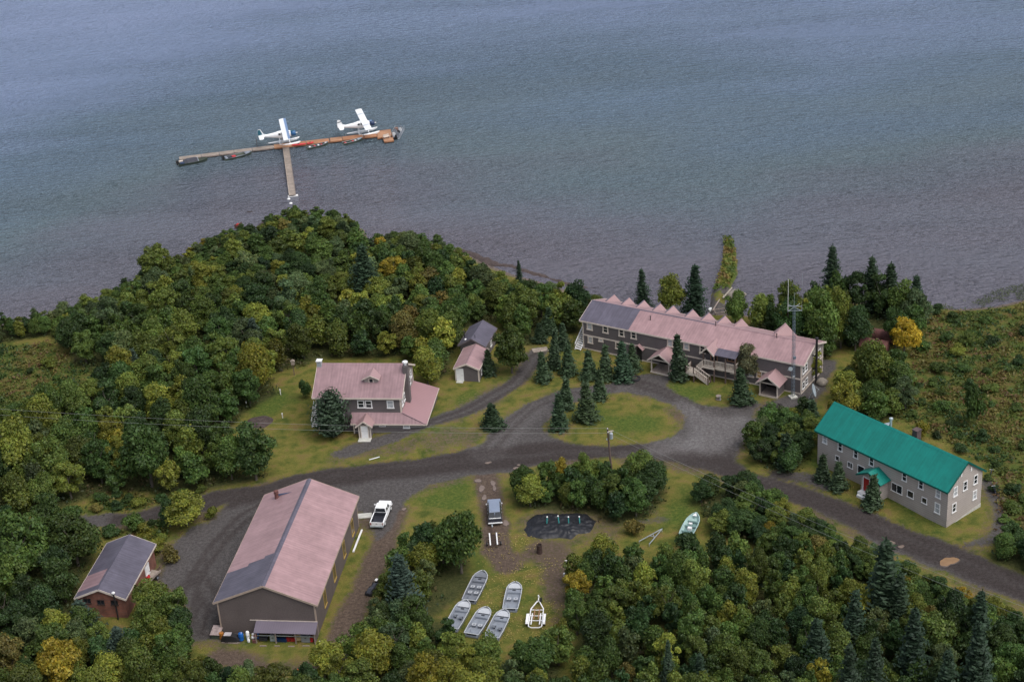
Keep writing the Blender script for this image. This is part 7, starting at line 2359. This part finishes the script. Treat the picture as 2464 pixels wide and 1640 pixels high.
# crowded small pontoon raft at the far end
P = G(R1(2187, 368), WATER)
pt = thing('pontoon_boat', (P.x, P.y, WATER), yaw + 1.25, 'small grey pontoon boat loaded with seats at the dock right end', 'boat', 'boats tied to the dock')
MB().span(-3.2, 3.0, -1.0, 1.0, .42, .5).build('deck', ALUD, pt)
for s in (-1, 1):
    MB().lathe([(.05, -3.4), (.3, -3.0), (.3, 2.8), (.05, 3.5)], (0, s * .75, .15), 12, axis=Vector((1, 0, 0))).build('pontoon', ALU, pt)
    MB().tube((-3.1, s * 1.0, 1.1), (2.9, s * 1.0, 1.1), .03).tube((-3.1, s * 1.0, .5), (-3.1, s * 1.0, 1.1), .03).tube((2.9, s * 1.0, .5), (2.9, s * 1.0, 1.1), .03).tube((0, s * 1.0, .5), (0, s * 1.0, 1.1), .03).build('rail', GALV, pt)
for x, y, mt in ((2.2, .45, ALU), (2.2, -.45, ALU), (1.0, -.5, WHITE), (.2, .5, ALU), (-.6, -.45, CHARC), (-.9, .5, ALU), (-1.9, .4, WHITE), (-1.9, -.5, ALU)):
    sb = MB().span(x - .28, x + .28, y - .28, y + .28, .5, .9).build('seat', mt, pt, bevel=.04)
    MB().span(x - .30, x - .20, y - .26, y + .26, .9, 1.3).build('backrest', mt, sb)
MB().span(.9, 1.4, .1, .8, .5, 1.2).build('console', pmat('brown_console', (.25, .15, .12), var=.2), pt)
outboard(pt, -3.2, .5, -.3, 1.1)

# ---- floatplanes
def sect(x, w_, h_, zc, n=12, p=2.6):
    s = []
    for i in range(n):
        a_ = 2 * PI * i / n
        ca, sa = math.cos(a_), math.sin(a_)
        s.append((x, w_ / 2 * abs(ca) ** (2 / p) * (1 if ca > 0 else -1), zc + h_ / 2 * abs(sa) ** (2 / p) * (1 if sa > 0 else -1)))
    return s

def floatplane(wing_px, tail_px, nose_px, label, scheme):
    Wc = G(R1(*wing_px), WATER + 3.3)
    T_, Nn_ = G(R1(*tail_px), WATER + 2.6), G(R1(*nose_px), WATER + 2.4)
    yaw = scheme['yaw']
    root = thing('floatplane', (Wc.x - math.cos(yaw) * .75, Wc.y - math.sin(yaw) * .75, WATER), yaw, label, 'seaplane', 'floatplanes moored behind the dock')
    root.rotation_euler = (0, math.radians(-2.5), yaw)
    root.scale = (.93, 1, 1)
    f = MB().loft([sect(x, w_, h_, zc) for x, w_, h_, zc in ((2.05, 1.16, 1.30, 2.30), (1.5, 1.22, 1.55, 2.38), (.9, 1.25, 1.75, 2.45), (-.6, 1.22, 1.70, 2.42), (-1.6, 1.02, 1.25, 2.45), (-3.2, .66, .80, 2.55), (-4.9, .34, .46, 2.66), (-5.35, .10, .30, 2.72))])
    fu = f.build('fuselage', WHITEG, root, smooth=True)
    cw = MB().loft([sect(x, w_, h_, zc, p=2.1) for x, w_, h_, zc in ((2.0, 1.18, 1.26, 2.30), (2.7, 1.22, 1.24, 2.28), (3.15, 1.12, 1.14, 2.26), (3.25, .80, .80, 2.26))]).build('cowling', scheme['cowl'], root, smooth=True)
    MB().span(2.1, 2.7, -.35, .35, 2.86, 2.93).build('air_scoop', SLBL if scheme['band'] else TEALB, cw)
    MB().hexa([(1.5, -.58, 2.72), (2.02, -.5, 2.70), (2.02, .5, 2.70), (1.5, .58, 2.72)], [(1.15, -.52, 3.18), (1.30, -.46, 3.18), (1.30, .46, 3.18), (1.15, .52, 3.18)]).build('windshield', GLASS, fu)
    for s in (-1, 1):
        for x0 in (.55, -.15, -.85):
            MB().span(x0, x0 + .5, s * .60, s * .635, 2.5, 2.9).build('cabin_window', GLASS, fu)
        MB().span(-4.6, 1.9, s * .22 if False else s * .0, s * .02, 2.0, 2.0001) if False else None
    # wing: rounded leading edge, square tips
    af = [(.85, .0), (.80, .09), (.55, .15), (.1, .15), (-.78, .02), (-.78, -.02), (.1, -.05), (.6, -.07), (.80, -.06)]
    wm = MB()
    secs = []
    for y in (-7.3, -7.15, -3, 0, 3, 7.15, 7.3):
        k = .86 if abs(y) > 7.2 else 1.0
        zz = 3.28 + abs(y) * .022
        secs.append([(.75 + x * k, y, zz + z_ * k) for x, z_ in af])
    wg = wm.loft(secs).build('wing', WHITEG, root)
    if scheme['band']:
        for y in (-3.9, 3.9):
            zz = 3.28 + abs(y) * .022
            MB().loft([[(.75 + x * 1.012, yy, zz + z_ * 1.06 + .004) for x, z_ in af] for yy in (y - .22, y + .22)]).build('wing_band', GALV, wg)
    else:
        le = [(.87, .0), (.815, .105), (.55, .168), (.30, .172), (.30, .15), (.55, .145), (.79, .085), (.84, 0), (.79, -.055), (.6, -.066), (.6, -.088), (.815, -.078)]
        MB().loft([[(.75 + x, y, 3.28 + abs(y) * .022 + z_) for x, z_ in le] for y in (-7.16, 0, 7.16)]).build('leading_edge', SLBL, wg)
    for s in (-1, 1):
        MB().bar((.9, s * .55, 1.75), (.85, s * 3.3, 3.28), .16, .06).build('wing_strut', WHITEG, root)
        MB().span(-.03, .0, s * 4.2, s * 6.9, 3.36, 3.40).build('aileron_gap', ALUD, wg)
    # tail
    fin = [(-3.6, 2.85), (-4.35, 3.2), (-4.75, 4.15), (-5.05, 4.32), (-5.45, 4.25), (-5.62, 3.4), (-5.55, 2.5), (-4.9, 2.6)]
    fo = MB().prism([(x, -.06, z_) for x, z_ in fin], (0, .12, 0)).build('fin', WHITEG, root)
    if scheme['band']:
        MB().prism([(x, -.068, z_) for x, z_ in [(-4.62, 3.75), (-4.68, 3.95), (-5.58, 3.78), (-5.6, 3.58)]], (0, .136, 0)).build('fin_band', CHARC, fo)
    else:
        MB().prism([(x, -.068, z_) for x, z_ in [(-4.5, 3.05), (-4.95, 4.2), (-5.44, 4.2), (-5.6, 3.4), (-5.56, 2.95)]], (0, .136, 0)).build('rudder', TEALB, fo)
    MB().loft([[(x, y, 2.75 + z_) for x, z_ in ((cx + ch_, 0), (cx + ch_ * .5, .05), (cx - ch_, .015), (cx - ch_, -.015), (cx + ch_ * .5, -.04))] for y, cx, ch_ in ((-2.45, -4.95, .36), (-2.2, -4.9, .52), (0, -4.75, .68), (2.2, -4.9, .52), (2.45, -4.95, .36))]).build('tailplane', WHITEG, root)
    # propeller and spinner
    pr = MB().lathe([(.14, 0), (.13, .2), (.02, .45)], (3.25, 0, 2.26), 12, axis=Vector((1, 0, 0))).build('spinner', WHITE, root)
    for s in (-1, 1):
        MB().hexa([(3.34, -.08, 2.26), (3.40, -.02, 2.26), (3.40, .08, 2.26), (3.34, .02, 2.26)], [(3.35, -.05, 2.26 + s * 1.25), (3.39, -.02, 2.26 + s * 1.25), (3.39, .05, 2.26 + s * 1.25), (3.35, .02, 2.26 + s * 1.25)]).build('propeller_blade', CHARC, pr)
    # floats
    for s in (-1, 1):
        y = s * 1.45
        fl = MB().loft([[(x, y - w_, zt), (x, y - w_, zt - d_ * .5), (x, y, zt - d_), (x, y + w_, zt - d_ * .5), (x, y + w_, zt), (x, y, zt + .09)] for x, w_, zt, d_ in ((-3.5, .14, .40, .18), (-2.4, .28, .42, .45), (-.4, .38, .45, .75), (1.6, .42, .50, .80), (3.0, .38, .58, .60), (3.75, .22, .66, .30), (3.95, .06, .68, .1))]).build('float', WHITEG, root)
        MB().bar((1.5, y, .5), (1.3, s * .5, 1.75), .09, .09).bar((-.9, y, .46), (-.7, s * .5, 1.75), .09, .09).bar((-.9, y, .46), (1.3, s * .5, 1.75), .05, .05).build('float_strut', WHITEG, root)
        MB().prism([(-3.5, y - .02, .4), (-3.95, y - .02, .45), (-3.9, y - .02, -.15), (-3.6, y - .02, -.1)], (0, .04, 0)).build('water_rudder', GALV, fl)
    MB().bar((1.5, -1.45, .5), (1.5, 1.45, .5), .08, .08).bar((-.9, -1.45, .46), (-.9, 1.45, .46), .08, .08).build('spreader_bar', WHITEG, root)
    MB().tube((1.2, 4.9, 3.45), (2.3, 4.9, 3.45), .025, n=5).build('pitot_tube', GALV, wg)
    return root
floatplane((1126, 325), (895, 392), (1240, 340), 'white floatplane with blue wing edge and dark blue fin, left of the two', dict(band=False, cowl=BLUE, yaw=math.radians(9.5)))
floatplane((1872, 232), (1640, 305), (1978, 248), 'white floatplane with grey wing bands and navy nose, right of the two', dict(band=True, cowl=NAVY, yaw=math.radians(12.0)))

# ---- muddy puddles
PUD = pmat('muddy_water', (.175, .132, .108), rough=.22, spec=.5, var=.12, vscale=1.0)
PUDD = pmat('brown_puddle', (.23, .14, .075), rough=.22, spec=.5, var=.12, vscale=1.0)
PLIST = [(R6(812, 1200), 46, 22, .2, 'large tan puddle on the main road nearest the teal building'), (R6(905, 1224), 24, 10, .1, 'small tan puddle right of a larger one on the main road'), (R6(1262, 1350), 68, 33, .35, 'biggest brown puddle on the main road at right'),
         (R2(1860, 1229), 30, 9, .2, 'pale puddle on the main road left of the pole clump'), (R2(2150, 1250), 16, 8, 0, 'small pale puddle beside a longer one by the pole clump'), (R2(2138, 1278), 40, 11, .1, 'long pale puddle by the pole clump'),
         (R5(893, 82), 22, 14, 0, 'muddy puddle in the left wheel track, farthest from wagon'), (R5(920, 140), 21, 23, .2, 'largest muddy puddle in the left wheel track'), (R5(939, 207), 19, 17, .1, 'muddy puddle in the left wheel track beside the wagon'), (R5(1003, 100), 19, 17, 0, 'muddy puddle in the right wheel track, farther one'), (R5(1014, 137), 14, 19, 0, 'muddy puddle in the right wheel track, nearer one'), (R5(345, 292), 16, 10, 0, 'faint puddle on the dirt track by the pickup'), (R5(1098, 395), 24, 18, 0, 'faint muddy puddle right of the wagon rear bumper')]
SCL = {}
for (px, rx, ry, sk_, lb_) in PLIST:
    C = G(px)
    sc = 3.1353 if 'teal' in lb_ or 'larger one' in lb_ or 'right' == lb_.split()[-1] and 'biggest' in lb_ else (3.92 if 'pole clump' in lb_ else 3.075)
    E1, E2 = G((px[0] + rx / sc, px[1])), G((px[0], px[1] + ry / sc))
    ra, rb_ = abs(E1.x - C.x), abs(E2.y - C.y)
    ph = rng.uniform(0, 6.28)
    pts = []
    for t in np.linspace(0, 2 * PI, 28, endpoint=False):
        k = 1 + .14 * math.sin(2 * t + ph) + .10 * math.sin(3 * t + 2 * ph) + .05 * math.sin(7 * t)
        pts.append((ra * k * math.cos(t) + sk_ * rb_ * math.sin(t), rb_ * k * math.sin(t)))
    zc = hz(C.x, C.y) + .085
    mb = MB()
    mb.poly([(x, y, 0) for x, y in pts])
    for (x0, y0), (x1, y1) in zip(pts, pts[1:] + pts[:1]):
        mb.poly([(x0, y0, 0), (x1, y1, 0), (x1 * 1.12, y1 * 1.12, -.10), (x0 * 1.12, y0 * 1.12, -.10)], 1)
    o = mb.build('puddle', [PUDD if 'biggest' in lb_ else PUD, pmat('wet_mud', (.075, .058, .05), rough=.5)], loc=(C.x, C.y, zc))
    tag(o, lb_, 'puddle', 'muddy puddles')
# ------------------------------------------------------------------ woods (after the buildings, so that nothing grows through them)
BLOCK = []      # (x, y, yaw, half length, half width)
def block(q, m=1.0):
    BLOCK.append((q[0], q[1], q[2], q[3] / 2 + m, q[4] / 2 + m))
for q in (Q_BARN, Q_GREEN, Q_LODGE, Q_BRICK, Q_PSHED, Q_DSHED):
    block(q, 1.2)
block((Q_HOUSE[0] + 1.5, Q_HOUSE[1], Q_HOUSE[2], Q_HOUSE[3] + 4, Q_HOUSE[4] + 2), 1.0)
CLEAR = [(*GD(x, y)[:2], r) for x, y, r in [(1090, 1345, 5), (1055, 1415, 4.5), (1100, 1425, 4.5), (1145, 1435, 4.5), (1178, 1370, 4), (1232, 1410, 4), (1586, 1210, 2.6), (1495, 1238, 2.4), (1245, 1212, 2.8), (1290, 1210, 2.8), (1335, 1210, 2.8), (1990, 775, 4), (1975, 790, 4), (2000, 770, 4), (2015, 760, 4), (865, 1355, 2.4), (1140, 1235, 3), (1872, 905, 2.5), (335, 1325, 3), (676, 850, 1.2), (688, 1548, 2), (1300, 1325, 1.5), (1660, 1170, 2), (1690, 745, 2.5), (515, 1505, 2), (1930, 860, 2)]]

def blocked(x, y, r):
    for bx, by, a, hl, hw in BLOCK:
        c, s = math.cos(a), math.sin(a)
        dx, dy = x - bx, y - by
        if abs(c * dx + s * dy) < hl + r * .55 and abs(-s * dx + c * dy) < hw + r * .55:
            return True
    for cx, cy, cr in CLEAR:
        if math.hypot(x - cx, y - cy) < cr + r * .5:
            return True
    return False

def interp(A, x, y):
    i = int(np.clip(np.searchsorted(gx, x) - 1, 0, len(gx) - 2))
    j = int(np.clip(np.searchsorted(gy, y) - 1, 0, len(gy) - 2))
    return float(A[j, i])

NOGROW = np.clip(np.maximum.reduce([g_road, g_yard, g_drive * .8, isl]), 0, 1)
cand = []
placed = list(SPOTS)
for wi, w in enumerate(WOODS):
    poly = w['w']
    lo, hi = poly.min(0), poly.max(0)
    ar = abs(sum(poly[i][0] * poly[(i + 1) % len(poly)][1] - poly[(i + 1) % len(poly)][0] * poly[i][1] for i in range(len(poly)))) / 2
    cw = np.array(w['c'], float)
    cw /= cw.sum()
    tries = int(ar * 3.2)
    pts = lo + (hi - lo) * rng.random((int(tries * ((hi - lo).prod() / ar)), 2))
    ok = inside(pts[:, 0], pts[:, 1], poly)
    for x, y in pts[ok]:
        big = rng.random()
        R = w['r'][0] + (w['r'][1] - w['r'][0]) * big ** 1.2
        bad = False
        for px_, py_, pr in placed:
            if (x - px_) ** 2 + (y - py_) ** 2 < ((R + pr) * w.get('k', .66)) ** 2:
                bad = True
                break
        if bad or blocked(x, y, R) or interp(NOGROW, x, y) > .35 or hz(x, y) < -.7:
            continue
        H = (w['h'][0] + (w['h'][1] - w['h'][0]) * np.clip(big * .6 + rng.random() * .5, 0, 1)) * 1.13
        # colour drifts in patches through the wood
        pn = fbm(np.array([x]), np.array([y]), 14)[0]
        k = cw.copy()
        k[0] *= 1.5 if pn > .55 else .7
        k[3] *= 1.8 if pn < .42 else .7
        k[4] *= 1.4 if pn < .36 else .35
        k[5] *= .5
        k /= k.sum()
        ci = int(rng.choice(7, p=k))
        placed.append((x, y, R))
        cand.append((x, y, R, H, ci, wi))
print('wood trees', len(cand))
def seen(x, y, H, R):
    u, v = proj((x, y, H * .8))
    return -60 < u < 2524 and -40 < v < 1700
def size_in_view(c):
    x, y, R, H = c[:4]
    dist = math.sqrt(x * x + y * y + CAMZ ** 2)
    return (R * R) / dist ** 2 * (1 if seen(x, y, H, R) else 0)
cand.sort(key=lambda c: -size_in_view(c))
low = [c for c in cand if c[3] < 4.1]
high = [c for c in cand if c[3] >= 4.1]
INDIV, BUSHES = high[:262], low[:175]
REST = high[262:] + low[175:]
for x, y, R, H, ci, wi in INDIV:
    add_broadleaf(x, y, R, H, ci, wi)
for x, y, R, H, ci, wi in BUSHES:
    add_broadleaf(x, y, R, H, ci, wi, name='shrub')
# the smaller crowns in between, past what one could name one by one
Vs, Ts = [], []
for x, y, R, H, ci, wi in REST:
    V, T, _ = BROAD[int(rng.integers(len(BROAD)))]
    V = V.reshape(-1, 4, 3)[::3]
    ctr = V.mean(1, keepdims=True)
    V = ((V - ctr) * 1.6 + ctr).reshape(-1, 3)
    T = T[::3]
    a = rng.uniform(0, 6.28)
    c, s = math.cos(a), math.sin(a)
    W_ = V * np.array([R / 2.5, R / 2.5, H / 5.6])
    W_ = np.stack([W_[:, 0] * c - W_[:, 1] * s + x, W_[:, 0] * s + W_[:, 1] * c + y, W_[:, 2] + hz(x, y)], 1)
    Vs.append(W_)
    Ts.append(T * np.array(jit(PAL[ci]))[:3])
open('/tmp/count.txt', 'w').write('cand %d rest %d\n' % (len(cand), len(REST)))
if Vs:
    o = link('woodland', quad_mesh('woodland', np.concatenate(Vs), np.concatenate(Ts), STUFFM))
    tag(o, 'mass of smaller leafy crowns filling the woods between the larger trees', 'woodland', kind='stuff')

# undergrowth between the stems, and weeds on the rough meadows: too many to count
def scatter_clumps(polys, dens, size, h, pal, per=9, avoid=.3, exclude_floor=False):
    Cs, Ns, S, T = [], [], [], []
    for poly in polys:
        lo, hi = poly.min(0), poly.max(0)
        n = int((hi - lo).prod() * dens)
        p = lo + (hi - lo) * rng.random((n, 2))
        p = p[inside(p[:, 0], p[:, 1], poly)]
        ii = np.clip(np.searchsorted(gx, p[:, 0]) - 1, 0, len(gx) - 2)
        jj = np.clip(np.searchsorted(gy, p[:, 1]) - 1, 0, len(gy) - 2)
        p = p[NOGROW[jj, ii] < avoid]
        zz = land_h(p[:, 0], p[:, 1])
        p, zz = p[zz > -.9], zz[zz > -.9]
        nz = fbm(p[:, 0], p[:, 1], 4.0)
        for (x, y), z, q in zip(p, zz, nz):
            if blocked(x, y, -.6):
                continue
            k = per
            r = size * rng.uniform(.6, 1.3)
            hh = h * rng.uniform(.5, 1.3)
            Cs.append(np.stack([x + rng.normal(0, r, k), y + rng.normal(0, r, k), z + hh * rng.random(k)], 1))
            ci = int(np.clip((q - .3) / .4 * len(pal) + rng.normal(0, .9), 0, len(pal) - 1))
            T.append(np.array(pal[ci]) * rng.uniform(.65, 1.35, (k, 1)))
            S.append(rng.uniform(.14, .30, k))
            Ns.append(rand_unit(k) * .8 + np.array([0, 0, .8]))
    C, Nn, S, T = np.concatenate(Cs), np.concatenate(Ns), np.concatenate(S), np.concatenate(T)
    Nn /= np.linalg.norm(Nn, axis=1, keepdims=True)
    return rhombs(C, Nn, S, S * .6), T

V, T = scatter_clumps([w['w'] for w in WOODS], .55, .5, .9, [(.028, .046, .012), (.045, .065, .015), (.065, .075, .018), (.08, .065, .025)])
tag(link('undergrowth', quad_mesh('undergrowth', V, T, STUFFM)), 'dark tangled undergrowth on the floor of the woods', 'undergrowth', kind='stuff')
V, T = scatter_clumps([w['w'] for w in MEADOWS], 1.2, .48, .5, [(.032, .064, .014), (.052, .086, .018), (.072, .100, .020), (.100, .118, .024), (.135, .108, .030), (.125, .074, .032), (.145, .130, .034)], per=13)
tag(link('weeds', quad_mesh('weeds', V, T, STUFFM)), 'rank grass and fireweed covering the rough meadows', 'weeds', kind='stuff')
# grass on the jetty
jp = jpoly.min(0) + (jpoly.max(0) - jpoly.min(0)) * rng.random((5200, 2))
jp = jp[(sdf(jp[:, 0], jp[:, 1], jpoly) > .15) & (jp[:, 1] > gyy + 1.5)]
n = len(jp)
q = fbm(jp[:, 0], jp[:, 1], 2.2)
pal = np.array([(.075, .115, .02), (.12, .15, .026), (.18, .17, .035), (.18, .125, .04)])
C = np.stack([jp[:, 0], jp[:, 1], WATER + .75 + .35 * rng.random(n)], 1)
Nn = rand_unit(n) * .7 + np.array([0, 0, .7])
Nn /= np.linalg.norm(Nn, axis=1, keepdims=True)
S = rng.uniform(.16, .34, n)
tag(link('jetty_grass', quad_mesh('jetty_grass', rhombs(C, Nn, S, S * .6), pal[np.clip(((q - .3) / .4 * 4).astype(int), 0, 3)] * rng.uniform(.7, 1.3, (n, 1)), STUFFM)), 'bright green grass growing along the spit', 'grass', kind='stuff')
# reeds standing in the shallows on the right
rp = P2([(2105, 712), (2200, 700), (2300, 668), (2356, 655), (2480, 648), (2480, 690), (2356, 700), (2250, 718), (2140, 722)], WATER)
p = rp.min(0) + (rp.max(0) - rp.min(0)) * rng.random((9000, 2))
p = p[inside(p[:, 0], p[:, 1], rp) & (fbm(p[:, 0], p[:, 1], 5) > .34)]
p2 = P2([(870, 548), (900, 538), (960, 545), (1000, 556), (960, 566), (890, 566)], WATER)
pb = p2.min(0) + (p2.max(0) - p2.min(0)) * rng.random((900, 2))
p = np.vstack([p, pb[inside(pb[:, 0], pb[:, 1], p2)]])
n = len(p)
C = np.stack([p[:, 0], p[:, 1], WATER + .2 + .25 * rng.random(n)], 1)
Nn = rand_unit(n) * .9 + np.array([0, -.5, .35])
Nn /= np.linalg.norm(Nn, axis=1, keepdims=True)
S = rng.uniform(.10, .22, n)
tag(link('reeds', quad_mesh('reeds', rhombs(C, Nn, S, S * .3), np.array([(.095, .115, .060)]) * rng.uniform(.6, 1.4, (n, 1)), STUFFM)), 'thin green reeds standing in the shallow water', 'reeds', kind='stuff')
# yellow leaves fallen on the boat clearing
lp = P2([(1120, 1225), (1240, 1230), (1300, 1290), (1290, 1440), (1200, 1500), (1090, 1500), (1100, 1300)])
p = lp.min(0) + (lp.max(0) - lp.min(0)) * rng.random((2600, 2))
p = p[inside(p[:, 0], p[:, 1], lp) & (fbm(p[:, 0], p[:, 1], 3) + .25 * rng.random(len(p)) > .58)]
n = len(p)
C = np.stack([p[:, 0], p[:, 1], np.full(n, .10)], 1)
Nn = rand_unit(n) * .3 + np.array([0, 0, 1])
Nn /= np.linalg.norm(Nn, axis=1, keepdims=True)
S = rng.uniform(.06, .12, n)
tag(link('fallen_leaves', quad_mesh('fallen_leaves', rhombs(C, Nn, S, S * .7), np.array([(.36, .29, .10)]) * rng.uniform(.6, 1.3, (n, 1)), STUFFM)), 'pale yellow leaves fallen on the boat clearing', 'leaves', kind='stuff')

# shrubs on the meadows
for poly, zone, nmax, gap in ((MEADOWS[0]['w'], 'R', 46, 3.0), (MEADOWS[1]['w'], 'L', 12, 3.2), (MEADOWS[2]['w'], 'V', 10, 2.2), (MEADOWS[3]['w'], 'W', 8, 2.0), (MEADOWS[4]['w'], 'B', 12, 2.2)):
    got = []
    lo, hi = poly.min(0), poly.max(0)
    for _ in range(4000):
        x, y = lo + (hi - lo) * rng.random(2)
        if len(got) >= nmax:
            break
        if not inside(np.array([x]), np.array([y]), poly)[0] or blocked(x, y, .4) or interp(NOGROW, x, y) > .2 or not seen(x, y, 1, 1):
            continue
        if any((x - a) ** 2 + (y - b) ** 2 < gap ** 2 for a, b in got) or any((x - a) ** 2 + (y - b) ** 2 < (c + .8) ** 2 for a, b, c in SPOTS):
            continue
        got.append((x, y))
        R = rng.uniform(.7, 1.7)
        add_shrub(x, y, R, R * rng.uniform(.85, 1.25), int(rng.choice(7, p=[.26, .38, .13, .12, .02, .05, .04])), zone)
# ------------------------------------------------------------------ labels of trees and shrubs: what each looks like, its wood, its place there
ORD = ['first', 'second', 'third', 'fourth', 'fifth', 'sixth', 'seventh', 'eighth', 'ninth', 'tenth', 'eleventh', 'twelfth', 'thirteenth', 'fourteenth', 'fifteenth']
MZ = {'R': 'in the right meadow', 'L': 'in the left meadow', 'V': 'above the left road', 'W': 'by the brick shed back', 'B': 'right of the teal building'}
groups = {}
bywood = {}
for t in TREES:
    if t['special']:
        continue
    bywood.setdefault((t['kind'], t['zone']), []).append(t)
for (kind, zone), lst in bywood.items():
    # rows by distance: split each wood into bands of depth
    lst.sort(key=lambda t: proj(t['P'])[1])
    n = len(lst)
    nb = 1 if n < 9 else (2 if n < 18 else 3)
    names = {1: [''], 2: ['back half', 'front half'], 3: ['back third', 'middle third', 'front third']}[nb]
    for i, t in enumerate(lst):
        t['row'] = names[min(nb - 1, i * nb // n)]
for (kind, zone), lst in bywood.items():
    for t in lst:
        groups.setdefault((kind, zone, t['ci'], t['row']), []).append(t)
for (kind, zone, ci, row), lst in groups.items():
    lst.sort(key=lambda t: proj(t['P'])[0])
    where = WOODS[zone]['lab'] if not isinstance(zone, str) else MZ[zone]
    noun = 'leafy tree' if kind == 'broadleaf_tree' else 'bush'
    for i, t in enumerate(lst):
        s = CNAME[ci] + ' ' + noun + ' ' + where
        if row:
            s += ', ' + row
        if len(lst) > 1:
            s += ', ' + (ORD[i] + ' from left' if i < len(ORD) else ORD[min(len(lst) - 1 - i, 14)] + ' from right')
        g = ('trees ' if kind == 'broadleaf_tree' else 'bushes ') + where
        tag(t['o'], s, 'tree' if kind == 'broadleaf_tree' else 'bush', g)
for t in TREES:
    if t['special']:
        tag(t['o'], t['special'], 'tree' if t['kind'] == 'broadleaf_tree' else 'bush', 'leafy trees standing out' if t['kind'] == 'broadleaf_tree' else 'single bushes')
print('objects', len(bpy.data.objects), 'trees', sum(t['kind'] == 'broadleaf_tree' for t in TREES), 'shrubs', sum(t['kind'] == 'shrub' for t in TREES))
